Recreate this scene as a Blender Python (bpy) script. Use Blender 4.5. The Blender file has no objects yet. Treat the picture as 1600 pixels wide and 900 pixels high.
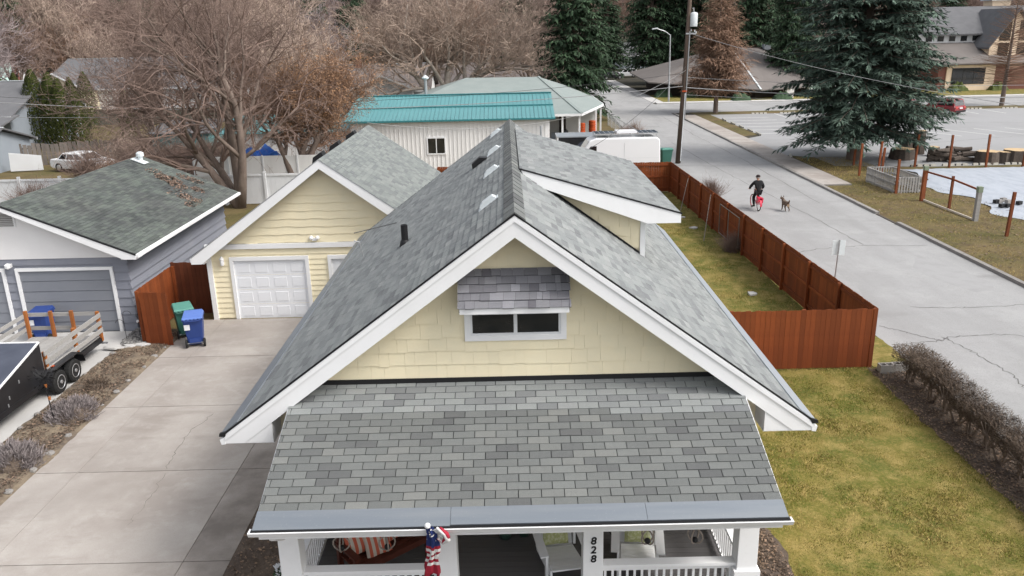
import bpy, bmesh, math, random
from mathutils import Vector, Matrix, noise as mnoise
R_ = math.radians
rnd = random.Random(7)
scene = bpy.context.scene
COL = scene.collection
# ---------------------------------------------------------------- camera
cam_d = bpy.data.cameras.new('camera'); cam = bpy.data.objects.new('camera', cam_d); COL.objects.link(cam)
F = Vector((0.0015851, 0.95265883, -0.30403725)); RT = Vector((0.99974397, -0.00837234, -0.02102141)); UP = Vector((0.02257174, 0.30392608, 0.95242819))
cam.matrix_world = Matrix(((RT.x, UP.x, -F.x, 0), (RT.y, UP.y, -F.y, 0), (RT.z, UP.z, -F.z, 9.5), (0, 0, 0, 1)))
cam_d.sensor_fit = 'HORIZONTAL'; cam_d.sensor_width = 36; cam_d.lens = 28.334
cam_d.clip_start = 0.1; cam_d.clip_end = 3000
scene.camera = cam
# ---------------------------------------------------------------- light
SUN_AZ, SUN_EL = 112.0, 48.0
w = bpy.data.worlds.new('World'); scene.world = w; w.use_nodes = True
wn = w.node_tree.nodes; wl = w.node_tree.links; bg = wn['Background']
sky = wn.new('ShaderNodeTexSky'); sky.sky_type = 'NISHITA'; sky.sun_disc = False
sky.sun_elevation = R_(SUN_EL); sky.sun_rotation = R_(SUN_AZ); sky.dust_density = 6.0; sky.air_density = 1.0; sky.ozone_density = 1.0; sky.altitude = 600
hs = wn.new('ShaderNodeHueSaturation'); hs.inputs['Saturation'].default_value = 0.28
wl.new(sky.outputs[0], hs.inputs['Color']); wl.new(hs.outputs[0], bg.inputs['Color'])
bg.inputs['Strength'].default_value = 0.15
sd = bpy.data.lights.new('sun', 'SUN'); sd.energy = 1.25; sd.angle = R_(18); sd.color = (1.0, 0.965, 0.92)
sun = bpy.data.objects.new('sun', sd); COL.objects.link(sun); sun.location = (30, -20, 40)
tosun = Vector((math.sin(R_(SUN_AZ)) * math.cos(R_(SUN_EL)), math.cos(R_(SUN_AZ)) * math.cos(R_(SUN_EL)), math.sin(R_(SUN_EL))))
sun.rotation_euler = tosun.to_track_quat('Z', 'Y').to_euler()
scene.view_settings.view_transform = 'Standard'; scene.view_settings.look = 'None'
scene.view_settings.exposure = 0.85; scene.view_settings.gamma = 1.0; scene.view_settings.use_curve_mapping = False
scene.render.engine = 'CYCLES'; scene.cycles.max_bounces = 5; scene.cycles.transparent_max_bounces = 6

# ---------------------------------------------------------------- helpers
def tag(o, label=None, cat=None, group=None, kind=None):
    if label: o['label'] = label
    if cat: o['category'] = cat
    if group: o['group'] = group
    if kind: o['kind'] = kind
    return o
ORG = {}
def org_of(p): return ORG.get(p.name, Vector((0, 0, 0))) if p else Vector((0, 0, 0))
def thing(name, label, cat, loc=(0, 0, 0), group=None):
    o = bpy.data.objects.new(name, None); COL.objects.link(o); o.location = loc; o.empty_display_size = .3
    ORG[o.name] = Vector(loc); return tag(o, label, cat, group)
def link_mesh(name, me, parent=None, loc=(0, 0, 0), rot=None, scale=None):
    o = bpy.data.objects.new(name, me); COL.objects.link(o); o.parent = parent
    if parent: ORG[o.name] = org_of(parent)
    o.location = Vector(loc) - org_of(parent) if parent and ORG.get(parent.name) is not None else Vector(loc)
    if rot: o.rotation_euler = rot
    if scale: o.scale = scale
    return o
def copy_tree(o, parent=None):
    c = o.copy(); COL.objects.link(c); c.parent = parent
    for ch in list(o.children): copy_tree(ch, c)
    return c
class MB:
    def __init__(s): s.v = []; s.f = []
    def face(s, pts):
        n = len(s.v); s.v += [tuple(p) for p in pts]; s.f.append(tuple(range(n, n + len(pts)))); return s
    def hexa(s, p, bottom=True):
        n = len(s.v); s.v += [tuple(q) for q in p]
        fs = [(4, 5, 6, 7), (0, 1, 5, 4), (1, 2, 6, 5), (2, 3, 7, 6), (3, 0, 4, 7)]
        if bottom: fs.append((3, 2, 1, 0))
        s.f += [tuple(n + i for i in f) for f in fs]; return s
    def box(s, x0, x1, y0, y1, z0, z1):
        return s.hexa([(x0, y0, z0), (x1, y0, z0), (x1, y1, z0), (x0, y1, z0), (x0, y0, z1), (x1, y0, z1), (x1, y1, z1), (x0, y1, z1)])
    def obox(s, c, a, b, d):
        c, a, b, d = Vector(c), Vector(a), Vector(b), Vector(d)
        return s.hexa([c - a - b - d, c + a - b - d, c + a + b - d, c - a + b - d, c - a - b + d, c + a - b + d, c + a + b + d, c - a + b + d])
    def beam(s, a, b, w, h, up=(0, 0, 1)):
        a, b = Vector(a), Vector(b); d = (b - a); L = d.length / 2; d.normalize(); u = Vector(up)
        if abs(d.dot(u)) > .98: u = Vector((0, 1, 0))
        sd_ = d.cross(u).normalized(); u = sd_.cross(d).normalized()
        return s.obox((a + b) / 2, d * L, sd_ * w / 2 * -1, u * h / 2)
    def prism(s, poly, d):
        n = len(s.v); k = len(poly); d = Vector(d)
        s.v += [tuple(p) for p in poly] + [tuple(Vector(p) + d) for p in poly]
        s.f.append(tuple(n + i for i in range(k))[::-1]); s.f.append(tuple(n + k + i for i in range(k)))
        for i in range(k):
            j = (i + 1) % k; s.f.append((n + i, n + j, n + k + j, n + k + i))
        return s
    def tube(s, a, b, r0, r1=None, n=8, cap=True):
        return s.path([a, b], [r0, r0 if r1 is None else r1], n, cap)
    def path(s, pts, rs, n=6, cap=True):
        pts = [Vector(p) for p in pts]
        if not isinstance(rs, (list, tuple)): rs = [rs] * len(pts)
        base = len(s.v); prev = None
        for i, p in enumerate(pts):
            d = (pts[min(i + 1, len(pts) - 1)] - pts[max(i - 1, 0)])
            if d.length < 1e-9: d = Vector((0, 0, 1))
            d.normalize()
            if prev is None:
                u = d.orthogonal().normalized()
            else:
                u = prev - d * prev.dot(d)
                u = u.normalized() if u.length > 1e-6 else d.orthogonal().normalized()
            prev = u; v = d.cross(u)
            for k in range(n):
                a = 2 * math.pi * k / n
                s.v.append(tuple(p + (u * math.cos(a) + v * math.sin(a)) * rs[i]))
        for i in range(len(pts) - 1):
            for k in range(n):
                k2 = (k + 1) % n
                s.f.append((base + i * n + k, base + i * n + k2, base + (i + 1) * n + k2, base + (i + 1) * n + k))
        if cap:
            s.f.append(tuple(base + k for k in range(n))[::-1]); e = base + (len(pts) - 1) * n
            s.f.append(tuple(e + k for k in range(n)))
        return s
    def lathe(s, prof, c=(0, 0, 0), n=16, ax='z'):
        base = len(s.v); c = Vector(c)
        for r, h in prof:
            for k in range(n):
                a = 2 * math.pi * k / n; q = (r * math.cos(a), r * math.sin(a), h)
                if ax == 'x': q = (h, q[0], q[1])
                if ax == 'y': q = (q[0], h, q[1])
                s.v.append(tuple(c + Vector(q)))
        m = len(prof)
        for i in range(m - 1):
            for k in range(n):
                k2 = (k + 1) % n
                s.f.append((base + i * n + k, base + i * n + k2, base + (i + 1) * n + k2, base + (i + 1) * n + k))
        s.f.append(tuple(base + k for k in range(n))[::-1]); s.f.append(tuple(base + (m - 1) * n + k for k in range(n)))
        return s
    def ball(s, c, r, n=8, m=6, sq=(1, 1, 1)):
        return s.lathe([(max(1e-3, r * math.sin(math.pi * i / m)) * 1.0, -r * math.cos(math.pi * i / m) * sq[2]) for i in range(m + 1)], c, n)
    def mesh(s, name, m, org=Vector((0, 0, 0)), smooth=False):
        me = bpy.data.meshes.new(name)
        o = Vector(org)
        me.from_pydata([(a - o.x, b - o.y, c - o.z) for a, b, c in s.v], [], s.f)
        if m: me.materials.append(m)
        if smooth:
            for p in me.polygons: p.use_smooth = True
        return me
    def build(s, name, m, parent=None, smooth=False, org=None):
        o0 = Vector(org) if org is not None else org_of(parent)
        ob = bpy.data.objects.new(name, s.mesh(name, m, o0, smooth)); COL.objects.link(ob); ob.parent = parent
        if parent: ORG[ob.name] = org_of(parent)
        elif org is not None: ob.location = o0; ORG[ob.name] = o0
        return ob
def bevel(o, w=.01, seg=2):
    m = o.modifiers.new('bevel', 'BEVEL'); m.width = w; m.segments = seg; m.limit_method = 'ANGLE'; return o
# ---------------------------------------------------------------- materials
def lin(h):
    h = h.lstrip('#'); r = [int(h[i:i + 2], 16) / 255 for i in (0, 2, 4)]
    return tuple(c / 12.92 if c <= .04045 else ((c + .055) / 1.055) ** 2.4 for c in r)
def M(name, col, rough=.7, layers=(), rand=0., rmode='obj', bump=0., bscale=80., spec=.3, metal=0., coord='Object', rcol=None, wave=None, trans=0.):
    m = bpy.data.materials.new(name); m.use_nodes = True; nt = m.node_tree; N = nt.nodes; L = nt.links
    b = N['Principled BSDF']; b.inputs['Roughness'].default_value = rough; b.inputs['Metallic'].default_value = metal
    b.inputs['Specular IOR Level'].default_value = spec
    tc = N.new('ShaderNodeTexCoord'); co = tc.outputs[coord]
    rgb = N.new('ShaderNodeRGB'); rgb.outputs[0].default_value = (*col, 1); cur = rgb.outputs[0]
    def mix(fac, a, bcol, mode='MIX'):
        x = N.new('ShaderNodeMix'); x.data_type = 'RGBA'; x.blend_type = mode
        if isinstance(fac, (int, float)): x.inputs[0].default_value = fac
        else: L.new(fac, x.inputs[0])
        L.new(a, x.inputs[6])
        if isinstance(bcol, tuple): x.inputs[7].default_value = (*bcol, 1)
        else: L.new(bcol, x.inputs[7])
        return x.outputs[2]
    for i, ly in enumerate(layers):
        sc, lo, hi, c2, st = ly[:5]; stretch = ly[5] if len(ly) > 5 else (1, 1, 1)
        mp = N.new('ShaderNodeMapping'); mp.inputs['Scale'].default_value = stretch; mp.inputs['Location'].default_value = (i * 3.7, i * 1.3, i * 2.1); L.new(co, mp.inputs[0])
        nz = N.new('ShaderNodeTexNoise'); nz.inputs['Scale'].default_value = sc; nz.inputs['Detail'].default_value = 6; nz.inputs['Roughness'].default_value = .6; L.new(mp.outputs[0], nz.inputs['Vector'])
        mr = N.new('ShaderNodeMapRange'); mr.inputs[1].default_value = lo; mr.inputs[2].default_value = hi; L.new(nz.outputs[0], mr.inputs[0])
        mu = N.new('ShaderNodeMath'); mu.operation = 'MULTIPLY'; mu.inputs[1].default_value = st; L.new(mr.outputs[0], mu.inputs[0])
        cur = mix(mu.outputs[0], cur, c2)
    if rand or rcol:
        if rmode == 'obj': n = N.new('ShaderNodeObjectInfo'); src = n.outputs['Random']
        else: n = N.new('ShaderNodeNewGeometry'); src = n.outputs['Random Per Island']
        if rcol:
            ra = N.new('ShaderNodeValToRGB'); ra.color_ramp.interpolation = 'CONSTANT' if rmode == 'x' else 'LINEAR'
            e = ra.color_ramp.elements; e[0].position = 0; e[0].color = (*rcol[0], 1); e[1].position = 1; e[1].color = (*rcol[-1], 1)
            for k, c in enumerate(rcol[1:-1]): q = e.new((k + 1) / (len(rcol) - 1)); q.color = (*c, 1)
            L.new(src, ra.inputs[0]); cur = mix(1.0, cur, ra.outputs[0], 'MULTIPLY')
        if rand:
            mr = N.new('ShaderNodeMapRange'); mr.inputs[3].default_value = 1 - rand; mr.inputs[4].default_value = 1 + rand; L.new(src, mr.inputs[0])
            cc = N.new('ShaderNodeCombineColor'); [L.new(mr.outputs[0], cc.inputs[k]) for k in range(3)]
            cur = mix(1.0, cur, cc.outputs[0], 'MULTIPLY')
    L.new(cur, b.inputs['Base Color'])
    if bump:
        nz = N.new('ShaderNodeTexNoise'); nz.inputs['Scale'].default_value = bscale; nz.inputs['Detail'].default_value = 4; L.new(co, nz.inputs['Vector'])
        bp = N.new('ShaderNodeBump'); bp.inputs['Strength'].default_value = bump; bp.inputs['Distance'].default_value = .02; L.new(nz.outputs[0], bp.inputs['Height']); L.new(bp.outputs[0], b.inputs['Normal'])
    if trans: b.inputs['Transmission Weight'].default_value = trans
    return m
WHITE = M('white_paint', (.80, .80, .80), .5, [(1.2, .45, .75, (.70, .70, .69), .5), (14, .55, .8, (.66, .65, .63), .25)])
WHITE2 = M('white_vinyl', (.70, .71, .72), .45, [(.8, .4, .8, (.6, .6, .6), .5)])
CREAM = M('cream_shake', (.84, .745, .525), .75, [(3, .4, .75, (0.7548, 0.6949, 0.5085), .5), (40, .45, .8, (0.7140, 0.6583, 0.4972), .35, (6, 6, .4))], rand=.022, bump=.15, bscale=120)
CREAMB = M('cream_lap', (.84, .75, .535), .7, [(2, .4, .8, (0.7548, 0.6949, 0.4950), .5)], rand=.03)
GREYSH = M('grey_shingle', (0.1347, 0.1391, 0.1363), .95, [(260, .40, .72, (0.2695, 0.2741, 0.2634), .75), (190, .5, .8, (0.0370, 0.0401, 0.0395), .6), (.6, .4, .7, (0.1617, 0.1639, 0.1580), .4)], rcol=[(.66, .66, .68), (.9, .92, .92), (1.08, 1.1, 1.09), (.82, .84, .84), (1.2, 1.2, 1.17)], bump=.5, bscale=220)
GREYSHI = M('grey_shingle_field', (0.1906, 0.1987, 0.1983), .95, [(200, .40, .72, (0.3611, 0.3711, 0.3638), .7), (150, .5, .8, (0.0602, 0.0622, 0.0648), .6), (.35, .4, .7, (0.2508, 0.2608, 0.2592), .5)], rmode='isl', rcol=[(.7, .7, .72), (.95, .97, .97), (1.1, 1.12, 1.1), (.85, .86, .87), (1.22, 1.22, 1.2)], bump=.5, bscale=200)
GARSH = M('pale_grey_shingle', (0.1620, 0.1740, 0.1710), .95, [(120, .4, .75, (0.2520, 0.2640, 0.2580), .5), (.5, .4, .7, (0.1800, 0.1920, 0.1860), .5)], rmode='isl', rcol=[(.8, .8, .82), (1.0, 1.02, 1.0), (1.16, 1.16, 1.13)], bump=.3, bscale=150)
AWNSH = M('purple_grey_shingle', (0.1845, 0.1845, 0.1956), .95, [(230, .4, .72, (0.3247, 0.3247, 0.3395), .7), (170, .5, .8, (0.0517, 0.0517, 0.0590), .5)], rcol=[(.55, .53, .56), (1.0, 1.0, 1.02), (.75, .74, .76), (1.4, 1.4, 1.42), (.9, .9, .9)], bump=.5, bscale=220)
GREENSH = M('green_shingle', (0.0858, 0.0980, 0.0904), .95, [(90, .4, .75, (0.1561, 0.1647, 0.1557), .6), (.55, .42, .62, (0.0585, 0.0602, 0.0622), .75), (.3, .45, .7, (0.1268, 0.1286, 0.1205), .5)], rmode='isl', rcol=[(.72, .74, .72), (1.0, 1.0, 1.0), (1.2, 1.25, 1.15)], bump=.4, bscale=120)
DECK = M('roof_deck', (.03, .03, .032), .9)
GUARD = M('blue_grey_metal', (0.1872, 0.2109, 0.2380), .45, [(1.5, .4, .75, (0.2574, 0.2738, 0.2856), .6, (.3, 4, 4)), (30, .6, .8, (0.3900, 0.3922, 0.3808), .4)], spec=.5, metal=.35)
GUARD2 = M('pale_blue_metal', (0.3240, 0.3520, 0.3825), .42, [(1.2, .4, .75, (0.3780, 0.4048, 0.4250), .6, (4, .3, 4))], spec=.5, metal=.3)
BLACK = M('black', (.014, .014, .015), .55)
BLACKG = M('black_gloss', (.012, .012, .014), .3, [(2, .4, .8, (.03, .03, .035), .6)], spec=.5)
CHAR = M('charcoal_vinyl', (.055, .062, .085), .6, [(1.5, .4, .75, (.09, .10, .13), .6)])
GLASS = M('dark_glass', (.012, .014, .016), .06, [(2.0, .45, .7, (.05, .045, .04), .6)], spec=.9)
GALV = M('galvanized', (.45, .46, .47), .4, [(20, .4, .7, (.3, .31, .32), .5)], metal=.6)
CHROME = M('alloy', (.6, .6, .62), .3, metal=.7)
RUBBER = M('tyre_rubber', (.018, .018, .018), .85)
CEDAR = M('red_brown_stain', (0.1837, 0.0425, 0.0106), .75, [(6, .35, .75, (0.1113, 0.0242, 0.0061), .7, (6, 6, .25)), (1.0, .45, .75, (0.2615, 0.0727, 0.0182), .55), (18, .55, .8, (0.0668, 0.0182, 0.0061), .4, (3, 3, .2))], rand=.2, bump=.2, bscale=40)
CEDARD = M('dark_red_brown_stain', (.10, .028, .012), .75, [(6, .35, .75, (.07, .018, .007), .7, (6, 6, .25)), (1.0, .45, .75, (.15, .045, .018), .5)], rand=.15, bump=.2, bscale=40)
ORWOOD = M('orange_stained_wood', (.33, .115, .03), .6, [(5, .35, .7, (.22, .07, .02), .7, (5, 5, .4))], rand=.15)
POSTW = M('orange_brown_post', (.21, .062, .022), .8, [(5, .35, .7, (.12, .035, .014), .7, (5, 5, .4))], rand=.2)
GREYWOOD = M('weathered_board', (.34, .33, .315), .8, [(4, .35, .7, (.22, .21, .2), .7, (.4, 6, 6)), (25, .5, .8, (.45, .44, .42), .5, (.3, 4, 4))], rand=.12)
OLDWOOD = M('old_cedar', (.20, .175, .155), .85, [(5, .35, .7, (.10, .088, .078), .7, (6, 6, .3))], rand=.25)
GREYSIDE = M('grey_blue_siding', (.215, .225, .262), .75, [(1.3, .4, .75, (.26, .27, .30), .6), (12, .58, .78, (.14, .145, .16), .5, (.5, 1, 3))], rand=.05, bump=.1, bscale=30)
GREYDOOR = M('grey_garage_door', (.20, .21, .235), .6, [(1.0, .4, .75, (.235, .245, .265), .6)], rand=.04)
PINK = M('pale_stucco', (0.7722, 0.7546, 0.7429), .85, [(1.3, .4, .75, (0.7020, 0.6844, 0.6727), .6), (30, .5, .8, (0.6435, 0.6318, 0.6201), .4, (3, 3, .5))])
TEAL = M('teal_roof_metal', (0.0873, 0.2429, 0.2550), .45, [(.5, .4, .75, (0.1138, 0.2793, 0.2915), .6), (3, .5, .8, (0.0759, 0.2186, 0.2247), .4, (1, 6, 6))], spec=.5)
TEALD = M('teal_trim', (0.0420, 0.1890, 0.2030), .45)
WMETAL = M('white_wall_metal', (0.7910, 0.7797, 0.7627), .5, [(.6, .4, .75, (0.7006, 0.6893, 0.6667), .5, (4, 1, .4))], rand=.03)
BLUEP = M('blue_bin_plastic', (.022, .05, .20), .5, [(3, .4, .75, (.03, .065, .25), .5)], spec=.4)
BLUEL = M('blue_bin_lid', (.10, .18, .48), .5, [(4, .4, .75, (.07, .14, .40), .6)], spec=.4)
GREENP = M('green_bin_plastic', (.03, .11, .085), .5, [(3, .4, .75, (.045, .15, .12), .5)], spec=.4)
GREENL = M('green_bin_lid', (.09, .26, .21), .5, [(4, .4, .75, (.06, .2, .16), .6)], spec=.4)
FLOORM = M('grey_porch_boards', (.105, .10, .10), .6, [(3, .4, .75, (.13, .125, .125), .6, (.3, 6, 1))], rand=.08)
BENCHW = M('mahogany_bench', (.095, .026, .016), .5, [(4, .4, .7, (.055, .014, .009), .6)], rand=.15)
ROPE = M('driftwood_rope', (0.2940, 0.2520, 0.2170), .9, [(40, .4, .7, (0.1890, 0.1540, 0.1330), .6)])
VAN = M('van_white', (.78, .78, .79), .25, [(.7, .4, .8, (.72, .72, .73), .4)], spec=.6)
RED = M('car_red', (.20, .008, .014), .25, spec=.7)
REDBIKE = M('bike_red', (.62, .03, .07), .35, spec=.5)
SKIN = M('skin', (.50, .29, .21), .6)
CLOTH = M('black_cloth', (0.0084, 0.0090, 0.0102), .85, [(9, .4, .7, (0.0144, 0.0150, 0.0168), .6)])
ORANGE = M('barrel_orange', (.46, .075, .015), .6, [(5, .4, .7, (.36, .05, .012), .6)])
BARK = M('grey_brown_bark', (.175, .135, .112), .95, [(6, .4, .7, (.10, .075, .06), .7, (1, 1, .35)), (2, .5, .75, (.26, .21, .175), .6)], bump=.5, bscale=25)
BARKP = M('pale_bark', (.36, .31, .265), .95, [(4, .4, .7, (.20, .165, .14), .7), (1.5, .5, .75, (.46, .42, .37), .5)])
TWIG = M('brown_twigs', (0.2295, 0.1625, 0.1332), .95, [(.5, .35, .7, (0.1600, 0.1159, 0.1014), .7)])
TWIGP = M('tan_twigs', (0.3689, 0.2847, 0.2276), .95, [(.4, .35, .7, (0.2596, 0.1944, 0.1565), .7)])
TWIGG = M('grey_lilac_twigs', (0.3367, 0.2780, 0.2701), .95, [(.4, .35, .7, (0.2385, 0.1996, 0.1971), .7)])
TWIGR = M('russet_twigs', (0.2751, 0.1705, 0.1146), .95, [(.5, .35, .7, (0.1879, 0.1228, 0.0866), .7)])
LEAFB = M('dry_brown_leaves', (.25, .15, .09), .9, rmode='isl', rcol=[(.6, .55, .5), (1, 1, 1), (1.35, 1.25, 1.1)])
SPRUCE = M('spruce_needles', (0.0617, 0.0952, 0.0715), .8, [(.6, .4, .7, (0.0975, 0.1382, 0.1100), .6)], rmode='isl', rcol=[(.55, .55, .55), (1, 1, 1), (1.7, 1.65, 1.6)])
SPRUCEG = M('dark_green_needles', (0.0299, 0.0560, 0.0286), .8, [(.5, .4, .7, (0.0460, 0.0784, 0.0385), .6)], rmode='isl', rcol=[(.5, .5, .5), (1, 1, 1), (1.6, 1.6, 1.5)])
ARBM = M('olive_foliage', (.068, .085, .022), .85, [(1.2, .4, .7, (.045, .06, .018), .6)], rmode='isl', rcol=[(.5, .5, .5), (1, 1, 1), (1.6, 1.5, 1.3)])
LAVM = M('lavender_stems', (0.1995, 0.1764, 0.1702), .9, rmode='isl', rcol=[(.55, .52, .55), (1, 1, 1), (1.55, 1.5, 1.55)])
HEDGEM = M('hedge_twigs', (0.1106, 0.0839, 0.0632), .95, rmode='isl', rcol=[(.5, .5, .5), (1, 1, 1), (1.5, 1.4, 1.35)])
CONC = M('driveway_concrete', (0.3717, 0.3398, 0.3092), .85, [(.55, .40, .64, (0.2832, 0.2502, 0.2242), .8), (3.0, .5, .75, (0.4484, 0.4189, 0.3894), .5), (55, .5, .75, (0.2360, 0.2124, 0.1947), .45), (1.3, .54, .72, (0.2242, 0.1947, 0.1711), .5, (.5, 1.6, 1)), (.22, .5, .66, (.24, .212, .19), .6)], rand=.035, bump=.15, bscale=150)
CONCD = M('damp_concrete', (0.3478, 0.3129, 0.2834), .8, [(.45, .42, .62, (0.1609, 0.1391, 0.1223), .85), (3.0, .5, .75, (0.3349, 0.3026, 0.2769), .5), (55, .5, .75, (0.1546, 0.1352, 0.1223), .45)], rand=.05, bump=.15, bscale=150)
CONCL = M('pale_concrete', (0.4840, 0.4730, 0.4565), .85, [(.6, .4, .7, (0.3960, 0.3850, 0.3685), .6), (40, .5, .8, (0.3300, 0.3190, 0.3080), .4)], bump=.1, bscale=120)
CURB = M('curb_concrete', (.27, .255, .24), .9, [(2, .4, .7, (.18, .165, .15), .7), (30, .5, .75, (.33, .32, .3), .5)], rand=.12, bump=.3, bscale=60)
ROADM = M('aged_asphalt', (0.3087, 0.3069, 0.3040), .9, [(.16, .42, .60, (0.2517, 0.2489, 0.2451), .8, (2.6, .35, 1)), (.5, .5, .68, (0.3515, 0.3496, 0.3439), .6), (2.2, .5, .72, (0.2565, 0.2527, 0.2470), .5), (25, .48, .7, (0.1995, 0.1976, 0.1947), .45), (90, .5, .72, (0.4085, 0.4085, 0.4037), .5), (.28, .60, .72, (0.2090, 0.2042, 0.1995), .6, (.5, 1.5, 1))], bump=.3, bscale=160)
LOTM = M('parking_asphalt', (0.2910, 0.2910, 0.2929), .9, [(.08, .42, .62, (0.2522, 0.2522, 0.2522), .8), (.9, .5, .75, (0.3250, 0.3250, 0.3250), .5), (50, .5, .75, (0.2134, 0.2134, 0.2134), .4)])
CRACK = M('crack_dark', (.13, .125, .12), .95)
CRACKC = M('joint_dark', (.075, .062, .052), .95)
LINEP = M('worn_white_line', (.60, .60, .58), .8, [(3, .5, .68, (.36, .36, .36), .7)])
GRASSF = M('patchy_lawn', (0.1038, 0.1049, 0.0154), .95, [(.6, .42, .60, (0.2183, 0.1653, 0.0462), .8), (2.4, .47, .64, (0.2950, 0.2223, 0.0770), .8), (1.5, .50, .66, (0.0684, 0.0889, 0.0110), .8), (14, .48, .68, (0.2832, 0.2109, 0.0715), .6), (30, .5, .7, (0.0531, 0.0627, 0.0110), .6)], bump=.6, bscale=40)
GBLADE = M('green_blades', (0.1239, 0.1357, 0.0189), .9, [(1.2, .45, .65, (0.2006, 0.1770, 0.0413), .8)], rmode='isl', rcol=[(.5, .5, .5), (1, 1, 1), (1.6, 1.5, 1.3)])
STRAW = M('straw_blades', (0.3538, 0.2745, 0.1037), .9, rmode='isl', rcol=[(.55, .5, .45), (1, 1, 1), (1.5, 1.45, 1.35)])
GRASSB = M('dry_verge', (0.1292, 0.0960, 0.0413), .95, [(.35, .42, .6, (0.0680, 0.0672, 0.0138), .75), (1.2, .48, .68, (0.0782, 0.0525, 0.0303), .7), (6, .5, .7, (0.1700, 0.1248, 0.0578), .6)])
SOIL = M('mulch_soil', (0.0840, 0.0624, 0.0496), .95, [(1.4, .42, .65, (0.1360, 0.1040, 0.0784), .7), (12, .45, .7, (0.0480, 0.0352, 0.0288), .7), (40, .5, .75, (0.1840, 0.1440, 0.1120), .5)], bump=.8, bscale=18)
SOILS = M('dry_grass_soil', (0.1857, 0.1466, 0.1053), .95, [(1.1, .42, .62, (0.0978, 0.0762, 0.0622), .8), (9, .45, .7, (0.2737, 0.2200, 0.1505), .6), (40, .5, .75, (0.0684, 0.0537, 0.0451), .5)], bump=.8, bscale=18)
FARM = M('hill_ground', (0.0432, 0.0371, 0.0255), .95, [(.03, .42, .62, (0.0262, 0.0297, 0.0132), .8), (.2, .45, .7, (0.0563, 0.0475, 0.0338), .7)])
MULCH = M('mulch_bits', (0.1360, 0.1000, 0.0760), .95, rmode='isl', rcol=[(.35, .33, .32), (1, 1, 1), (2.0, 1.85, 1.7)])
TARP = M('silvery_tarp', (0.3600, 0.3888, 0.4320), .55, [(.9, .45, .65, (0.2736, 0.3024, 0.3456), .7, (2.5, .6, 1)), (5, .5, .75, (0.4320, 0.4464, 0.4680), .6)], bump=.6, bscale=4)
BLUETARP = M('blue_tarp', (.03, .13, .50), .6, [(3, .4, .7, (.10, .26, .65), .6)])
ROOFBR = M('brown_roof', (.135, .115, .108), .95, [(1.0, .4, .7, (.17, .15, .14), .6), (30, .45, .7, (.09, .078, .072), .5)])
ROOFGR = M('charcoal_grey_roof', (.125, .125, .130), .95, [(1.0, .4, .7, (.165, .165, .17), .6), (30, .45, .7, (.085, .085, .09), .5)])
ROOFTP = M('taupe_roof', (.155, .138, .128), .95, [(.6, .4, .7, (.19, .172, .16), .6), (20, .45, .7, (.11, .1, .095), .5)])
ROOFGN = M('grey_green_roof', (.235, .27, .26), .95, [(.8, .4, .7, (.29, .32, .305), .6), (25, .45, .7, (.17, .2, .19), .5)])
WALLW = M('white_wall', (.66, .66, .65), .8, [(1, .4, .75, (.58, .58, .57), .6)])
WALLT = M('tan_wall', (0.7840, 0.6160, 0.4480), .8, [(1, .4, .75, (0.7000, 0.5460, 0.3920), .6)])
WALLB = M('blue_grey_wall', (.28, .31, .345), .8, [(1, .4, .75, (.24, .27, .3), .6)])
WALLD = M('dark_brown_wall', (.055, .042, .036), .85)
BRICKM = M('red_brick', (0.2125, 0.0938, 0.0725), .85, rand=.2, rmode='isl')
STUMP = M('cut_log_face', (.52, .38, .22), .9, [(6, .4, .7, (.40, .28, .16), .6)])
STUMPB = M('log_bark', (.10, .08, .066), .95, [(6, .4, .7, (.05, .042, .036), .7)], bump=.6, bscale=20)
POLEM = M('creosote_pole', (.105, .075, .058), .9, [(4, .4, .7, (.06, .042, .034), .7, (5, 5, .2))])
WIREM = M('wire_grey', (.30, .30, .30), .6)
WIREB = M('wire_black', (.05, .05, .05), .6)
FLAGR = M('flag_red', (.33, .02, .04), .8)
FLAGB = M('flag_blue', (.02, .035, .14), .8)
FLAGW = M('flag_white', (.72, .70, .68), .8)
CUSHO = M('cushion_coral', (.55, .13, .075), .9)
CUSHC = M('cushion_cream', (.58, .52, .44), .9)
CUSHG = M('cushion_green', (.42, .44, .20), .9, [(22, .45, .6, (.62, .62, .42), .8)])
TERRA = M('green_glaze_pot', (.04, .085, .06), .3, spec=.6)
LIME = M('lime_green', (.13, .75, .03), .5)
DOGM = M('dog_fur', (.085, .06, .045), .9, [(5, .45, .6, (.20, .15, .11), .7)])
SOLAR = M('solar_cell', (.03, .04, .06), .25, spec=.7)
PATCHM = M('asphalt_patch', (0.2970, 0.2948, 0.2926), .9, [(1.5, .45, .7, (0.2475, 0.2442, 0.2420), .7), (60, .5, .72, (0.3740, 0.3740, 0.3685), .5)])
STEPW = M('wheelstop_mix', (.40, .38, .33), .9)
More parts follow.
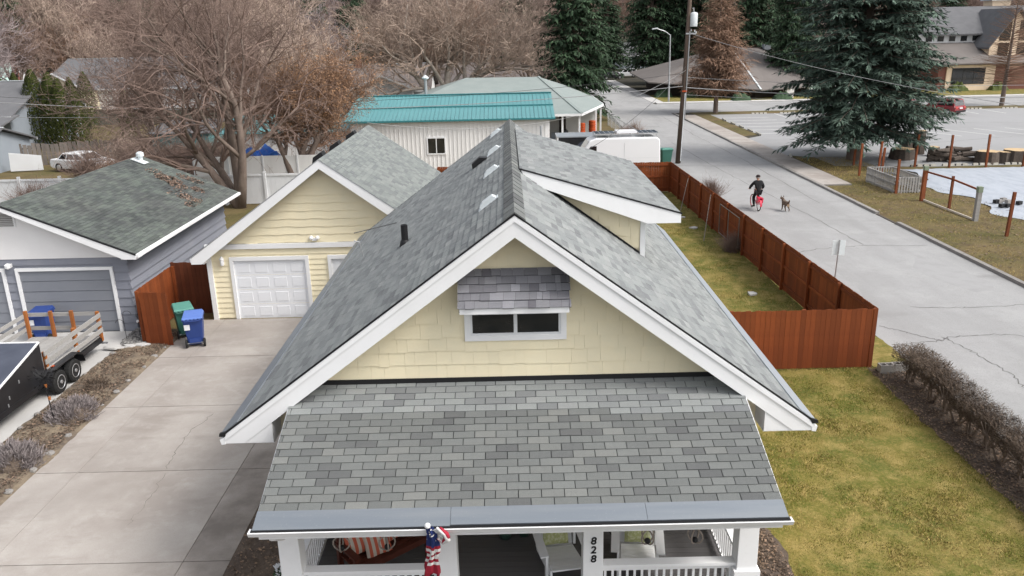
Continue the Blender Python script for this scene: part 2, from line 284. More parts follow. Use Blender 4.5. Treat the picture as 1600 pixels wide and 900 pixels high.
# ---------------------------------------------------------------- the setting
def struct(name, m, mb, parent=None):
    o = mb.build(name, m, parent)
    if not parent: o['kind'] = 'structure'
    return o
def sheet(name, pts, z, m):
    return struct(name, m, MB().face([(x, y, z) for x, y in pts]))
def rect(x0, x1, y0, y1): return [(x0, y0), (x1, y0), (x1, y1), (x0, y1)]
def hill(x, y):
    t = max(0, y - 168); s = max(0, abs(x) - 120)
    h = .0010 * t * t if t < 120 else 14.4 + .24 * (t - 120)
    h += .02 * s * (1 if y > 60 else 0) * min(1, max(0, y - 60) / 100)
    return h + (mnoise.noise(Vector((x * .012, y * .012, 0))) * min(6, t * .05))
mb = MB(); nx, ny = 70, 70
xs = [-520 + 1040 * i / nx for i in range(nx + 1)]; ys = [-80 + 780 * j / ny for j in range(ny + 1)]
mb.v = [(x, y, hill(x, y)) for y in ys for x in xs]
mb.f = [(j * (nx + 1) + i, j * (nx + 1) + i + 1, (j + 1) * (nx + 1) + i + 1, (j + 1) * (nx + 1) + i) for j in range(ny) for i in range(nx)]
struct('ground', FARM, mb)
sheet('dry_yard_ground', rect(-60, 11.4, 26.0, 96), .004, GRASSB)
def bumpy(name, x0, x1, y0, y1, z, amp, m, step=.12, sc=1.6, edge=.1):
    mb = MB(); nx = max(2, int((x1 - x0) / step)); ny = max(2, int((y1 - y0) / step))
    for j in range(ny + 1):
        for i in range(nx + 1):
            x = x0 + (x1 - x0) * i / nx; y = y0 + (y1 - y0) * j / ny
            e = min(1, min(i, nx - i, j, ny - j) / 2)
            h = mnoise.noise(Vector((x * sc, y * sc, z))) + .5 * mnoise.noise(Vector((x * sc * 3.1, y * sc * 3.1, 5)))
            jx = (mnoise.noise(Vector((y * .9, 3, x0))) + .5 * mnoise.noise(Vector((y * 3.3, 7, x0)))) * edge
            mb.v.append((x + jx * (1 if i in (0, nx) else .5), y, z + max(0, .55 + h * .7) * amp * e))
    mb.f = [(j * (nx + 1) + i, j * (nx + 1) + i + 1, (j + 1) * (nx + 1) + i + 1, (j + 1) * (nx + 1) + i) for j in range(ny) for i in range(nx)]
    o = struct(name, m, mb)
    for p in o.data.polygons: p.use_smooth = True
    return o
front_lawn = bumpy('front_lawn', 3.5, 10.5, 3, 21.42, .012, .05, GRASSF, .16, .8, .12)
back_lawn = bumpy('back_lawn', 3.5, 10.4, 21.42, 48, .012, .05, GRASSF, .25, .8, 0)
bumpy('side_bed', -5.5, -3.0, 6, 15, .010, .07, SOIL, .1, 2.0, .05)
bumpy('porch_bed', 3.1, 5.0, 6, 14.5, .05, .07, SOIL, .1, 2.0, .15)
bumpy('planting_strip', -12.75, -11.0, 8, 25.7, .012, .11, SOILS, .08, 2.0, .1)
bumpy('hedge_bed', 10.15, 11.55, 3, 21.3, .03, .08, SOIL, .1, 2.0, .12)
bumpy('roadside_verge', 10.4, 11.62, 21.3, 60, .010, .04, GRASSF, .2, 1.2, .1)
# grass blades: one uncountable object for each lawn
def blades(name, x0, x1, y0, y1, dens, hgt, parent_m, label, cat, seed, dfun=None, z=.03):
    r = random.Random(seed); mb = MB(); V = mb.v; Fc = mb.f
    for _ in range(int((x1 - x0) * (y1 - y0) * dens)):
        x = r.uniform(x0, x1); y = r.uniform(y0, y1)
        if dfun and not dfun(x, y): continue
        k = .6 + .8 * max(0, mnoise.noise(Vector((x * 1.4, y * 1.4, 2))) + .4)
        a = r.uniform(0, 6.283); h = hgt * r.uniform(.5, 1.2) * k; wd = .006 + .006 * r.random(); l = h * r.uniform(.4, 1.5); b = r.uniform(0, 6.283)
        n = len(V); dx, dy = math.cos(a) * wd, math.sin(a) * wd
        V += [(x - dx, y - dy, z - .02), (x + dx, y + dy, z - .02), (x + math.cos(b) * l, y + math.sin(b) * l, z + h)]
        Fc.append((n, n + 1, n + 2))
    return tag(mb.build(name, parent_m), label, cat, kind='stuff')
inb = lambda x, y: not (x < 5.0 and y < 14.3)
sf = lambda x, y: mnoise.noise(Vector((x * .55, y * .55, 4))) + .7 * mnoise.noise(Vector((x * 1.9, y * 1.9, 9)))
blades('grass', 3.7, 10.45, 9.5, 21.4, 900, .05, GBLADE, 'short green grass blades of the front lawn', 'grass', 1, lambda x, y: inb(x, y) and sf(x, y) < .22)
blades('dead_grass', 3.7, 10.45, 9.5, 21.4, 900, .05, STRAW, 'straw-coloured dead blades in the front lawn', 'grass', 4, lambda x, y: inb(x, y) and sf(x, y) > -.22 + rnd.uniform(-.35, .3))
blades('grass', 4.3, 10.3, 21.5, 45, 260, .06, GBLADE, 'mossy green grass inside the brown board fence', 'grass', 2, lambda x, y: sf(x, y) < .3)
blades('dead_grass', 4.3, 10.3, 21.5, 45, 260, .06, STRAW, 'yellowed dead grass inside the brown board fence', 'grass', 5, lambda x, y: sf(x, y) > 0)
# driveway of single slabs
drive = struct('driveway', CRACKC, MB().box(-11.02, -5.46, 5, 26.84, -.02, .012))
DX = [(-11.04, -10.06), (-10.05, -6.345), (-6.33, -5.44)]
DYS = [5.0, 9.7, 13.05, 16.45, 19.85, 23.35, 26.8]
for i, (x0, x1) in enumerate(DX):
    for j in range(len(DYS) - 1):
        mm = CONCD if i == 2 else CONC
        o = MB().box(x0, x1, DYS[j] + .012, DYS[j + 1] - .012, -.02, .03).build('slab', mm, drive)
def ribbon(name, pts, wd, z, m, parent=None, jit=.03, seed=1, sub=8):
    r = random.Random(seed); P = []
    for a, b in zip(pts[:-1], pts[1:]):
        for k in range(sub): t = k / sub; P.append((a[0] + (b[0] - a[0]) * t + r.uniform(-jit, jit), a[1] + (b[1] - a[1]) * t + r.uniform(-jit, jit)))
    P.append(pts[-1]); mb = MB(); L_ = []
    for i, p in enumerate(P):
        q0 = P[max(0, i - 1)]; q1 = P[min(len(P) - 1, i + 1)]; d = Vector((q1[0] - q0[0], q1[1] - q0[1])); d.normalize() if d.length > 0 else None
        ww = wd * r.uniform(.4, 1.2); L_.append(((p[0] - d.y * ww, p[1] + d.x * ww, z), (p[0] + d.y * ww, p[1] - d.x * ww, z)))
    for a, b in zip(L_[:-1], L_[1:]): mb.face([a[0], a[1], b[1], b[0]])
    return mb.build(name, m, parent)
ribbon('crack', [(-7.0, 23.3), (-6.75, 21.6), (-7.2, 20.6), (-7.25, 19.9)], .007, .0345, CRACKC, drive, .06, 3)
ribbon('crack', [(-7.9, 19.4), (-8.2, 18.3), (-8.15, 17.2), (-8.05, 16.5)], .006, .0345, CRACKC, drive, .05, 4)
ribbon('crack', [(-8.0, 16.3), (-7.9, 15.2), (-7.95, 14.3)], .003, .0345, CRACKC, drive, .05, 5)
nd = struct('neighbour_driveway', CONCL, MB().box(-26, -12.72, 4, 25.85, -.03, .02))
# road, kerbs, pavements
road = sheet('road', [(11.6, -20), (19.05, -20), (19.05, 95), (90, 95.5), (90, 107), (19.3, 107), (19.3, 230), (12.4, 230), (12.4, 108), (11.6, 80)], .006, ROADM)
for s, pts in enumerate([[(11.7, 23.1), (13.2, 23.3), (13.8, 23.6), (15.3, 23.8), (17.2, 23.2), (19, 22.9)], [(13.6, 23.6), (13.9, 22.2), (14.0, 20.6), (13.7, 19.2), (14.1, 17.3), (13.9, 15.5)], [(11.9, 33.6), (13.6, 34.4), (15.6, 34.8), (18.6, 34.6)], [(14.2, 70), (14.6, 58), (15.1, 49), (15.6, 42), (15.9, 35)], [(13.9, 19.4), (15.2, 18.2), (15.0, 16.4)], [(11.8, 58), (14.5, 57.2), (18.8, 57.6)], [(17.4, 92), (17.2, 75), (17.5, 60), (17.3, 44)], [(12.1, 24.8), (12.7, 24.1), (13.4, 23.3)], [(14.0, 26.5), (16.0, 26.3), (18.9, 26.6)]]):
    ribbon('crack', pts, .022, .0105, CRACK, road, .07, s, 12)
for k, (x, y, a, b, sk_) in enumerate(((13.4, 47.5, 1.3, 3.2, .3), (17.3, 30.2, .9, 2.4, -.2), (14.4, 64.5, 2.0, 3.8, .2), (16.6, 81.0, 1.2, 5.5, 0), (12.6, 30.5, .55, 3.4, .1), (15.2, 19.6, 1.1, 1.5, .2), (24.5, 100.5, 5.5, 1.4, .3))):
    r5 = random.Random(k); MB().face([(x + math.cos(q * .5236) * a * r5.uniform(.8, 1.15) + sk_ * math.sin(q * .5236), y + math.sin(q * .5236) * b * r5.uniform(.85, 1.1), .0082) for q in range(12)]).build('asphalt_patch', PATCHM, road)
verge = bumpy('far_verge', 19.25, 26.5, 14, 49, .012, .05, GRASSB, .3, 1.0, 0)
sheet('spruce_bed', rect(21.2, 28.5, 48.8, 61), .010, GRASSB)
blades('grass', 19.5, 25.5, 26, 60, 160, .07, STRAW, 'dry brown tufts on the verge beside the far kerb', 'grass', 3, lambda x, y: x > 21.4 or y < 48.5)
walk = struct('far_pavement', CURB, MB().box(19.3, 21.15, 49.05, 92, -.05, .06))
for k in range(22):
    y = 49.07 + k * 1.95; MB().box(19.32, 21.13, y, y + 1.925, .0, .085).build('paving_slab', CONC, walk)
kerb = struct('far_kerb', CRACKC, MB().box(19.1, 19.24, 14, 93.5, -.05, .02))
y = 14.
while y < 93:
    L_ = rnd.uniform(2.2, 3.2)
    if not (37.6 < y + L_ / 2 < 41.5):
        MB().hexa([(19.06, y, -.03), (19.30, y, -.03), (19.30, y + L_ - .03, -.03), (19.06, y + L_ - .03, -.03), (19.09 + rnd.uniform(-.02, .02), y, .12), (19.29, y, .125), (19.29, y + L_ - .03, .125), (19.09 + rnd.uniform(-.02, .02), y + L_ - .03, .12)]).build('kerb_stone', CURB, kerb)
    y += L_
lot = sheet('parking_lot', [(22.9, 56.2), (28.5, 55.0), (90, 55.0), (90, 92.2), (22.9, 92.2), (22.9, 73.2), (21.16, 71.6), (21.16, 61.5), (22.9, 60.2)], .014, LOTM)
for k in range(6):
    MB().box(23.3, 28.3, 74.6 + k * 2.75, 74.72 + k * 2.75, .014, .0185).build('bay_line', LINEP, lot)
for k in range(9):
    x = 30 + k * 2.9; MB().face([(x, 87.2, .0185), (x + .12, 87.2, .0185), (x + .12, 92.0, .0185), (x, 92.0, .0185)]).build('bay_line', LINEP, lot)
for k in range(13):
    x = 27.5 + k * 2.9; MB().face([(x + 2, 57.0, .0185), (x + 2.12, 57.0, .0185), (x + .12, 62.0, .0185), (x, 62.0, .0185)]).build('bay_line', LINEP, lot)
    x += 3; MB().face([(x, 70, .0185), (x + .12, 70, .0185), (x - 1.9, 75, .0185), (x - 2.02, 75, .0185)]).build('bay_line', LINEP, lot)
for s, pts in enumerate([[(24, 68), (34, 66), (46, 70), (60, 67)], [(36, 88), (44, 80), (58, 77), (75, 80)]]): ribbon('crack', pts, .03, .0188, CRACK, lot, .2, s + 30, 14)
sheet('lot_edge_grass', rect(21.2, 90, 92.2, 95.4), .012, GRASSB)
sheet('lot_side_grass', [(21.16, 73.0), (22.9, 74.0), (22.9, 92.2), (21.16, 92.2)], .012, GRASSB)
sheet('garden_plot', rect(26.5, 60, 30, 55.0), .007, GRASSB)
fw = struct('cross_street_pavement', CONCL, MB().box(19.6, 95, 107.05, 108.8, -.05, .11))
sheet('office_lawn', rect(20.9, 90, 108.8, 122), .012, GRASSF)
sheet('avenue_pavement', rect(19.35, 20.9, 108.8, 160), .02, CONCL)
# scattered bits of bark and dead leaves in the beds
def bits(name, x0, x1, y0, y1, n, label, seed, s0=.012, s1=.042, z=.07, m=MULCH, inside=None):
    r = random.Random(seed); mb = MB()
    for _ in range(n):
        x = r.uniform(x0, x1); y = r.uniform(y0, y1)
        if inside and not inside(x, y): continue
        a = r.uniform(0, 6.28); l = r.uniform(s0, s1); wd = l * r.uniform(.25, .7); c, s = math.cos(a), math.sin(a); t = r.uniform(-.4, .4)
        zz = z + r.uniform(0, .04); n0 = len(mb.v)
        mb.v += [(x - c * l, y - s * l, zz - t * l), (x + s * wd, y - c * wd, zz + .012), (x + c * l, y + s * l, zz + t * l), (x - s * wd, y + c * wd, zz)]
        mb.f.append((n0, n0 + 1, n0 + 2, n0 + 3))
    return tag(mb.build(name, m), label, 'mulch', kind='stuff')
bits('bark_mulch', -12.6, -11.15, 9, 25.4, 15000, 'dead grass and bark litter in the planting strip', 1)
bits('bark_mulch', 10.1, 11.5, 10, 21.2, 8000, 'dead leaves and bark under the bare hedge', 2, z=.09)
bits('bark_mulch', 3.7, 4.95, 9, 14.3, 6000, 'brown mulch in the bed beside the porch', 3, z=.1)
bits('bark_mulch', -5.4, -3.7, 9, 14.8, 1800, 'dark litter in the mossy bed between driveway and porch', 4, z=.07)
bits('dead_leaves', 19.4, 26, 25, 48, 1500, 'scattered dead leaves on the dry verge', 6, .03, .08, z=.06)
# ---------------------------------------------------------------- roofing helpers
def shingle(mb, o, u, v, n, u0, u1, v0, v1, t=.012, gap=.004):
    a = o + u * (u0 + gap) + v * v0; b = o + u * (u1 - gap) + v * v0; c = o + u * (u1 - gap) + v * v1; d = o + u * (u0 + gap) + v * v1
    mb.hexa([a, b, c, d, a + n * t, b + n * t, c + n * (t * .25), d + n * (t * .25)], bottom=False)
def field(mb, o, u, v, n, vlen, exp, tw, ur, seed=1, v0=0., t=.012, skip=None, jit=.0, lift=0):
    r = random.Random(seed); k = 0; vv = v0
    while vv < vlen - .01:
        ve = min(vlen, vv + exp); a, b = ur(vv + exp * .5)
        x = a - (tw * .5 if k % 2 else 0) - r.uniform(0, .02)
        while x < b:
            x1 = x + tw * (1 + r.uniform(-jit, jit)); q0, q1 = max(a, x), min(b, x1)
            if q1 - q0 > .03 and not (skip and skip((q0 + q1) / 2, vv)):
                shingle(mb, o, u, v, n, q0, q1, vv, ve + .004, t * r.uniform(.8, 1.25), .003)
            x = x1
        vv = ve; k += 1
V3 = Vector
def slopevec(dx, dz):
    v = V3((dx, 0, dz)).normalized(); return v
# ---------------------------------------------------------------- the yellow bungalow
RX = .08; TP = .738; HALF = 4.88; ZR = 6.85; Y0, Y1 = 12.0, 25.6; YW = 12.5
def zr(x): return ZR - TP * abs(x - RX)
house = thing('yellow_house', 'pale yellow bungalow with steep grey shingled gable roof and white rake boards', 'house', (RX, 19, 0))
# body
XL, XR = RX - 4.05, RX + 4.05
mb = MB(); mb.prism([(XL, 14.2, 0), (XR, 14.2, 0), (XR, 14.2, zr(XR) - .2), (RX, 14.2, ZR - .22), (XL, 14.2, zr(XL) - .2)], (0, 11.0, 0)); mb.build('wall', CREAMB, house)
MB().prism([(XL + .02, YW, 3.3), (XR - .02, YW, 3.3), (XR - .02, YW, zr(XR) - .16), (RX, YW, ZR - .2), (XL + .02, YW, zr(XL) - .16)], (0, 1.75, 0)).build('gable_wall', CREAMB, house)
for s in (-1, 1):   # porch side walls of the recessed part
    MB().box(RX + s * 4.05 - .06, RX + s * 4.05 + .06, YW + .02, 14.3, 0, 3.3).build('side_wall', CREAMB, house)
# roof decks and shingles
LS = HALF * math.hypot(1, TP)
for s in (-1, 1):
    n = V3((s * TP, 0, 1)).normalized(); v = V3((-s, 0, TP)).normalized(); u = V3((0, 1, 0)); o = V3((RX + s * HALF, Y0 + .03, zr(RX + HALF)))
    th = .10
    deck = MB().hexa([o - n * th, o - n * th + u * 13.54, o + v * LS - n * th + u * 13.54, o + v * LS - n * th, o - n * .012, o - n * .012 + u * 13.54, o + v * LS - n * .012 + u * 13.54, o + v * LS - n * .012]).build('roof_deck', DECK, house)
    mb = MB(); field(mb, o, u, v, n, LS - .08, .143, .333, lambda q: (0, 13.54), 11 + s, .30, .014)
    tag(mb.build('shingle_field', GREYSHI, deck), kind='stuff', label='weathered grey three-tab shingles')
    gd = MB(); gd.hexa([o + v * -.115, o + v * .31, o + v * .31 + u * 13.54, o + v * -.115 + u * 13.54, o + v * -.115 + n * .012, o + v * .31 + n * .03, o + v * .31 + n * .03 + u * 13.54, o + v * -.115 + n * .012 + u * 13.54])
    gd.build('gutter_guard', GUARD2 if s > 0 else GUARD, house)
    xg = RX + s * HALF
    g = MB(); g.prism([(xg - s * .02, Y0 - .02, 3.07), (xg + s * .05, Y0 - .02, 3.06), (xg + s * .07, Y0 - .02, 3.155), (xg - s * .02, Y0 - .02, 3.20)], (0, 13.6, 0)); gt = g.build('gutter', WHITE, house)
    MB().prism([(xg - s * .03, Y0 - .03, 3.21), (xg + s * .07, Y0 - .03, 3.215), (xg + s * .06, Y0 - .03, 3.27), (xg - s * .05, Y0 - .03, 3.30)], (0, .05, 0)).build('gutter_end', BLACK, gt)
    # rake board, drip edge and boxed eave return
    for (ya, yb, nm) in ((Y0 - .01, Y0 + .035, 'rake_board'), (Y1 - .05, Y1 - .005, 'rake_board')):
        rb = MB(); xe = RX + s * (HALF - .02)
        rb.prism([(RX, ya, ZR - .03), (xe, ya, zr(xe) - .03), (xe, ya, 3.08), (RX + s * 4.55, ya, 3.08), (RX, ya, ZR - .37)], (0, yb - ya, 0)).build(nm, WHITE, house)
        de = MB(); de.prism([(RX, ya - .012, ZR + .012), (xe + s * .03, ya - .012, zr(xe) + .0), (xe + s * .03, ya - .012, zr(xe) - .022), (RX, ya - .012, ZR - .012)], (0, .02, 0)); de.build('drip_edge', BLACK, house)
        dm = MB(); dm.prism([(RX, ya - .018, ZR - .05), (xe, ya - .018, zr(xe) - .05), (xe, ya - .018, zr(xe) - .12), (RX, ya - .018, ZR - .12)], (0, .014, 0)); dm.build('rake_moulding', WHITE, house)
    er = MB(); xi = RX + s * 4.07
    er.prism([(xi, Y0 + .004, 3.075), (RX + s * 4.6, Y0 + .004, 3.075), (xi, Y0 + .004, zr(xi) - .36)], (0, .5, 0)); er.build('eave_return', WHITE, house)
    MB().box(min(xi, xg), max(xi, xg), Y0 + .04, Y1 - .06, 3.05, 3.072).build('soffit', WHITE, house)
    MB().face([(RX + s * .05, Y0 + .04, ZR - .2), (RX + s * .05, YW, ZR - .2), (RX + s * 4.6, YW, zr(RX + 4.6) - .14), (RX + s * 4.6, Y0 + .04, zr(RX + 4.6) - .14)]).build('rake_soffit', WHITE, house)
# ridge caps
cap = MB(); hw = .17
cap.hexa([(-hw, 0, -TP * hw + .015), (0, 0, .015), (0, .44, .012), (-hw, .44, -TP * hw + .012), (-hw, 0, -TP * hw + .034), (0, 0, .034), (0, .44, .02), (-hw, .44, -TP * hw + .02)])
cap.hexa([(0, 0, .015), (hw, 0, -TP * hw + .015), (hw, .44, -TP * hw + .012), (0, .44, .012), (0, 0, .034), (hw, 0, -TP * hw + .034), (hw, .44, -TP * hw + .02), (0, .44, .02)])
cm = cap.mesh('ridge_cap', GREYSH)
for k in range(34): link_mesh('ridge_cap', cm, house, (RX, Y0 + k * .4, ZR))
# vents along the ridge (pale caps), black flue vent, stack, mast
def vent(x, y):
    n = V3((-TP, 0, 1)).normalized(); v = V3((1, 0, TP)).normalized(); o = V3((x, y, zr(x)))
    b = MB(); L_, W_ = .18, .095
    prof = [(-L_, 0), (-L_ * .9, .06), (-L_ * .4, .09), (L_ * .8, .09), (L_, .03), (L_, 0)]
    b.prism([o + v * a + V3((0, -W_, 0)) + n * (h + .012) for a, h in prof], (0, 2 * W_, 0))
    b.obox(o + n * .018, v * .22, V3((0, .13, 0)), n * .006)
    bevel(b.build('roof_vent', GALV2, house), .02)
GALV2 = M('pale_vent_metal', (.60, .64, .65), .45, [(9, .4, .7, (.5, .53, .54), .5)])
for x, y in ((-.36, 14.35), (-.36, 17.75), (-.35, 20.9), (-.34, 24.6)): vent(x, y)
n = V3((-TP, 0, 1)).normalized(); v = V3((1, 0, TP)).normalized(); o = V3((-.72, 20.7, zr(-.72)))
bv = MB(); bv.prism([o + v * a + n * h + V3((0, -.14, 0)) for a, h in ((-.22, .02), (-.16, .13), (.1, .15), (.25, .02))], (0, .28, 0)); bv.build('flue_vent', BLACK, house)
st = MB(); xs_, ys_ = -2.3, 17.2; st.lathe([(.075, zr(xs_) - .05), (.075, zr(xs_) + .42), (.06, zr(xs_) + .42), (.06, zr(xs_) + .3)], (xs_, ys_, 0), 14); sp = st.build('stack_pipe', BLACK, house)
MB().lathe([(.13, zr(xs_) - .06), (.10, zr(xs_) + .05), (.078, zr(xs_) + .09)], (xs_, ys_, 0), 14).build('flashing_boot', BLACK, sp)
xm, ym = -3.75, 20.0; zm = zr(xm)
ms = MB(); ms.path([(xm, ym, zm - .05), (xm - .08, ym - .02, zm + .42), (xm - .22, ym - .03, zm + .46)], .018, 6); ms.build('service_mast', GALV, house)
xm, ym = 1.05, 25.2; MB().tube((xm, ym, zr(xm)), (xm, ym, zr(xm) + .55), .035, n=8).build('vent_pipe', GALV, house)
# gable shakes
def shake_rows(parent, z0, z1, exp, xa, xb, y, top, seed, m=CREAM, ax='x', xoff=None):
    r = random.Random(seed); z = z0; k = 0
    while z < z1:
        x = xa(z) - r.uniform(0, .2); zt = z + exp
        lim_r = xb(z)
        while x < lim_r:
            wd = r.choice([.17, .22, .26, .3, .36, .42]); q0, q1 = max(x, xa(z)), min(x + wd, lim_r)
            if q1 - q0 > .02:
                zb = z - r.choice([0, 0, 0, .018, .022]); t0 = .028 + r.uniform(0, .003); g = .0012
                c0, c1 = min(zt + .01, top(q0)), min(zt + .01, top(q1)); mid = (q0 + q1) / 2
                if max(c0, c1) > zb + .02:
                    c0 = max(c0, zb + .012); c1 = max(c1, zb + .012)
                    P0 = [(q0 + g, y - t0, zb), (q1 - g, y - t0, zb), (q1 - g, y, zb), (q0 + g, y, zb), (q0 + g, y - .012, c0), (q1 - g, y - .012, c1), (q1 - g, y, c1), (q0 + g, y, c0)]
                    MB().hexa(P0).build('shake', m, parent)
            x += wd
        z = zt
shake_rows(house, 3.96, 6.5, .242, lambda z: max(XL + .03, RX - (6.68 - z) / TP), lambda z: min(XR - .03, RX + (6.68 - z) / TP), YW, lambda x: zr(x) - .17, 5)
MB().box(XL + .3, XR - .3, YW - .05, YW + .02, 3.86, 3.965).build('flashing_strip', BLACK, house)
# attic window with its little shingled awning
wn_ = MB(); x0, x1, z0, z1 = -.775, .905, 4.62, 5.2; fw_ = .095; yf = YW - .06
for a in ((x0, x0 + fw_, z0, z1), (x1 - fw_, x1, z0, z1), (x0 + fw_, x1 - fw_, z0, z0 + fw_), (x0 + fw_, x1 - fw_, z1 - fw_, z1)): wn_.box(a[0], a[1], yf, YW, a[2], a[3])
win = wn_.build('attic_window', WHITE, house)
sb = MB(); a0, a1, b0, b1 = x0 + fw_, x1 - fw_, z0 + fw_, z1 - fw_; xm_ = (a0 + a1) / 2
for q in ((a0, a0 + .035, b0, b1), (a1 - .035, a1, b0, b1), (a0 + .035, a1 - .035, b0, b0 + .035), (a0 + .035, a1 - .035, b1 - .03, b1), (xm_ - .03, xm_ + .03, b0 + .035, b1 - .03)): sb.box(q[0], q[1], yf + .012, YW - .005, q[2], q[3])
sb.build('sash', WHITE2, win)
MB().box(a0 + .03, xm_ - .03, YW - .036, YW - .03, b0 + .03, b1 - .03).build('pane', GLASS, win)
MB().box(xm_ + .03, a1 - .03, YW - .036, YW - .03, b0 + .03, b1 - .03).build('pane', GLASS, win)
aw = MB(); axl, axr = -.85, .95
aw.prism([(axl + .02, YW - .04, 5.83), (axl + .02, YW - .46, 5.33), (axl + .02, YW - .46, 5.26), (axl + .02, YW - .04, 5.26)], (axr - axl - .04, 0, 0)); awn = aw.build('window_awning', DECK, house)
MB().box(axl + .03, axr - .03, YW - .475, YW - .44, 5.235, 5.325).build('awning_fascia', WHITE, awn)
MB().box(axl + .03, axr - .03, YW - .44, YW - .02, 5.235, 5.25).build('awning_soffit', WHITE, awn)
ao = V3((axl, YW - .50, 5.325)); av = V3((0, .46, .53)); al = av.length; av.normalize(); an = V3((0, -.53, .46)).normalized(); ra = random.Random(3)
for k in range(5):
    x = 0
    while x < axr - axl - .02:
        wd = ra.choice([.09, .12, .15, .19, .22]); q1 = min(x + wd, axr - axl); b = MB(); lift = ra.choice([.010, .026])
        lo = 0 if lift > .02 else .0; shingle(b, ao + an * .004, V3((1, 0, 0)), av, an, x, q1, k * al / 5 - (.0 if lift > .02 else -.012), (k + 1) * al / 5 + .003, lift, .0015)
        b.build('awning_shingle', AWNSH, awn); x = q1
# shed dormer on the right slope
DY0, DY1 = 16.5, 23.6; dt = .298
def zd(x): return 6.80 - dt * (x - .24)
dm = MB(); dxw = 2.86
dm.prism([(.8, DY0 + .32, zd(.8) - .16), (.8, DY0 + .32, 6.0), (dxw, DY0 + .32, zr(dxw) - .1), (dxw, DY0 + .32, zd(dxw) - .16)], (0, DY1 - DY0 - .6, 0)); dw = dm.build('dormer', CREAMB, house)
u = V3((0, 1, 0)); o = V3((3.58, DY0 + .03, zd(3.58))); v = V3((-1, 0, dt)).normalized(); n = V3((dt, 0, 1)).normalized(); LD = (3.58 - .24) * math.hypot(1, dt)
MB().hexa([o - n * .12, o - n * .12 + u * 7.0, o + v * LD - n * .12 + u * 7.0, o + v * LD - n * .12, o - n * .012, o - n * .012 + u * 7.0, o + v * LD - n * .012 + u * 7.0, o + v * LD - n * .012]).build('dormer_deck', DECK, dw)
mb = MB(); field(mb, o, u, v, n, LD, .143, .333, lambda q: (0, 7.0), 31, 0, .014); tag(mb.build('dormer_shingles', GREYSHI, dw), kind='stuff')
MB().prism([(.26, DY0 - .01, zd(.26) - .02), (3.6, DY0 - .01, zd(3.6) - .01), (3.6, DY0 - .01, zd(3.6) - .21), (2.9, DY0 - .01, zd(3.6) - .21), (.42, DY0 - .01, zd(.42) - .26)], (0, .05, 0)).build('dormer_fascia', WHITE, dw)
MB().prism([(.26, DY0 - .022, zd(.26) + .012), (3.62, DY0 - .022, zd(3.62) + .012), (3.62, DY0 - .022, zd(3.62) - .02), (.26, DY0 - .022, zd(.26) - .02)], (0, .02, 0)).build('dormer_drip_edge', BLACK, dw)
MB().box(3.56, 3.6, DY0 + .04, DY1 - .05, zd(3.6) - .2, zd(3.6) - .01).build('dormer_eave_board', WHITE, dw)
MB().box(dxw, 3.56, DY0 + .04, DY0 + 6.9, zd(3.6) - .2, zd(3.6) - .185).build('dormer_soffit', WHITE, dw)
MB().box(dxw - .06, dxw + .05, DY0 + .27, DY0 + .4, zr(dxw) - .03, zd(dxw) - .12).build('corner_board', WHITE, dw)
def dshake():
    r = random.Random(8); z = 4.75; yw = DY0 + .32
    while z < 6.5:
        xa = max(.8, RX + (6.85 - z - .242) / TP - .12); x = xa - r.uniform(0, .2)
        while x < dxw - .05:
            wd = r.choice([.2, .28, .35, .45]); q0, q1 = x, min(x + wd, dxw - .06); zb = z - r.choice([0, 0, .02])
            def cl(q): return min(z + .25, zd(q) - .2)
            def bt(q): return max(zb, zr(q) - .02)
            if q1 - q0 > .03 and min(cl(q0) - bt(q0), cl(q1) - bt(q1)) > -.08 and max(cl(q0) - bt(q0), cl(q1) - bt(q1)) > .02:
                b0, b1 = bt(q0), bt(q1); c0, c1 = max(cl(q0), b0 + .005), max(cl(q1), b1 + .005)
                MB().hexa([(q0, yw - .03, b0), (q1 - .004, yw - .03, b1), (q1 - .004, yw, b1), (q0, yw, b0), (q0, yw - .012, c0), (q1 - .004, yw - .012, c1), (q1 - .004, yw, c1), (q0, yw, c0)]).build('dormer_shake', CREAM, dw)
            x += wd
        z += .242
dshake()
bf = MB(); xa, xb = .85, 2.8
bf.prism([(xa, DY0 + .25, zr(xa) + .005), (xb, DY0 + .25, zr(xb) + .005), (xb, DY0 + .25, zr(xb) + .06), (xa, DY0 + .25, zr(xa) + .06)], (0, .05, 0)); bf.build('dormer_flashing', BLACK, dw)
# ---------------------------------------------------------------- porch
PXL, PXR = -3.67, 3.80; PY0, PZ0 = 9.72, 2.965; pt = .333
def zp(y): return PZ0 + pt * (y - PY0)
PL = (YW - PY0) * math.hypot(1, pt); v = V3((0, 1, pt)).normalized(); n = V3((0, -pt, 1)).normalized(); u = V3((1, 0, 0)); o = V3((PXL, PY0, PZ0)); W_ = PXR - PXL
def slab(o, u, v, n, ul, v0, v1, t0, t1): return MB().hexa([o + v * v0 + n * t0, o + u * ul + v * v0 + n * t0, o + u * ul + v * v1 + n * t0, o + v * v1 + n * t0, o + v * v0 + n * t1, o + u * ul + v * v0 + n * t1, o + u * ul + v * v1 + n * t1, o + v * v1 + n * t1])
porch = slab(o, u, v, n, W_, 0, PL, -.11, -.012).build('porch_roof', DECK, house)
rp = random.Random(21); ev = .148; vv = .27; k = 0; cnt = 0; rest = MB(); tw = .333
while vv < PL - .02:
    x = -(tw * .5 if k % 2 else 0) - .1 - rp.uniform(0, .02); ve = min(PL, vv + ev)
    while x < W_:
        q0, q1 = max(0, x), min(W_, x + tw)
        if q1 - q0 > .02:
            b = MB() if cnt < 298 else rest
            shingle(b, o, u, v, n, q0, q1, vv + rp.uniform(-.003, .003), ve + .004, .016 * rp.uniform(.8, 1.35), .006)
            if b is not rest: b.build('shingle', GREYSH, porch)
            cnt += 1
        x += tw
    vv = ve; k += 1
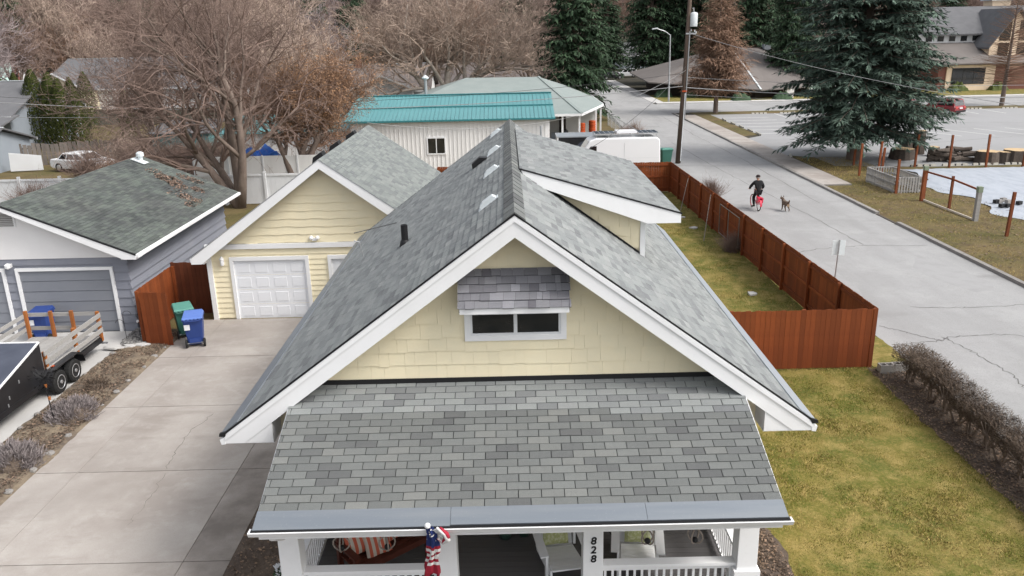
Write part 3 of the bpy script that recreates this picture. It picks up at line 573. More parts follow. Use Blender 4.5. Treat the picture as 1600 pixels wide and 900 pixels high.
tag(rest.build('upper_shingles', GREYSHI, porch), kind='stuff')
mbg = slab(o, u, v, n, 2.75, -.05, .275, -.01, .022); mbg.build('gutter_guard', GUARD, porch)
slab(o + u * 2.755, u, v, n, 2.75, -.03, .275, -.01, .022).build('gutter_guard', GUARD, porch)
slab(o + u * 5.51, u, v, n, W_ - 5.51, -.03, .275, -.01, .022).build('gutter_guard', GUARD, porch)
MB().prism([(PXL - .06, PY0 + .03, 2.845), (PXL - .06, PY0 - .06, 2.86), (PXL - .06, PY0 - .095, 2.935), (PXL - .06, PY0 + .03, 2.935)], (W_ + .12, 0, 0)).build('gutter', WHITE, porch)
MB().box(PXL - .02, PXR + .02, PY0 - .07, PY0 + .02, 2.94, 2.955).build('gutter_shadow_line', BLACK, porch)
dsp = MB(); dsp.path([(PXL + .22, PY0 + .1, 2.86), (PXL + .2, PY0 + .12, 2.72), (PXL + .3, PY0 + .3, 2.6), (PXL + .42, PY0 + .75, 2.5)], .045, 8); dsp.build('downspout_elbow', WHITE, porch, True)
for x in (PXL + .015, PXR - .015): MB().prism([(x - .03, PY0 + .02, 2.86), (x - .03, YW - .02, zp(YW) - .16), (x - .03, YW - .02, zp(YW) - .02), (x - .03, PY0 + .02, PZ0 - .03)], (.06, 0, 0)).build('porch_rake_board', WHITE, porch)
MB().box(PXL + .05, PXR - .05, PY0 + .03, 14.1, 2.76, 2.80).build('porch_ceiling', WHITE, porch)
MB().box(-3.62, 3.69, 10.5, 10.8, 2.45, 2.76).build('porch_beam', WHITE, porch)
fl = MB().box(-3.6, 3.67, 10.42, 14.2, .1, .66).build('porch_floor', WHITE2, house)
y = 10.4; k = 0
for k in range(27):
    y = 10.36 + k * .142; MB().box(-3.62, 3.69, y, y + .136, .64, .70).build('floor_board', FLOORM, fl)
posts = []
for (x0, x1) in ((-3.62, -3.31), (-1.22, -.92), (1.02, 1.32), (3.39, 3.69)):
    pb = MB(); d = .012
    pb.hexa([(x0 - d, 10.5 - d, .3), (x1 + d, 10.5 - d, .3), (x1 + d, 10.8 + d, .3), (x0 - d, 10.8 + d, .3), (x0, 10.5, 2.5), (x1, 10.5, 2.5), (x1, 10.8, 2.5), (x0, 10.8, 2.5)])
    p = bevel(pb.build('porch_post', WHITE, house), .008)
    MB().box(x0 - .05, x1 + .05, 10.45, 10.85, .3, 1.5).build('post_base', WHITE, p) if x0 in (3.39, -3.62) else None
    posts.append(p)
def railing(x0, x1, y0, y1, cap=.14):
    r0 = MB(); dx, dy = x1 - x0, y1 - y0; L_ = math.hypot(dx, dy)
    r0.beam((x0, y0, 1.56), (x1, y1, 1.56), cap, .05); r = r0.build('railing', WHITE, house)
    MB().beam((x0, y0, 1.49), (x1, y1, 1.49), .045, .09).build('top_rail', WHITE, r); MB().beam((x0, y0, .82), (x1, y1, .82), .06, .07).build('bottom_rail', WHITE, r)
    nb = int(L_ / .115)
    bm_ = MB().box(-.018, .018, -.018, .018, .84, 1.48).mesh('baluster', WHITE)
    for i in range(nb): t = (i + .5) / nb; link_mesh('baluster', bm_, r, (x0 + dx * t, y0 + dy * t, 0))
railing(-3.31, -1.22, 10.65, 10.65, .17); railing(1.32, 3.39, 10.65, 10.65, .17)
railing(-3.46, -3.46, 10.8, 14.1); railing(3.54, 3.54, 10.8, 14.1)
# house numbers on the post, written as flat dark figures
def number(ch, x, z, h):
    cu = bpy.data.curves.new('house_number', 'FONT'); cu.body = ch; cu.size = h * 1.42; cu.extrude = .004; cu.offset = .0035; cu.align_x = 'CENTER'; cu.shear = .12; cu.materials.append(BLACK)
    tmp = bpy.data.objects.new('tmp', cu); COL.objects.link(tmp); dg = bpy.context.evaluated_depsgraph_get(); me = bpy.data.meshes.new_from_object(tmp.evaluated_get(dg)); bpy.data.objects.remove(tmp)
    me.materials.clear(); me.materials.append(BLACK)
    ob = bpy.data.objects.new('house_number', me); COL.objects.link(ob); ob.parent = posts[2]; ob.location = V3((x, 10.488, z)) - org_of(posts[2]); ob.rotation_euler = (math.pi / 2, 0, 0)
for ch, z in (('8', 2.03), ('2', 1.87), ('8', 1.71)): number(ch, 1.17, z, .125)
# ---------------------------------------------------------------- cream garage
gar = thing('cream_garage', 'cream double garage with pale grey shingle roof and white panelled doors', 'garage', (-6.2, 31, 0))
GX, GP, GZ = -6.2, .70, 5.62; gy0, gy1 = 26.4, 36.6; gh = 4.62
def zg(x): return GZ - GP * abs(x - GX)
MB().prism([(-10.38, 26.9, 0), (-2.02, 26.9, 0), (-2.02, 26.9, zg(-2.02) - .16), (GX, 26.9, GZ - .2), (-10.38, 26.9, zg(-10.38) - .16)], (0, 9.3, 0)).build('wall', CREAMB, gar)
for s in (-1, 1):
    n = V3((s * GP, 0, 1)).normalized(); v = V3((-s, 0, GP)).normalized(); u = V3((0, 1, 0)); o = V3((GX + s * gh, gy0 + .03, zg(GX + gh))); LS_ = gh * math.hypot(1, GP); ln = gy1 - gy0 - .06
    d = MB().hexa([o - n * .1, o - n * .1 + u * ln, o + v * LS_ - n * .1 + u * ln, o + v * LS_ - n * .1, o - n * .012, o - n * .012 + u * ln, o + v * LS_ - n * .012 + u * ln, o + v * LS_ - n * .012]).build('roof_deck', DECK, gar)
    mb = MB(); field(mb, o, u, v, n, LS_, .145, .32, lambda q: (0, ln), 41 + s, 0, .016, jit=.3); tag(mb.build('shingle_field', GARSH, d), kind='stuff')
    xe = GX + s * (gh - .0); ya = gy0 - .01
    MB().prism([(GX, ya, GZ - .02), (xe, ya, zg(xe) - .02), (xe, ya, zg(xe) - .22), (GX + s * (gh - .35), ya, zg(xe) - .22), (GX, ya, GZ - .30)], (0, .045, 0)).build('rake_board', WHITE, gar)
    MB().prism([(GX, ya - .01, GZ + .012), (xe, ya - .01, zg(xe) + .012), (xe, ya - .01, zg(xe) - .016), (GX, ya - .01, GZ - .016)], (0, .016, 0)).build('drip_edge', GALV, gar)
    xi = GX + s * 4.2
    MB().prism([(xi, gy0 + .04, zg(xe) - .23), (xe, gy0 + .04, zg(xe) - .23), (xe, gy0 + .04, zg(xe) - .08), (xi, gy0 + .04, zg(xi) - .14)], (0, 9.9, 0)).build('boxed_eave', WHITE, gar)
    MB().box(xe - .03 if s < 0 else xe - .06, xe + .06 if s < 0 else xe + .03, gy0, gy1 - .05, zg(xe) - .15, zg(xe) - .03).build('gutter', WHITE, gar)
for k, y in enumerate((27.8, 30.6, 33.9)):
    MB().prism([(GX - .55, y, zg(GX - .55) + .02), (GX - .5, y, zg(GX - .5) + .22), (GX - .2, y, zg(GX - .2) + .2), (GX - .14, y, zg(GX - .14) + .02)], (0, .5, 0)).build('roof_vent', BLACK, gar)
MB().box(-10.46, -2.0, 26.80, 26.9, 2.56, 2.73).build('band_board', WHITE, gar)
MB().box(-10.46, -10.30, 26.79, 26.93, 0, 2.56).build('corner_board', WHITE, gar)
doors = [(-9.56, -7.07), (-6.17, -3.68)]
z = .06; k = 0
while z < 2.5:
    z1 = min(z + .19, 2.56); segs = [(-10.30, -9.68), (-6.95, -6.29), (-3.56, -2.02)] if z < 2.2 else [(-10.30, -2.02)]
    for a, b in segs: MB().hexa([(a, 26.862, z), (b, 26.862, z), (b, 26.9, z), (a, 26.9, z), (a, 26.888, z1), (b, 26.888, z1), (b, 26.9, z1), (a, 26.9, z1)]).build('siding_board', CREAMB, gar)
    z = z1
z = 2.76; rg = random.Random(4)
while z < 5.2:
    xa = max(-10.3, GX - (GZ - .28 - z) / GP); xb = min(-2.1, GX + (GZ - .28 - z) / GP); mb = MB(); N_ = max(4, int((xb - xa) / .15)); lo = []; ph = rg.uniform(0, 3)
    for i in range(N_ + 1):
        x = xa + (xb - xa) * i / N_; lo.append((x, z - .02 * (math.sin(x * 7 + ph) > .2) - .008 * math.sin(x * 2 + ph)))
    for (p, q) in zip(lo[:-1], lo[1:]):
        t0 = min(z + .275, zg(p[0]) - .24); t1 = min(z + .275, zg(q[0]) - .24)
        if t0 > p[1] and t1 > q[1]: mb.hexa([(p[0], 26.858, p[1]), (q[0], 26.858, q[1]), (q[0], 26.9, q[1]), (p[0], 26.9, p[1]), (p[0], 26.885, t0), (q[0], 26.885, t1), (q[0], 26.9, t1), (p[0], 26.9, t0)])
    if mb.v: mb.build('shake_course', CREAM, gar)
    z += .27
PANEL = M('garage_door_white', (.77, .78, .80), .5, [(1.2, .4, .75, (.72, .73, .75), .5)])
for (a, b) in doors:
    fr = MB(); fr.box(a - .12, a, 26.82, 26.9, 0, 2.27); fr.box(b, b + .12, 26.82, 26.9, 0, 2.27); fr.box(a, b, 26.82, 26.9, 2.14, 2.27); dfr = fr.build('garage_door', WHITE, gar)
    wd = (b - a) / 4
    for r in range(4):
        zz = .02 + r * .53
        MB().box(a, b, 26.895, 26.93, zz, zz + .52).build('door_section', PANEL, dfr)
        for c in range(4):
            x = a + c * wd; q = MB(); q.box(x + .09, x + wd - .09, 26.885, 26.897, zz + .09, zz + .43); bevel(q.build('door_panel', PANEL, dfr), .01)
lm = MB(); lm.lathe([(.05, -.12), (.06, -.1), (.07, .08), (.09, .1), (.02, .2)], (-9.92, 26.78, 2.12), 8); lm.box(-9.97, -9.87, 26.8, 26.87, 2.02, 2.2); lm.build('wall_lamp', WHITE, gar)
lm = MB(); lm.box(-6.75, -6.6, 26.8, 26.86, 2.8, 2.9)
for s in (-1, 1): lm.lathe([(.03, 0), (.07, .1), (.075, .14)], (-6.675 + s * .11, 26.72, 2.9), 10, 'y')
lm.build('flood_light', WHITE, gar)
# ---------------------------------------------------------------- grey garage of the neighbour
gg = thing('grey_garage', 'blue-grey lap sided garage with low green shingle roof strewn with leaves', 'garage', (-16.4, 31, 0))
QX, QP, QZ = -16.4, .415, 4.56; qy0, qy1, qh = 25.45, 36.1, 4.2
def zq(x): return QZ - QP * abs(x - QX)
MB().prism([(-20.05, 25.95, 0), (-12.78, 25.95, 0), (-12.78, 25.95, zq(-12.78) - .12), (QX, 25.95, QZ - .15), (-20.05, 25.95, zq(-20.05) - .12)], (0, 9.6, 0)).build('wall', GREYSIDE, gg)
MB().prism([(-20.1, 25.90, 2.62), (-12.72, 25.90, 2.62), (-12.72, 25.90, zq(-12.72) - .1), (QX, 25.90, QZ - .1), (-20.1, 25.90, zq(-20.1) - .1)], (0, .04, 0)).build('gable_panel', PINK, gg)
for s in (-1, 1):
    n = V3((s * QP, 0, 1)).normalized(); v = V3((-s, 0, QP)).normalized(); u = V3((0, 1, 0)); o = V3((QX + s * qh, qy0 + .03, zq(QX + qh))); LS_ = qh * math.hypot(1, QP); ln = qy1 - qy0
    d = MB().hexa([o - n * .1, o - n * .1 + u * ln, o + v * LS_ - n * .1 + u * ln, o + v * LS_ - n * .1, o - n * .01, o - n * .01 + u * ln, o + v * LS_ - n * .01 + u * ln, o + v * LS_ - n * .01]).build('roof_deck', DECK, gg)
    mb = MB(); field(mb, o, u, v, n, LS_, .14, .305, lambda q: (0, ln), 61 + s, 0, .014); tag(mb.build('shingle_field', GREENSH, d), kind='stuff')
    xe = QX + s * qh; ya = qy0 - .01
    MB().prism([(QX, ya, QZ - .05), (xe, ya, zq(xe) - .05), (xe, ya, zq(xe) - .17), (xe - s * .4, ya, zq(xe) - .17), (QX, ya, QZ - .19)], (0, .04, 0)).build('rake_board', WHITE, gg)
    MB().prism([(QX, ya - .012, QZ + .01), (xe, ya - .012, zq(xe) + .01), (xe, ya - .012, zq(xe) - .045), (QX, ya - .012, QZ - .045)], (0, .03, 0)).build('drip_edge', BLACK, gg)
    MB().prism([(xe - s * .52, qy0 + .04, zq(xe) - .18), (xe, qy0 + .04, zq(xe) - .18), (xe, qy0 + .04, zq(xe) - .12), (xe - s * .52, qy0 + .04, zq(xe - .52 * s) - .11)], (0, .44, 0)).build('eave_return', WHITE, gg)
    MB().box(min(xe, xe + s * .09), max(xe, xe + s * .09), qy0, qy1, zq(xe) - .11, zq(xe) - .0).build('gutter', WHITE, gg)
qd = [(-16.4, -13.35), (-19.95, -16.95)]
z = .0
while z < 2.6:
    z1 = min(2.62, z + .30)
    segs = [(-12.74, -13.25), (-16.5, -16.85), (-20.05, -20.08)] if z < 2.2 else [(-12.74, -20.05)]
    for b, a in segs: MB().hexa([(a, 25.905, z), (b, 25.905, z), (b, 25.95, z), (a, 25.95, z), (a, 25.935, z1), (b, 25.935, z1), (b, 25.95, z1), (a, 25.95, z1)]).build('siding_board', GREYSIDE, gg)
    MB().hexa([(-12.71, 25.9, z + .012), (-12.71, 35.5, z + .012), (-12.78, 35.5, z + .012), (-12.78, 25.9, z + .012), (-12.768, 25.9, z1), (-12.768, 35.5, z1), (-12.78, 35.5, z1), (-12.78, 25.9, z1)]).build('siding_board', GREYSIDE, gg)
    z = z1
for (a, b) in qd:
    fr = MB(); fr.box(a - .1, a, 25.86, 25.95, 0, 2.3); fr.box(b, b + .1, 25.86, 25.95, 0, 2.3); fr.box(a, b, 25.86, 25.95, 2.2, 2.3); fr = fr.build('garage_door', WHITE, gg)
    for r in range(6): MB().hexa([(a, 25.915, .02 + r * .365), (b, 25.915, .02 + r * .365), (b, 25.945, .02 + r * .365), (a, 25.945, .02 + r * .365), (a, 25.93, .37 + r * .365), (b, 25.93, .37 + r * .365), (b, 25.945, .37 + r * .365), (a, 25.945, .37 + r * .365)]).build('door_section', GREYDOOR, fr)
lv = MB().box(-16.95, -16.15, 25.87, 25.9, 3.72, 4.18).build('gable_vent', WHITE, gg)
for k in range(7): MB().hexa([(-16.9, 25.845, 3.75 + k * .06), (-16.2, 25.845, 3.75 + k * .06), (-16.2, 25.87, 3.79 + k * .06), (-16.9, 25.87, 3.79 + k * .06), (-16.9, 25.85, 3.757 + k * .06), (-16.2, 25.85, 3.757 + k * .06), (-16.2, 25.872, 3.797 + k * .06), (-16.9, 25.872, 3.797 + k * .06)]).build('louvre', GREYWOOD, lv)
lm = MB(); lm.lathe([(.02, -.1), (.09, -.05), (.1, .05), (.03, .1)], (-16.62, 25.75, 2.42), 10); lm.box(-16.68, -16.56, 25.78, 25.91, 2.36, 2.48); lm.build('wall_lamp', WHITE, gg)
zz = zq(-16.05); pv = MB(); pv.lathe([(.1, zz - .1), (.1, zz + .22), (.16, zz + .22), (.16, zz + .36), (.08, zz + .42)], (-16.0, 35.3, 0), 12); pv.obox((-16.0, 35.2, zz + .04), (.28, 0, -.116), (0, .25, 0), (.004, 0, .01)); pv.build('chimney_cap', GALV2, gg)
# leaf drifts lying on the green roof
def leafpile(cx, cy, rx, ry, n, seed, label):
    r = random.Random(seed); mb = MB(); c0 = V3((cx, cy, zq(cx)))
    for _ in range(n):
        a = r.uniform(0, 6.28); d = math.sqrt(r.random()); x = cx + math.cos(a) * d * rx; y = cy + math.sin(a) * d * ry; h = (1 - d) * .07 * r.random() + .02; l = r.uniform(.03, .075); b = r.uniform(0, 6.28); t = r.uniform(-.03, .03)
        z = zq(x) + h; n0 = len(mb.v); mb.v += [(x - math.cos(b) * l, y - math.sin(b) * l, z + t), (x + math.sin(b) * l * .5, y - math.cos(b) * l * .5, z + .01), (x + math.cos(b) * l, y + math.sin(b) * l, z - t), (x - math.sin(b) * l * .5, y + math.cos(b) * l * .5, z)]; mb.f.append((n0, n0 + 1, n0 + 2, n0 + 3))
    tag(mb.build('leaf_drift', LEAFP, None, False, c0), label, 'leaves', 'leaf drifts on the green roof', 'stuff')
LEAFP = M('roof_leaves', (.20, .145, .115), .9, rmode='isl', rcol=[(.25, .25, .25), (1, 1, 1), (1.9, 1.75, 1.6)])
for i, q in enumerate([(-14.5, 34.3, .55, .5, 420), (-13.95, 33.9, .4, .4, 220), (-13.3, 34.3, .3, .3, 110), (-12.85, 32.5, .25, .75, 160), (-13.3, 32.8, .25, .4, 90), (-15.2, 34.6, .35, .4, 70), (-13.6, 33.0, .5, .6, 60), (-14.0, 35.4, .6, .35, 200)]): leafpile(*q, i, 'patch of fallen brown leaves on the green shingle roof')
# ---------------------------------------------------------------- stained board fences
def board_fence(name, label, a, b, h=1.83, face=1, m=CEDAR, bw=.14, posts=True, rails=True, maxb=295, group=None, ragged=.012, seed=1):
    a, b = V3((*a, 0)), V3((*b, 0)); d = b - a; L_ = d.length; d.normalize(); nrm = V3((-d.y, d.x, 0)) * face; r = random.Random(seed)
    t = thing(name, label, 'fence', a, group); nb = int(L_ / bw); bw = L_ / nb
    ms = []
    for k in range(5): ms.append(MB().hexa([(0, -.009, .04), (bw - .003, -.009, .04), (bw - .003, .009, .04), (0, .009, .04), (.0, -.009, h - ragged * k * .5), (bw - .006, -.009, h - ragged * r.random()), (bw - .006, .009, h - ragged * k * .5), (0, .009, h - ragged * k * .5)]).mesh('board', m))
    ang = math.atan2(d.y, d.x)
    rest = MB()
    for i in range(nb):
        p = a + d * (i * bw) + nrm * .025
        if i < maxb: link_mesh('board', ms[r.randrange(5)], t, p + nrm * r.uniform(-.003, .003), (0, 0, ang))
        else: c = p + d * bw / 2; rest.obox(c + V3((0, 0, h / 2)), d * (bw / 2 - .003), nrm * .009, V3((0, 0, h / 2 - .03)))
    if rest.v: tag(rest.build('far_boards', m, t), kind='stuff')
    if posts:
        npst = max(1, round(L_ / 2.44))
        pm_ = MB().box(-.045, .045, -.045, .045, 0, h - .02).mesh('post', m)
        for i in range(npst + 1): link_mesh('post', pm_, t, a + d * (L_ * i / npst) - nrm * .045, (0, 0, ang))
    if rails:
        for z in (.28, h * .52, h - .18): MB().beam(a - nrm * .01 + V3((0, 0, z)), b - nrm * .01 + V3((0, 0, z)), .04, .09).build('rail', m, t)
    return t
board_fence('board_fence', 'red-brown board fence facing the front lawn beside the yellow house', (4.2, 21.42), (10.33, 21.42), face=-1, seed=1)
FSIDE = board_fence('board_fence', 'long red-brown board fence between the back yard and the road', (10.33, 21.42), (9.75, 48.2), face=-1, seed=2, maxb=190)
board_fence('board_fence', 'red-brown board fence across the back of the yard before the white van', (-4.2, 48.2), (9.75, 48.2), face=1, seed=3)
board_fence('board_fence', 'red-brown fence return hiding the wheelie bins beside the grey garage', (-12.0, 24.6), (-12.0, 27.5), face=1, rails=False, seed=4)
board_fence('board_fence', 'dark brown fence panel closing the gap beside the cream garage', (-12.0, 27.55), (-10.45, 27.55), h=1.95, face=-1, m=CEDARD, rails=False, seed=5)
board_fence('fence_gate', 'free-standing brown board screen in front of the green bin', (-11.84, 24.5), (-10.95, 24.42), face=-1, posts=False, seed=6)
# the metal gate frame and braces leaning on the inside of the long fence
t = thing('gate_frame', 'galvanized tube gate frame fixed against the inside of the long fence', 'gate', (9.9, 36, 0))
def onf(y, off=-.14): return 10.33 - (y - 21.42) * .58 / 26.78 + off
for a, b in (((33.9, .25), (33.9, 1.6)), ((36.9, .25), (36.9, 1.6)), ((35.5, .25), (35.5, 1.6)), ((33.9, .25), (36.9, .25)), ((33.9, 1.6), (36.9, 1.6))):
    MB().tube((onf(a[0]), a[0], a[1]), (onf(b[0]), b[0], b[1]), .022, n=6).build('frame_tube', OLDWOOD, t)
for i, (y0, y1, dx) in enumerate(((38.6, 36.4, -.9), (43.2, 41.8, -.8))):
    tag(MB().tube((onf(y0), y0, 1.7), (onf(y1) + dx, y1 - .3, .0), .018, n=6).build('brace_pole', OLDWOOD, None, False, (onf(y1) + dx, y1 - .3, 0)), 'thin metal pole leaning against the long fence ' + ('beside the gate frame' if i == 0 else 'near the back corner'), 'pole')
tag(MB().tube((5.9, 47.6, 1.75), (5.4, 46.2, 0), .03, n=6).build('brace_pole', POSTW, None, False, (5.4, 46.2, 0)), 'slanting pole leaning on the back fence before the van', 'pole')
# pale stepping stones lying along the fence
rs = random.Random(5)
for i, (x, y) in enumerate(((8.9, 28.2), (9.0, 41.0), (9.1, 38.7), (8.8, 43.5), (9.0, 45.4))):
    mb = MB(); pts = [(x + math.cos(k * 1.05) * rs.uniform(.12, .24), y + math.sin(k * 1.05) * rs.uniform(.12, .24), .03) for k in range(6)]; mb.prism(pts, (0, 0, .06))
    tag(mb.build('stepping_stone', CONCL, None, False, (x, y, .03)), 'flat pale stone lying in the grass along the long fence', 'stone', 'pale stones along the fence')
# cinder blocks at the hedge end
def cinder(x, y, a):
    t = thing('cinder_block', 'grey hollow concrete block lying at the end of the bare hedge', 'block', (0, 0, 0), 'concrete blocks by the hedge')
    mb = MB(); W2, D2, H2 = .2, .11, .26; wl_ = .03
    mb.box(-W2, W2, -D2, -D2 + wl_, 0, H2); mb.box(-W2, W2, D2 - wl_, D2, 0, H2)
    for xx in (-W2, -.015, W2 - .03): mb.box(xx + .001, xx + .029, -D2 + wl_, D2 - wl_, 0, H2 - .002)
    mb.box(-W2 + .03, W2 - .03, -D2 + wl_, D2 - wl_, 0, .02); mb.build('block_shell', CURB, t); t.location = (x, y, .05); t.rotation_euler = (0, 0, a)
cinder(10.56, 20.95, .04); cinder(10.97, 21.0, .08)
# ---------------------------------------------------------------- wheelie bins
def bin_(loc, rz, body, lid, label, tilt=0):
    t = thing('wheelie_bin', label, 'bin', (0, 0, 0), 'wheelie bins'); b = MB()
    b.hexa([(-.22, -.24, .08), (.22, -.24, .08), (.22, .24, .06), (-.22, .24, .06), (-.30, -.36, .96), (.30, -.36, .96), (.30, .34, .96), (-.30, .34, .96)]); bo = bevel(b.build('body', body, t), .03)
    MB().box(-.315, .315, -.375, .355, .93, .975).build('rim', body, bo)
    l = MB(); l.hexa([(-.32, -.40, .978), (.32, -.40, .978), (.32, .37, .978), (-.32, .37, .978), (-.30, -.37, 1.03), (.30, -.37, 1.03), (.27, .33, 1.08), (-.27, .33, 1.08)]); bevel(l.build('lid', lid, t), .02)
    for k in range(5): MB().box(-.26 + k * .115, -.2 + k * .115, -.42, -.39, .965, 1.0).build('hinge_lug', lid, bo)
    MB().tube((-.24, -.42, .93), (.24, -.42, .93), .016, n=6).build('handle', body, t)
    for s in (-1, 1):
        w_ = MB().lathe([(.05, -.03), (.13, -.03), (.14, 0), (.13, .03), (.05, .03)], (s * .27, -.26, .14), 14, 'x').build('wheel', RUBBER, t)
    MB().tube((-.27, -.26, .14), (.27, -.26, .14), .015, n=6).build('axle', GALV, t)
    MB().box(-.17, .17, -.30, -.27, .16, .30).build('wheel_guard', body, bo)
    MB().box(-.27, -.10, -.357, -.345, .62, .80).build('sticker', WHITE2, bo) if body is BLUEP else None
    t.location = loc; t.rotation_euler = (0, 0, rz); return t
bin_((-10.22, 24.45, .03), .28, BLUEP, BLUEL, 'blue wheelie bin standing on the driveway beside the brown screen')
bin_((-10.88, 25.3, .03), .5, GREENP, GREENL, 'green wheelie bin tucked behind the brown board screen')
bin_((-15.55, 25.25, .02), .1, BLUEP, BLUEP, 'dark blue wheelie bin in front of the grey garage door')
# ---------------------------------------------------------------- trailer
tr = thing('trailer', 'flatbed trailer with orange posts, grey slat sides and black wedge nose', 'trailer', (-14.1, 21.5, 0))
bx0, bx1 = -15.2, -13.0; ry = 23.95
dk = MB().box(bx0, bx1, 20.7, ry, .50, .56).build('deck', BLACK, tr)
for k in range(14): MB().box(bx0 + .03 + k * .155, bx0 + .03 + k * .155 + .148, 20.75, ry - .02, .56, .595).build('deck_plank', GREYWOOD, dk)
for x in (bx0 - .01, bx1 + .01): MB().beam((x, 17.0, .46), (x, ry + .02, .46), .07, .15).build('frame_rail', BLACKG, tr)
MB().beam((bx0, ry + .03, .46), (bx1, ry + .03, .46), .06, .16).build('rear_sill', BLACKG, tr)
MB().box(bx1 - .1, bx1 + .12, ry + .07, ry + .12, .28, .33).build('step', GALV, tr)
def tpost(x, y, h=1.42, lean=(0, 0)):
    MB().hexa([(x - .045, y - .045, .42), (x + .045, y - .045, .42), (x + .045, y + .045, .42), (x - .045, y + .045, .42), (x - .045 + lean[0], y - .045 + lean[1], h), (x + .045 + lean[0], y - .045 + lean[1], h), (x + .045 + lean[0], y + .045 + lean[1], h), (x - .045 + lean[0], y + .045 + lean[1], h)]).build('stake_post', ORWOOD, tr)
for y in (20.85, 22.45, ry - .02): tpost(bx1 + .02, y, 1.40 if y > 21 else 1.30)
for y in (22.2, ry - .02): tpost(bx0 - .02, y, 1.46)
for x in (-14.45, -13.8): tpost(x, ry + .0, 1.44)
for z in (.78, 1.02, 1.27): MB().beam((bx1 + .075, 20.75, z), (bx1 + .075, ry + .03, z), .03, .14).build('side_slat', GREYWOOD, tr)
for z in (.86, 1.08, 1.30): MB().beam((bx0 - .075, 21.0, z), (bx0 - .075, ry, z), .03, .12).build('side_slat', GREYWOOD, tr)
for z in (.86, 1.31): MB().beam((bx0, ry + .06, z), (bx1, ry + .06, z), .03, .12).build('gate_slat', GREYWOOD, tr)
nz = MB(); nx0, nx1 = bx0 - .02, bx1 + .03
nz.prism([(nx0, 20.7, .36), (nx0, 20.7, 1.62), (nx0, 16.9, .72), (nx0, 16.5, .6), (nx0, 16.5, .40)], (nx1 - nx0, 0, 0)); nose = nz.build('nose_box', BLACKG, tr)
MB().hexa([(nx0 + .02, 20.68, 1.622), (nx1 - .02, 20.68, 1.622), (nx1 - .02, 16.95, .737), (nx0 + .02, 16.95, .737), (nx0 + .02, 20.68, 1.635), (nx1 - .02, 20.68, 1.635), (nx1 - .02, 16.95, .75), (nx0 + .02, 16.95, .75)]).build('nose_cover', CHAR, nose)
MB().beam((nx1 - .005, 20.7, 1.635), (nx1 - .005, 16.95, .75), .045, .035).build('edge_trim', WHITE, nose); MB().beam((nx0, 20.69, 1.637), (nx1, 20.69, 1.637), .045, .035).build('edge_trim', WHITE, nose)
for y, z in ((19.0, .72), (18.9, .55), (19.5, .95)): MB().box(nx1, nx1 + .012, y, y + .035, z, z + .09).build('latch', GALV, nose)
sc_ = MB(); rr = random.Random(2)
for k in range(9):
    y = 18.72 + k * .062; sc_.obox((nx1 + .006, y, .46 + .012 * math.sin(k * 2.1)), (0, .012, .006), (.003, 0, 0), (0, .004, .03 + .014 * rr.random()))
sc_.beam((nx1 + .006, 18.68, .415), (nx1 + .006, 19.28, .425), .006, .016); sc_.build('white_script_lettering', WHITE, nose)
fd = MB(); ff = [(20.42, .42), (20.50, .66), (20.68, .80), (22.02, .80), (22.2, .66), (22.28, .42)]
for (ya, za), (yb, zb) in zip(ff[:-1], ff[1:]): fd.hexa([(-12.98, ya, za), (-12.68, ya, za), (-12.68, yb, zb), (-12.98, yb, zb), (-12.98, ya, za + .02), (-12.68, ya, za + .02), (-12.68, yb, zb + .02), (-12.98, yb, zb + .02)])
fd.build('fender', BLACKG, tr)
MB().box(-12.90, -12.84, 20.9, 21.0, .80, .835).build('marker_light', ORANGE, tr)
for y in (20.95, 21.75):
    for x, sgn in ((-12.82, 1), (-15.4, -1)):
        w_ = MB().lathe([(.17, -.1), (.30, -.1), (.34, -.07), (.345, 0), (.34, .07), (.30, .1), (.18, .1)], (x, y, .345), 24, 'x').build('wheel', RUBBER, tr)
        MB().lathe([(.03, .06 * sgn), (.17, .05 * sgn), (.205, .102 * sgn), (.19, .108 * sgn), (.16, .08 * sgn), (.06, .085 * sgn), (.05, .12 * sgn)], (x, y, .345), 16, 'x').build('rim', CHROME, w_)
        for k in range(8):
            a = k * math.pi / 4; MB().lathe([(.022, .07 * sgn), (.022, .092 * sgn)], (x, y + math.cos(a) * .115, .345 + math.sin(a) * .115), 6, 'x').build('rim_hole', BLACK, w_)
# ---------------------------------------------------------------- planting strip details
t = thing('yard_ornament', 'dark metal leaf ornament on a tall stake among the lavender', 'ornament', (-11.86, 18.9, 0)); rq = random.Random(6)
MB().tube((-11.86, 18.9, .05), (-11.93, 18.9, 1.5), .014, n=6).build('stake', BLACK, t)
for k in range(2): MB().tube((-11.865 - k * .03, 18.89, .75 + k * .35), (-11.865 - k * .03, 18.89, .83 + k * .35), .035, n=8).build('copper_cup', ORWOOD, t)
for k in range(46):
    a = rq.uniform(0, 6.28); d = rq.uniform(.08, .36); c = V3((-11.93 + math.cos(a) * d, 18.9 + rq.uniform(-.12, .12), 1.33 + math.sin(a) * d)); dr = V3((math.cos(a), rq.uniform(-.4, .4), math.sin(a))).normalized(); sd_ = dr.cross(V3((0, 1, .2))).normalized()
    m_ = MB(); m_.face([c - dr * .05, c + sd_ * .02, c + dr * .055, c - sd_ * .02]); m_.path([(-11.93, 18.9, 1.33), c], .004, 3, False); m_.build('metal_leaf', BLACK, t)
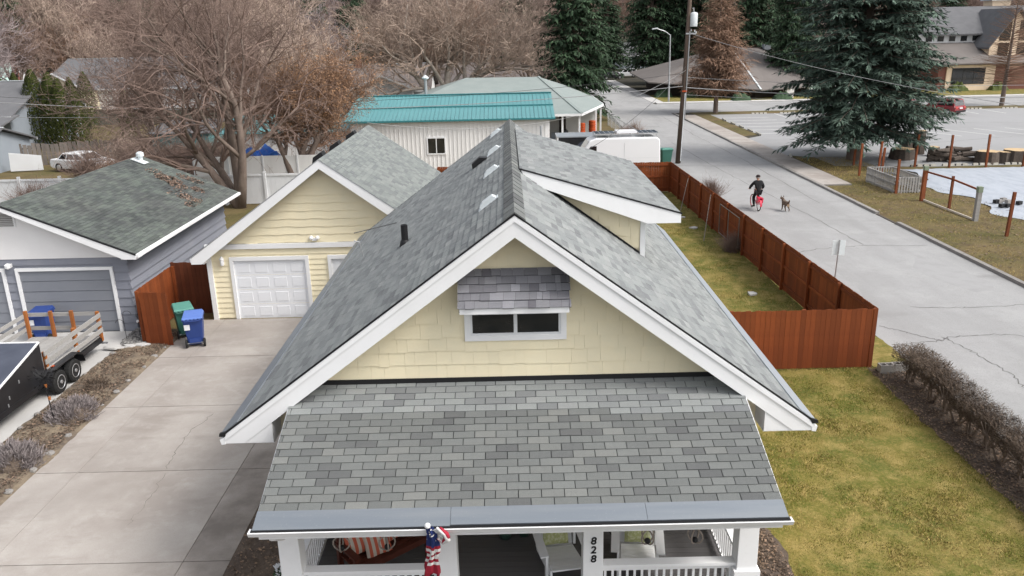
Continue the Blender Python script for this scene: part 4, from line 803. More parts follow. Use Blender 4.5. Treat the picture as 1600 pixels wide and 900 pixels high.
for i, (x, y, h) in enumerate(((-12.66, 24.85, 1.05), (-12.25, 24.95, .68))):
    t = thing('garden_hook', ('tall twin shepherd hook by the grey garage corner' if i == 0 else 'short garden stake with white ball beside the brown screen'), 'garden stake', (x, y, 0))
    MB().tube((x, y, 0), (x, y, h * .85), .009, n=5).build('stake', BLACK, t)
    if i == 0:
        for s in (-1, 1): MB().path([(x, y, h * .6 + (s + 1) * .15)] + [(x + s * .14 * (1 - math.cos(q)), y, h * .62 + (s + 1) * .15 + .14 * math.sin(q)) for q in (.6, 1.2, 1.8, 2.4, 3.0)], .008, 5).build('hook', BLACK, t)
    else: MB().ball((x, y, h), .05).build('white_ball', WHITE, t, True)
rs = random.Random(15)
for i, (x, y, s) in enumerate(((-12.75, 24.15, .34), (-12.3, 24.2, .3), (-11.95, 24.3, .26))):
    pts = [(x + math.cos(k * 1.25) * s * rs.uniform(.6, 1.2), y + math.sin(k * 1.25) * s * .5 * rs.uniform(.7, 1.2), .08) for k in range(5)]
    tag(bevel(MB().prism(pts, (0, .02, .06)).build('broken_slab', CONCL, None, False, (x, y, .08)), .01), 'broken flat concrete piece edging the gravel by the screen', 'stone', 'broken slabs by the gravel')
GRAV = M('dark_gravel', (.16, .155, .15), .9, rmode='isl', rcol=[(.4, .4, .4), (1, 1, 1), (1.9, 1.9, 1.85)])
mb = MB(); rs = random.Random(8)
for _ in range(900):
    x, y = rs.uniform(-12.75, -11.9), rs.uniform(24.35, 25.85)
    if x + (y - 24.3) * .3 < -12.62: continue
    s = rs.uniform(.015, .035); mb.obox((x, y, .1 + rs.uniform(0, .02)), (s, s * .4, .003), (-s * .3, s * .8, .004), (0, 0, s * .6))
tag(mb.build('gravel', GRAV), 'dark grey gravel at the foot of the grey garage', 'gravel', kind='stuff')
rs = random.Random(12)
for i in range(34):
    s = rs.uniform(.05, .12); side = i % 2; x = (-11.12 if side else -12.62) + rs.uniform(-.05, .05); y = 10 + i * .43 + rs.uniform(-.1, .1); m_ = MB(); m_.ball((x, y, .07), s, 7, 4, (1, 1, .55))
    for j in range(len(m_.v)): q = m_.v[j]; m_.v[j] = (q[0] + rs.uniform(-.02, .02), q[1] + rs.uniform(-.02, .02), q[2])
    tag(m_.build('border_rock', CURB, None, False, (x, y, .03)), 'small grey rock edging the planting strip', 'rock', 'rocks edging the planting strip')
def stalk_bush(name, label, cat, loc, r, h, n, m, seed, group=None, wd=.008):
    rr = random.Random(seed); mb = MB()
    cl = [(rr.uniform(0, 6.28), math.acos(rr.uniform(.05, 1)), rr.uniform(.72, 1.08)) for _ in range(46)]
    for _ in range(n):
        a, e, l = cl[rr.randrange(46)] if rr.random() < .8 else (rr.uniform(0, 6.28), math.acos(rr.uniform(.05, 1)), rr.uniform(.6, .95))
        a += rr.gauss(0, .16); e = min(1.52, abs(e + rr.gauss(0, .13))); d = V3((math.cos(a) * math.sin(e) * r, math.sin(a) * math.sin(e) * r, math.cos(e) * h)); q = rr.uniform(.45, .95) * l
        b = d * q + V3((0, 0, .03)); t_ = (d.normalized() * .5 + V3((rr.gauss(0, .35), rr.gauss(0, .35), rr.uniform(.2, .9)))).normalized() * rr.uniform(.06, .15) * min(1.3, r + .5); sd_ = t_.orthogonal().normalized() * wd
        mb.face([b - sd_ * .7, b + sd_ * .7, b + t_ * .7 + sd_, b + t_, b + t_ * .7 - sd_])
    o = thing(name, label, cat, loc, group); o2 = mb.build('stems', m); o2.parent = o
    c = MB(); c.lathe([(r * .75, .02), (r * .72, h * .3), (r * .45, h * .6), (.02, h * .72)], (0, 0, 0), 12); o3 = c.build('woody_core', SOIL); o3.parent = o; return o
stalk_bush('lavender_bush', 'grey lavender bush beside the metal leaf ornament', 'bush', (-11.62, 19.3, 0), .72, .50, 5200, LAVM, 1, 'dormant lavender')
stalk_bush('lavender_bush', 'wide grey lavender bush nearest the open end of the driveway', 'bush', (-11.72, 16.9, 0), .70, .52, 5000, LAVM, 2, 'dormant lavender')
stalk_bush('lavender_bush', 'small dried perennial clump past the lavender towards the screen', 'bush', (-11.9, 21.2, 0), .4, .28, 700, HEDGEM, 3, 'dormant lavender')
# ---------------------------------------------------------------- porch furniture
def pillow(mb, c, u, v, n, w, h, t, bands=None):
    pass
def cushion(name, label, c, ux, uy, w, h, t, mats, group, nb=7):
    # a puffed square cushion, cut into stripe bands that are its parts
    ux, uy = V3(ux).normalized(), V3(uy).normalized(); n = ux.cross(uy); root = thing(name, label, 'cushion', c, group); c = V3(c); K = 8
    def P(i, j, s):
        a, b = i * 2 - 1, j * 2 - 1; p = max(0, (1 - a * a) * (1 - b * b)) ** .45
        return c + ux * a * w / 2 * (1 - .06 * (1 - abs(b))) + uy * b * h / 2 * (1 - .06 * (1 - abs(a))) + n * s * t / 2 * p
    for k in range(nb):
        m = MB()
        for s in (1, -1):
            for q in range(2):
                for j in range(K):
                    i0 = (k + q / 2) / nb; i1 = (k + (q + 1) / 2) / nb; m.face([P(i0, j / K, s), P(i1, j / K, s), P(i1, (j + 1) / K, s), P(i0, (j + 1) / K, s)])
        m.build('stripe', mats[k % len(mats)], root, True)
    return root
be = thing('porch_bench', 'dark reddish wooden bench standing on the grey porch floor', 'bench', (0, 0, 0))
for k in range(5): MB().box(-.7, .7, -.25 + k * .105, -.16 + k * .105, .40, .43).build('seat_slat', BENCHW, be)
MB().box(-.7, .7, -.28, -.25, .32, .43).build('front_apron', BENCHW, be)
for k in range(4): MB().hexa([(-.7, .27 + k * .03, .5 + k * .13), (.7, .27 + k * .03, .5 + k * .13), (.7, .30 + k * .03, .5 + k * .13), (-.7, .30 + k * .03, .5 + k * .13), (-.7, .295 + k * .03, .6 + k * .13), (.7, .295 + k * .03, .6 + k * .13), (.7, .325 + k * .03, .6 + k * .13), (-.7, .325 + k * .03, .6 + k * .13)]).build('back_slat', BENCHW, be)
for s in (-1, 1):
    MB().box(s * .7 - .04, s * .7 + .04, -.3, -.22, 0, .64).build('leg', BENCHW, be); MB().box(s * .7 - .04, s * .7 + .04, .26, .34, 0, .95).build('leg', BENCHW, be); MB().box(s * .7 - .06, s * .7 + .06, -.34, .34, .64, .68).build('arm_rest', BENCHW, be)
be.location = (-2.26, 11.86, .70); be.rotation_euler = (0, 0, .70)
def bw_(x, y, z): c, s = math.cos(.70), math.sin(.70); return (-2.26 + x * c - y * s, 11.86 + x * s + y * c, .70 + z)
ux = (math.cos(.70), math.sin(.70), 0)
cushion('striped_cushion', 'coral and cream striped cushion leaning forward on the bench seat', bw_(-.18, -.06, .62), (math.cos(.42), math.sin(.42), .15), (-.25, .45, .75), .44, .44, .16, [CUSHC, CUSHO], 'striped cushions', 8)
cushion('striped_cushion', 'coral striped cushion at the arm of the bench behind the front cushion', bw_(-.46, .12, .66), ux, (-.3, .4, .8), .42, .42, .15, [CUSHO, CUSHC], 'striped cushions', 7)
cushion('striped_cushion', 'coral striped cushion against the middle of the bench back', bw_(.24, .08, .66), ux, (-.3, .4, .8), .42, .42, .15, [CUSHC, CUSHO], 'striped cushions', 7)
def adirondack(loc, rz, label):
    t = thing('garden_chair', label, 'chair', (0, 0, 0), 'white slatted chairs'); 
    for k in range(7): y = -.62 + k * .15; z = .42 - k * .035; MB().obox((0, y, z), (.275, 0, 0), (0, .068, -.016), (0, .004, .011)).build('seat_slat', WHITE, t)
    for k in range(5): MB().obox((-.24 + k * .12, .50, .62 + .05 * (1 - abs(k - 2) / 2)), (.055, 0, 0), (0, .011, -.003), (0, .15, .42 + .05 * (1 - abs(k - 2) / 2))).build('back_slat', WHITE, t)
    for s in (-1, 1):
        MB().obox((s * .37, -.1, .60), (.07, 0, 0), (0, .42, 0), (0, 0, .013)).build('arm_rest', WHITE, t); MB().box(s * .32 - .02, s * .32 + .02, -.46, -.36, 0, .59).build('front_leg', WHITE, t)
        MB().beam((s * .29, -.66, .36), (s * .29, .55, .05), .03, .12).build('back_leg', WHITE, t); MB().box(s * .33 - .02, s * .33 + .02, .3, .36, .2, .59).build('arm_support', WHITE, t)
    t.location = loc; t.rotation_euler = (0, 0, rz)
adirondack((.74, 11.76, .70), .16, 'white slatted garden chair on the porch beside the numbered post'); adirondack((2.06, 11.76, .70), -.14, 'white slatted garden chair on the porch near the side railing')
for (x, y, rz, lb) in ((.68, 12.08, .16, 'green patterned cushion on the white chair beside the numbered post'), (2.11, 12.08, -.14, 'green patterned cushion on the white chair near the railing')):
    cushion('green_cushion', lb, (x, y, 1.16), (math.cos(rz), math.sin(rz), 0), (0, .35, .9), .46, .42, .15, [CUSHG], 'green cushions', 4)
t = thing('folding_table', 'small black folding table between the two white chairs', 'table', (1.55, 12.75, .7))
MB().lathe([(.24, 1.16), (.25, 1.18), (.24, 1.2)], (1.55, 12.75, 0), 18).build('table_top', BLACK, t)
for s in (-1, 1):
    for q in (-1, 1): MB().tube((1.55 - s * .22, 12.75 + q * .16, .70), (1.55 + s * .18, 12.75 + q * .16, 1.16), .012, n=5).build('leg', BLACK, t)
for i, (x, y) in enumerate(((-.2, 12.62), (.14, 12.7))):
    t = thing('flower_pot', ('green glazed flower pot on the porch by the entrance, flag side' if i == 0 else 'green glazed flower pot on the porch by the entrance, chair side'), 'pot', (x, y, .7), 'porch pots')
    MB().lathe([(.09, .70), (.14, .84), (.16, .97), (.17, .98), (.17, 1.0), (.145, 1.0), (.13, .95)], (x, y, 0), 16).build('pot', TERRA, t, True); MB().lathe([(.13, .94), (.02, .96)], (x, y, 0), 12).build('soil', SOIL, t)
for i, (x, lb) in enumerate(((-2.76, 'rope hanger with dark ball over the bench arm'), (-2.04, 'rope hanger with dark ball before the striped cushions'), (2.07, 'rope hanger with dark ball before the white chair'), (2.82, 'rope hanger with dark ball beside the right side railing'))):
    t = thing('rope_hanger', lb, 'hanging ornament', (x, 10.9, 1.72), 'rope hangers under the porch beam'); z = 1.84
    for q in range(2):
        a = q * math.pi / 2 + .3 * i; pts = [(x + math.cos(a) * s_ * .13 * math.sin(p), 10.9 + math.sin(a) * s_ * .13 * math.sin(p), z - .13 * math.cos(p) * 1.0 + .02) for s_ in (1, -1) for p in ([.1, .5, 1.0, 1.5, 2.0, 2.5, 3.0] if s_ == 1 else [3.0, 2.5, 2.0, 1.5, 1.0, .5, .1])]
        MB().path(pts, .013, 6).build('rope_loop', ROPE, t, True)
    MB().ball((x, 10.9, z - .06), .05, 10, 7).build('dark_ball', BLACK, t, True); MB().tube((x, 10.9, z + .14), (x, 10.9, 2.46), .008, n=5).build('cord', ROPE, t)
# flag furled round its pole
t = thing('flag', 'furled flag with blue starred corner and red and white stripes on the porch post', 'flag', (-1.07, 10.5, 1.9))
tip, bas = V3((-1.21, 9.5, 3.09)), V3((-1.1, 10.48, 2.2)); MB().tube(bas, tip, .013, n=8).build('pole', WHITE, t); MB().ball(tip, .042, 12, 8).build('finial', WHITE, t, True); MB().tube(bas + V3((0, .03, -.05)), bas + V3((0, -.08, .09)), .025, n=8).build('bracket', GALV, t)
parts = {}
top = tip.lerp(bas, .06); rf = random.Random(3); NV, NU = 36, 22
def fp(i, j):
    v = j / NV; a = 2 * math.pi * i / NU; z = top.z - .04 - v * 1.08; y = top.y + .05 + v * .36; r = (.035 + .04 * math.sin(min(1, v * 1.6) * 1.57) + (.02 * math.sin(v * 9) if v > .5 else 0)) * (1 + .38 * math.sin(a * 4 + v * 5) + .15 * math.sin(a * 7))
    zz = z + (.09 * math.sin(a * 1.5 + .5) if v > .9 else 0)
    return (top.x + .03 * math.sin(v * 5) + r * math.cos(a) * 1.1, y + r * math.sin(a) * .7, zz)
for j in range(NV):
    for i in range(NU):
        v = j / NV; key = 0 if v < .36 else 1 + int((v - .36) * 17.0 + .45 * math.sin(2 * math.pi * i / NU) + .5)
        parts.setdefault(key, MB()).face([fp(i, j), fp((i + 1) % NU, j), fp((i + 1) % NU, j + 1), fp(i, j + 1)])
for k, m_ in parts.items(): m_.build('canton' if k == 0 else ('red_stripe' if k % 2 else 'white_stripe'), FLAGB if k == 0 else (FLAGR if k % 2 or k > 7 else FLAGW), t, True)
for k in range(24):
    i, j = rf.randrange(NU), rf.uniform(1, 11); p = V3(fp(i, int(j))); cc = V3((top.x, top.y + .05 + j / NV * .36, p.z)); d = (p - cc).normalized(); sd_ = d.cross(V3((0, 0, 1))).normalized(); p = p + d * .006
    MB().face([p + (sd_ * math.cos(q) + V3((0, 0, 1)) * math.sin(q)) * (.017 if q_ % 2 == 0 else .008) for q_ in range(10) for q in [q_ * .628 + 1.57]]).build('star', FLAGW, t)
for s, (m_, nm) in enumerate(((FLAGW, 'white_stripe'), (FLAGR, 'red_stripe'))):
    MB().path([(top.x + .1 + .05 * s, top.y + .06, top.z - .06), (top.x + .22 + .02 * s, top.y + .02, top.z - .14), (top.x + .25, top.y + .06, top.z - .26 + .05 * s), (top.x + .17, top.y + .12, top.z - .34), (top.x + .1, top.y + .1, top.z - .26)], [.02, .035, .04, .03, .015], 6).build(nm, m_, t, True)
# ---------------------------------------------------------------- skinned figures
def skin(name, verts, edges, rad, m, parent, sub=2, root=0):
    me = bpy.data.meshes.new(name); me.from_pydata(verts, edges, []); me.materials.append(m)
    o = bpy.data.objects.new(name, me); COL.objects.link(o); o.parent = parent
    md = o.modifiers.new('skin', 'SKIN'); md.use_smooth_shade = True
    for i, sv in enumerate(me.skin_vertices[0].data): r = rad[i]; sv.radius = (r, r) if not isinstance(r, tuple) else r; sv.use_root = (i == root)
    s = o.modifiers.new('sub', 'SUBSURF'); s.levels = sub; s.render_levels = sub
    return o
bk = thing('bicycle', 'red cruiser bicycle with red mudguard ridden along the road', 'bicycle', (0, 0, 0))
def wheel(y):
    pts = [(0, y + .33 * math.cos(a), .34 + .33 * math.sin(a)) for a in [k * math.pi / 14 for k in range(28)]]
    w_ = MB().path(pts + [pts[0]], .024, 6, False).build('wheel', RUBBER, bk); rp_ = [(0, y + .30 * math.cos(a), .34 + .30 * math.sin(a)) for a in [k * math.pi / 14 for k in range(29)]]
    MB().path(rp_, .011, 4, False).build('rim', REDBIKE if y > .5 else CHROME, w_); sp_ = MB()
    for k in range(14): a = k * math.pi / 7; sp_.tube((0, y, .34), (0, y + .3 * math.cos(a), .34 + .3 * math.sin(a)), .003, n=3)
    sp_.build('spokes', GALV, w_)
wheel(0); wheel(1.12)
fr = MB(); fr.path([(0, .36, .90), (0, .45, .33)], .02, 6); fr.path([(0, .40, .78), (0, .7, .80), (0, .90, .88)], .02, 6); fr.path([(0, .45, .32), (0, .7, .5), (0, .90, .80)], .022, 6); fr.path([(.05, 0, .34), (.03, .38, .72)], .012, 5); fr.path([(-.05, 0, .34), (-.03, .38, .72)], .012, 5); fr.path([(.05, 0, .34), (.04, .45, .32)], .012, 5); fr.path([(-.05, 0, .34), (-.04, .45, .32)], .012, 5); fr.build('frame', REDBIKE, bk)
MB().path([(.05, 1.12, .34), (.04, .98, .72), (0, .90, .92), (0, .87, 1.0)], .016, 6).build('fork', CHROME, bk)
MB().path([(-.33, .62, 1.04), (-.28, .76, 1.08), (-.1, .86, 1.06), (.1, .86, 1.06), (.28, .76, 1.08), (.33, .62, 1.04)], .014, 6).build('handlebar', CHROME, bk)
MB().obox((0, .30, .93), (.10, 0, 0), (0, .14, .0), (0, 0, .035)).build('saddle', BLACK, bk)
mg = MB()
for k in range(9):
    a0, a1 = math.pi * (.28 + k * .085), math.pi * (.28 + (k + 1) * .085); mg.hexa([(-.055, .36 * math.cos(a0), .34 + .36 * math.sin(a0)), (.055, .36 * math.cos(a0), .34 + .36 * math.sin(a0)), (.055, .36 * math.cos(a1), .34 + .36 * math.sin(a1)), (-.055, .36 * math.cos(a1), .34 + .36 * math.sin(a1)), (-.05, .375 * math.cos(a0), .34 + .375 * math.sin(a0)), (.05, .375 * math.cos(a0), .34 + .375 * math.sin(a0)), (.05, .375 * math.cos(a1), .34 + .375 * math.sin(a1)), (-.05, .375 * math.cos(a1), .34 + .375 * math.sin(a1))])
mg.build('rear_mudguard', REDBIKE, bk); MB().box(-.13, .13, -.28, .12, .72, .735).build('rear_rack', REDBIKE, bk)
for s in (-1, 1): MB().hexa([(s * .06, -.26, .46), (s * .12, -.26, .46), (s * .12, .08, .46), (s * .06, .08, .46), (s * .06, -.28, .71), (s * .14, -.28, .71), (s * .14, .10, .71), (s * .06, .10, .71)]).build('pannier', REDBIKE, bk)
for s, (py, pz) in ((-1, (.45, .16)), (1, (.45, .50))): MB().obox((s * .13, py, pz), (.05, 0, 0), (0, .045, 0), (0, 0, .012)).build('pedal', BLACK, bk)
# rider: one skinned body, clothes over it
rider = thing('person', 'person in black jacket, black trousers and dark cap riding the red bicycle', 'person', (0, 0, 0))
B = dict(pel=(0, .26, 1.0), sp=(0, .30, 1.2), ch=(0, .36, 1.4), nk=(0, .40, 1.56), hd0=(0, .42, 1.63), hd=(0, .44, 1.72), hd2=(0, .43, 1.79), lsh=(-.19, .38, 1.48), lel=(-.36, .46, 1.25), lwr=(-.35, .62, 1.09), rsh=(.19, .38, 1.48), rel=(.33, .44, 1.24), rwr=(.34, .61, 1.09), lhp=(-.10, .28, .97), lkn=(-.13, .56, .62), lan=(-.13, .42, .24), lto=(-.13, .56, .19), rhp=(.10, .28, .97), rkn=(.13, .70, .88), ran=(.13, .44, .58), rto=(.13, .58, .53))
RR = dict(pel=.135, sp=.125, ch=.15, nk=.06, hd0=.075, hd=.098, hd2=.085, lsh=.07, lel=.05, lwr=.035, rsh=.07, rel=.05, rwr=.035, lhp=.095, lkn=.065, lan=.045, lto=.038, rhp=.095, rkn=.065, ran=.045, rto=.038)
ed = [('pel', 'sp'), ('sp', 'ch'), ('ch', 'nk'), ('nk', 'hd0'), ('hd0', 'hd'), ('hd', 'hd2'), ('ch', 'lsh'), ('lsh', 'lel'), ('lel', 'lwr'), ('ch', 'rsh'), ('rsh', 'rel'), ('rel', 'rwr'), ('pel', 'lhp'), ('lhp', 'lkn'), ('lkn', 'lan'), ('lan', 'lto'), ('pel', 'rhp'), ('rhp', 'rkn'), ('rkn', 'ran'), ('ran', 'rto')]
for s, wn_n in ((-1, 'lwr'), (1, 'rwr')):      # palms and five curled fingers on each grip
    wx, wy, wz = B[wn_n]; pm = wn_n + 'p'; B[pm] = (wx, wy + .06, wz - .01); RR[pm] = .032; ed.append((wn_n, pm))
    for k in range(4):
        f1, f2 = '%sf%d' % (pm, k), '%sg%d' % (pm, k); B[f1] = (wx - .033 + k * .022, wy + .12 - abs(k - 1.4) * .006, wz - .005); B[f2] = (wx - .033 + k * .022, wy + .125 - abs(k - 1.4) * .006, wz - .05); RR[f1] = .0095; RR[f2] = .008; ed += [(pm, f1), (f1, f2)]
    f1 = pm + 't'; B[f1] = (wx - s * .05, wy + .08, wz - .03); RR[f1] = .010; ed.append((pm, f1))
def sk(name, keys, m, grow, parent, root):
    idx = {k: i for i, k in enumerate(keys)}; return skin(name, [B[k] for k in keys], [(idx[a], idx[b]) for a, b in ed if a in idx and b in idx], [RR[k] + grow for k in keys], m, parent, 2, idx[root])
body = sk('body', list(B), SKIN, 0, rider, 'pel')
sk('jacket', ['pel', 'sp', 'ch', 'nk', 'lsh', 'lel', 'lwr', 'rsh', 'rel', 'rwr'], CLOTH, .028, rider, 'sp')
sk('trousers', ['pel', 'lhp', 'lkn', 'lan', 'rhp', 'rkn', 'ran'], CLOTH, .02, rider, 'pel')
for a, b in (('lan', 'lto'), ('ran', 'rto')): p, q = V3(B[a]), V3(B[b]); MB().obox(p.lerp(q, .5) + V3((0, 0, -.03)), (.05, 0, 0), (q - p) * .8, (0, .004, .035)).build('shoe', BLACK, rider)
cp = MB(); cp.lathe([(.112, 0), (.118, .03), (.105, .08), (.06, .11), (.01, .118)], (0, .435, 1.755), 14); cp.obox((-.02, .55, 1.762), (.08, 0, 0), (0, .06, -.006), (0, 0, .008)); cp.build('cap', M('cap_cloth', (.03, .02, .02), .9), rider, True)
for s in (-1, 1): MB().ball((s * .1, .43, 1.71), .022, 6, 5).build('ear', SKIN, rider)
MB().ball((0, .54, 1.70), .018, 6, 5).build('nose', SKIN, rider)
for s in (-1, 1): MB().ball((s * .035, .528, 1.725), .012, 6, 4).build('eye', BLACK, rider)
MB().box(-.03, .03, .522, .534, 1.655, 1.665).build('mouth', M('lips', (.35, .14, .12), .6), rider)
hb = MB(); hb.lathe([(.1, 0), (.106, .04), (.1, .07)], (0, .425, 1.69), 12); hb.build('hair', M('grey_hair', (.30, .27, .25), .9), rider, True)
for o in (bk, rider): o.location = (13.40, 42.41, .01); o.rotation_euler = (0, 0, .02)
# dog walking behind the bicycle
dog = thing('dog', 'small brown and tan dog trotting away on the road behind the bicycle', 'dog', (0, 0, 0))
dv = [(0, 0, .44), (0, .16, .42), (0, .34, .43), (0, .46, .47), (0, .54, .56), (-.03, .60, .63), (-.05, .69, .61), (-.06, .76, .59), (-.08, .03, .36), (-.09, .10, .26), (-.09, -.02, .14), (-.09, .01, .02), (.08, .03, .36), (.09, .07, .26), (.09, -.08, .14), (.09, -.05, .02), (-.08, .38, .34), (-.085, .38, .18), (-.085, .42, .02), (.08, .38, .34), (.085, .41, .18), (.085, .36, .02), (0, -.09, .49), (.02, -.16, .58), (.03, -.13, .66)]
de = [(0, 1), (1, 2), (2, 3), (3, 4), (4, 5), (5, 6), (6, 7), (0, 8), (8, 9), (9, 10), (10, 11), (0, 12), (12, 13), (13, 14), (14, 15), (2, 16), (16, 17), (17, 18), (2, 19), (19, 20), (20, 21), (0, 22), (22, 23), (23, 24)]
dr_ = [.115, .11, .13, .11, .08, .085, .055, .035, .075, .05, .03, .026, .075, .05, .03, .026, .06, .035, .028, .06, .035, .028, .045, .04, .025]
skin('body', dv, de, dr_, DOGM, dog, 2, 1)
for s in (-1, 1): MB().hexa([(-.03 + s * .05, .57, .68), (-.03 + s * .09, .57, .67), (-.03 + s * .09, .60, .67), (-.03 + s * .05, .60, .68), (-.03 + s * .065, .58, .77), (-.03 + s * .08, .58, .77), (-.03 + s * .08, .59, .77), (-.03 + s * .065, .59, .77)]).build('ear', DOGM, dog)
MB().hexa([(-.07, -.115, .30), (.07, -.115, .30), (.07, -.07, .30), (-.07, -.07, .30), (-.05, -.12, .42), (.05, -.12, .42), (.05, -.07, .42), (-.05, -.07, .42)]).build('tan_breeches', M('tan_fur', (.30, .21, .14), .9), dog)
dog.location = (14.79, 42.0, .01); dog.rotation_euler = (0, 0, .12)
# ---------------------------------------------------------------- vehicles
def car(name, label, loc, rz, body, L_=4.6, W_=1.85, H_=1.65, kind='suv', group=None):
    t = thing(name, label, 'car', (0, 0, 0), group); h = L_ / 2; w2 = W_ / 2; zb = .95
    low = [(-h, .42), (-h + .03, .78), (-h + .12, zb), (h - 1.15, zb), (h - .25, zb - .14), (h, .68), (h - .02, .38), (h - .2, .25), (-h + .2, .25)]
    b = MB(); b.prism([(x, -w2, z) for x, z in low], (0, W_, 0)); bo = bevel(b.build('body', body, t), .06, 2)
    if kind == 'suv': bt, tp = (-h + .14, h - 1.2), (-h + .35, h - 1.95)
    else: bt, tp = (-h + .7, h - 1.25), (-h + 1.25, h - 2.05)
    c = MB(); i = .17; c.hexa([(bt[0], -w2 + .04, zb - .02), (bt[1], -w2 + .04, zb - .02), (bt[1], w2 - .04, zb - .02), (bt[0], w2 - .04, zb - .02), (tp[0], -w2 + i, H_), (tp[1], -w2 + i, H_), (tp[1], w2 - i, H_), (tp[0], w2 - i, H_)]); bevel(c.build('cabin', body, t), .05, 2)
    def lerp(a, b_, f): return a + (b_ - a) * f
    for s in (-1, 1):
        for (f0, f1) in ((.06, .30), (.34, .62), (.66, .93)):
            g = MB(); pts = []
            for f, hz in ((f0, .1), (f1, .1), (f1, .84), (f0, .84)): x = lerp(lerp(bt[0], bt[1], f), lerp(tp[0], tp[1], f), hz); pts.append((x, s * (lerp(w2 - .04, w2 - i, hz) + .008), lerp(zb - .02, H_, hz)))
            g.face(pts); g.build('side_window', GLASS, t)
    for e, nm in ((0, 'rear_window'), (1, 'windscreen')):
        g = MB(); sg = -1 if e == 0 else 1; pts = []
        for yy, hz in ((-.86, .12), (.86, .12), (.82, .86), (-.82, .86)): pts.append((lerp(bt[e], tp[e], hz) + sg * .012, yy * lerp(w2 - .04, w2 - i, hz), lerp(zb - .02, H_, hz)))
        g.face(pts); g.build(nm, GLASS, t)
    for x in (-h + .85, h - .85):
        for s in (-1, 1):
            wl_ = MB().lathe([(.18, -.1), (.33, -.1), (.345, 0), (.33, .1), (.2, .1)], (x, s * (w2 - .08), .345), 18, 'y').build('wheel', RUBBER, t); MB().lathe([(.02, s * .1), (.2, s * .1), (.19, s * .115), (.02, s * .118)], (x, s * (w2 - .08), .345), 12, 'y').build('rim', CHROME, wl_)
    for s in (-1, 1):
        MB().box(-h - .012, -h + .1, s * .66 - .17, s * .66 + .17, .74, .90).build('tail_light', FLAGR if body is not RED else M('lamp_red', (.5, .06, .05), .3), t); MB().box(h - .14, h + .008, s * .62 - .18, s * .62 + .18, .60, .72).build('headlight', WHITE2, t)
    MB().box(-h - .05, -h + .05, -w2 + .1, w2 - .1, .34, .52).build('bumper', BLACK if kind == 'suv' else body, t); MB().box(-h - .058, -h - .05, -.26, .26, .70, .82).build('number_plate', WHITE2, t)
    if kind == 'suv':
        for s in (-1, 1): MB().beam((tp[0] + .1, s * .6, H_ + .04), (tp[1] - .1, s * .6, H_ + .04), .03, .03).build('roof_rail', CHROME, t)
    t.location = loc; t.rotation_euler = (0, 0, rz); return t
car('parked_car', 'dark red SUV parked in the lot beyond the big spruce', (46.6, 88.0, .02), R_(118), RED)
car('parked_car', 'dark red car mostly hidden behind the big spruce beside the red SUV', (43.0, 89.4, .02), R_(118), RED, H_=1.5, kind='sedan')
car('parked_car', 'white SUV parked side-on at the far end of the road', (24.2, 168, .1), R_(180), VAN)
car('parked_car', 'black car parked in front of the far white SUV', (20.6, 163, .02), R_(200), BLACKG, H_=1.45, kind='sedan')
car('parked_car', 'bright lime green car behind the trunks of the paired spruces', (33.4, 160, .02), R_(190), LIME, H_=1.6)
car('parked_car', 'pale old sedan parked behind the white vinyl fence', (-32.2, 61.5, .02), R_(-20), WHITE2, 4.8, 1.85, 1.42, 'sedan')
t = thing('white_van', 'white high-roof van with roof rack and solar panels behind the back fence', 'van', (0, 0, 0))
b = MB(); w2 = 1.0; prof = [(2.95, .45), (2.98, 1.0), (2.92, 2.45), (2.7, 2.62), (-1.35, 2.62), (-1.75, 2.45), (-2.35, 1.55), (-3.0, 1.25), (-3.05, .5), (-2.9, .35), (2.9, .35)]
b.prism([(x, -w2, z) for x, z in prof], (0, 2 * w2, 0)); bevel(b.build('body', VAN, t), .08, 3)
for s in (-1, 1):
    MB().face([(-2.22, s * 1.012, 1.45), (-1.28, s * 1.012, 1.42), (-1.28, s * 1.012, 2.12), (-1.66, s * 1.012, 2.12)]).build('cab_window', GLASS, t)
    for x in (-2.05, 1.75): w_ = MB().lathe([(.18, -.11), (.34, -.11), (.36, 0), (.34, .11), (.18, .11)], (x, s * .92, .36), 18, 'y').build('wheel', RUBBER, t)
    MB().box(-1.2, 2.9, s * 1.0 - .006, s * 1.0 + .006, 1.28, 1.31).build('body_crease', WHITE2, t)
    MB().box(.55, .565, s * 1.0 - .005, s * 1.0 + .005, .5, 2.3).build('panel_seam', GALV, t)
MB().face([(-1.80, -.85, 2.40), (-1.80, .85, 2.40), (-2.33, .9, 1.58), (-2.33, -.9, 1.58)]).build('windscreen', GLASS, t)
MB().box(-2.15, -2.0, -1.22, -1.02, 1.35, 1.6).build('wing_mirror', BLACK, t)
rk = MB()
for y in (-.85, .85): rk.tube((-1.4, y, 2.83), (2.8, y, 2.83), .025, n=6)
rack = rk.build('roof_rack', GALV, t)
for k in range(6): x = -1.3 + k * .8; MB().tube((x, -.85, 2.83), (x, .85, 2.83), .02, n=6).build('cross_bar', GALV, rack); [MB().tube((x, s * .85, 2.6), (x, s * .85, 2.83), .02, n=5).build('rack_foot', GALV, rack) for s in (-1, 1)]
for x0, x1, mm in ((-1.35, .0, SOLAR), (1.55, 2.85, SOLAR)):
    p = MB().box(x0, x1, -.75, .75, 2.86, 2.90).build('solar_panel', GALV, rack)
    for i in range(4):
        for j in range(4): wx = (x1 - x0) / 4; MB().box(x0 + i * wx + .02, x0 + (i + 1) * wx - .02, -.73 + j * .365, -.73 + j * .365 + .345, 2.90, 2.906).build('cell', mm, p)
MB().box(.1, 1.45, -.6, .6, 2.86, 2.99).build('roof_box', VAN, t)
t.location = (7.15, 54.5, .0); t.rotation_euler = (0, 0, .015)
t = thing('box_trailer', 'low black box trailer with pale blue top behind the white van', 'trailer', (5, 61, 0))
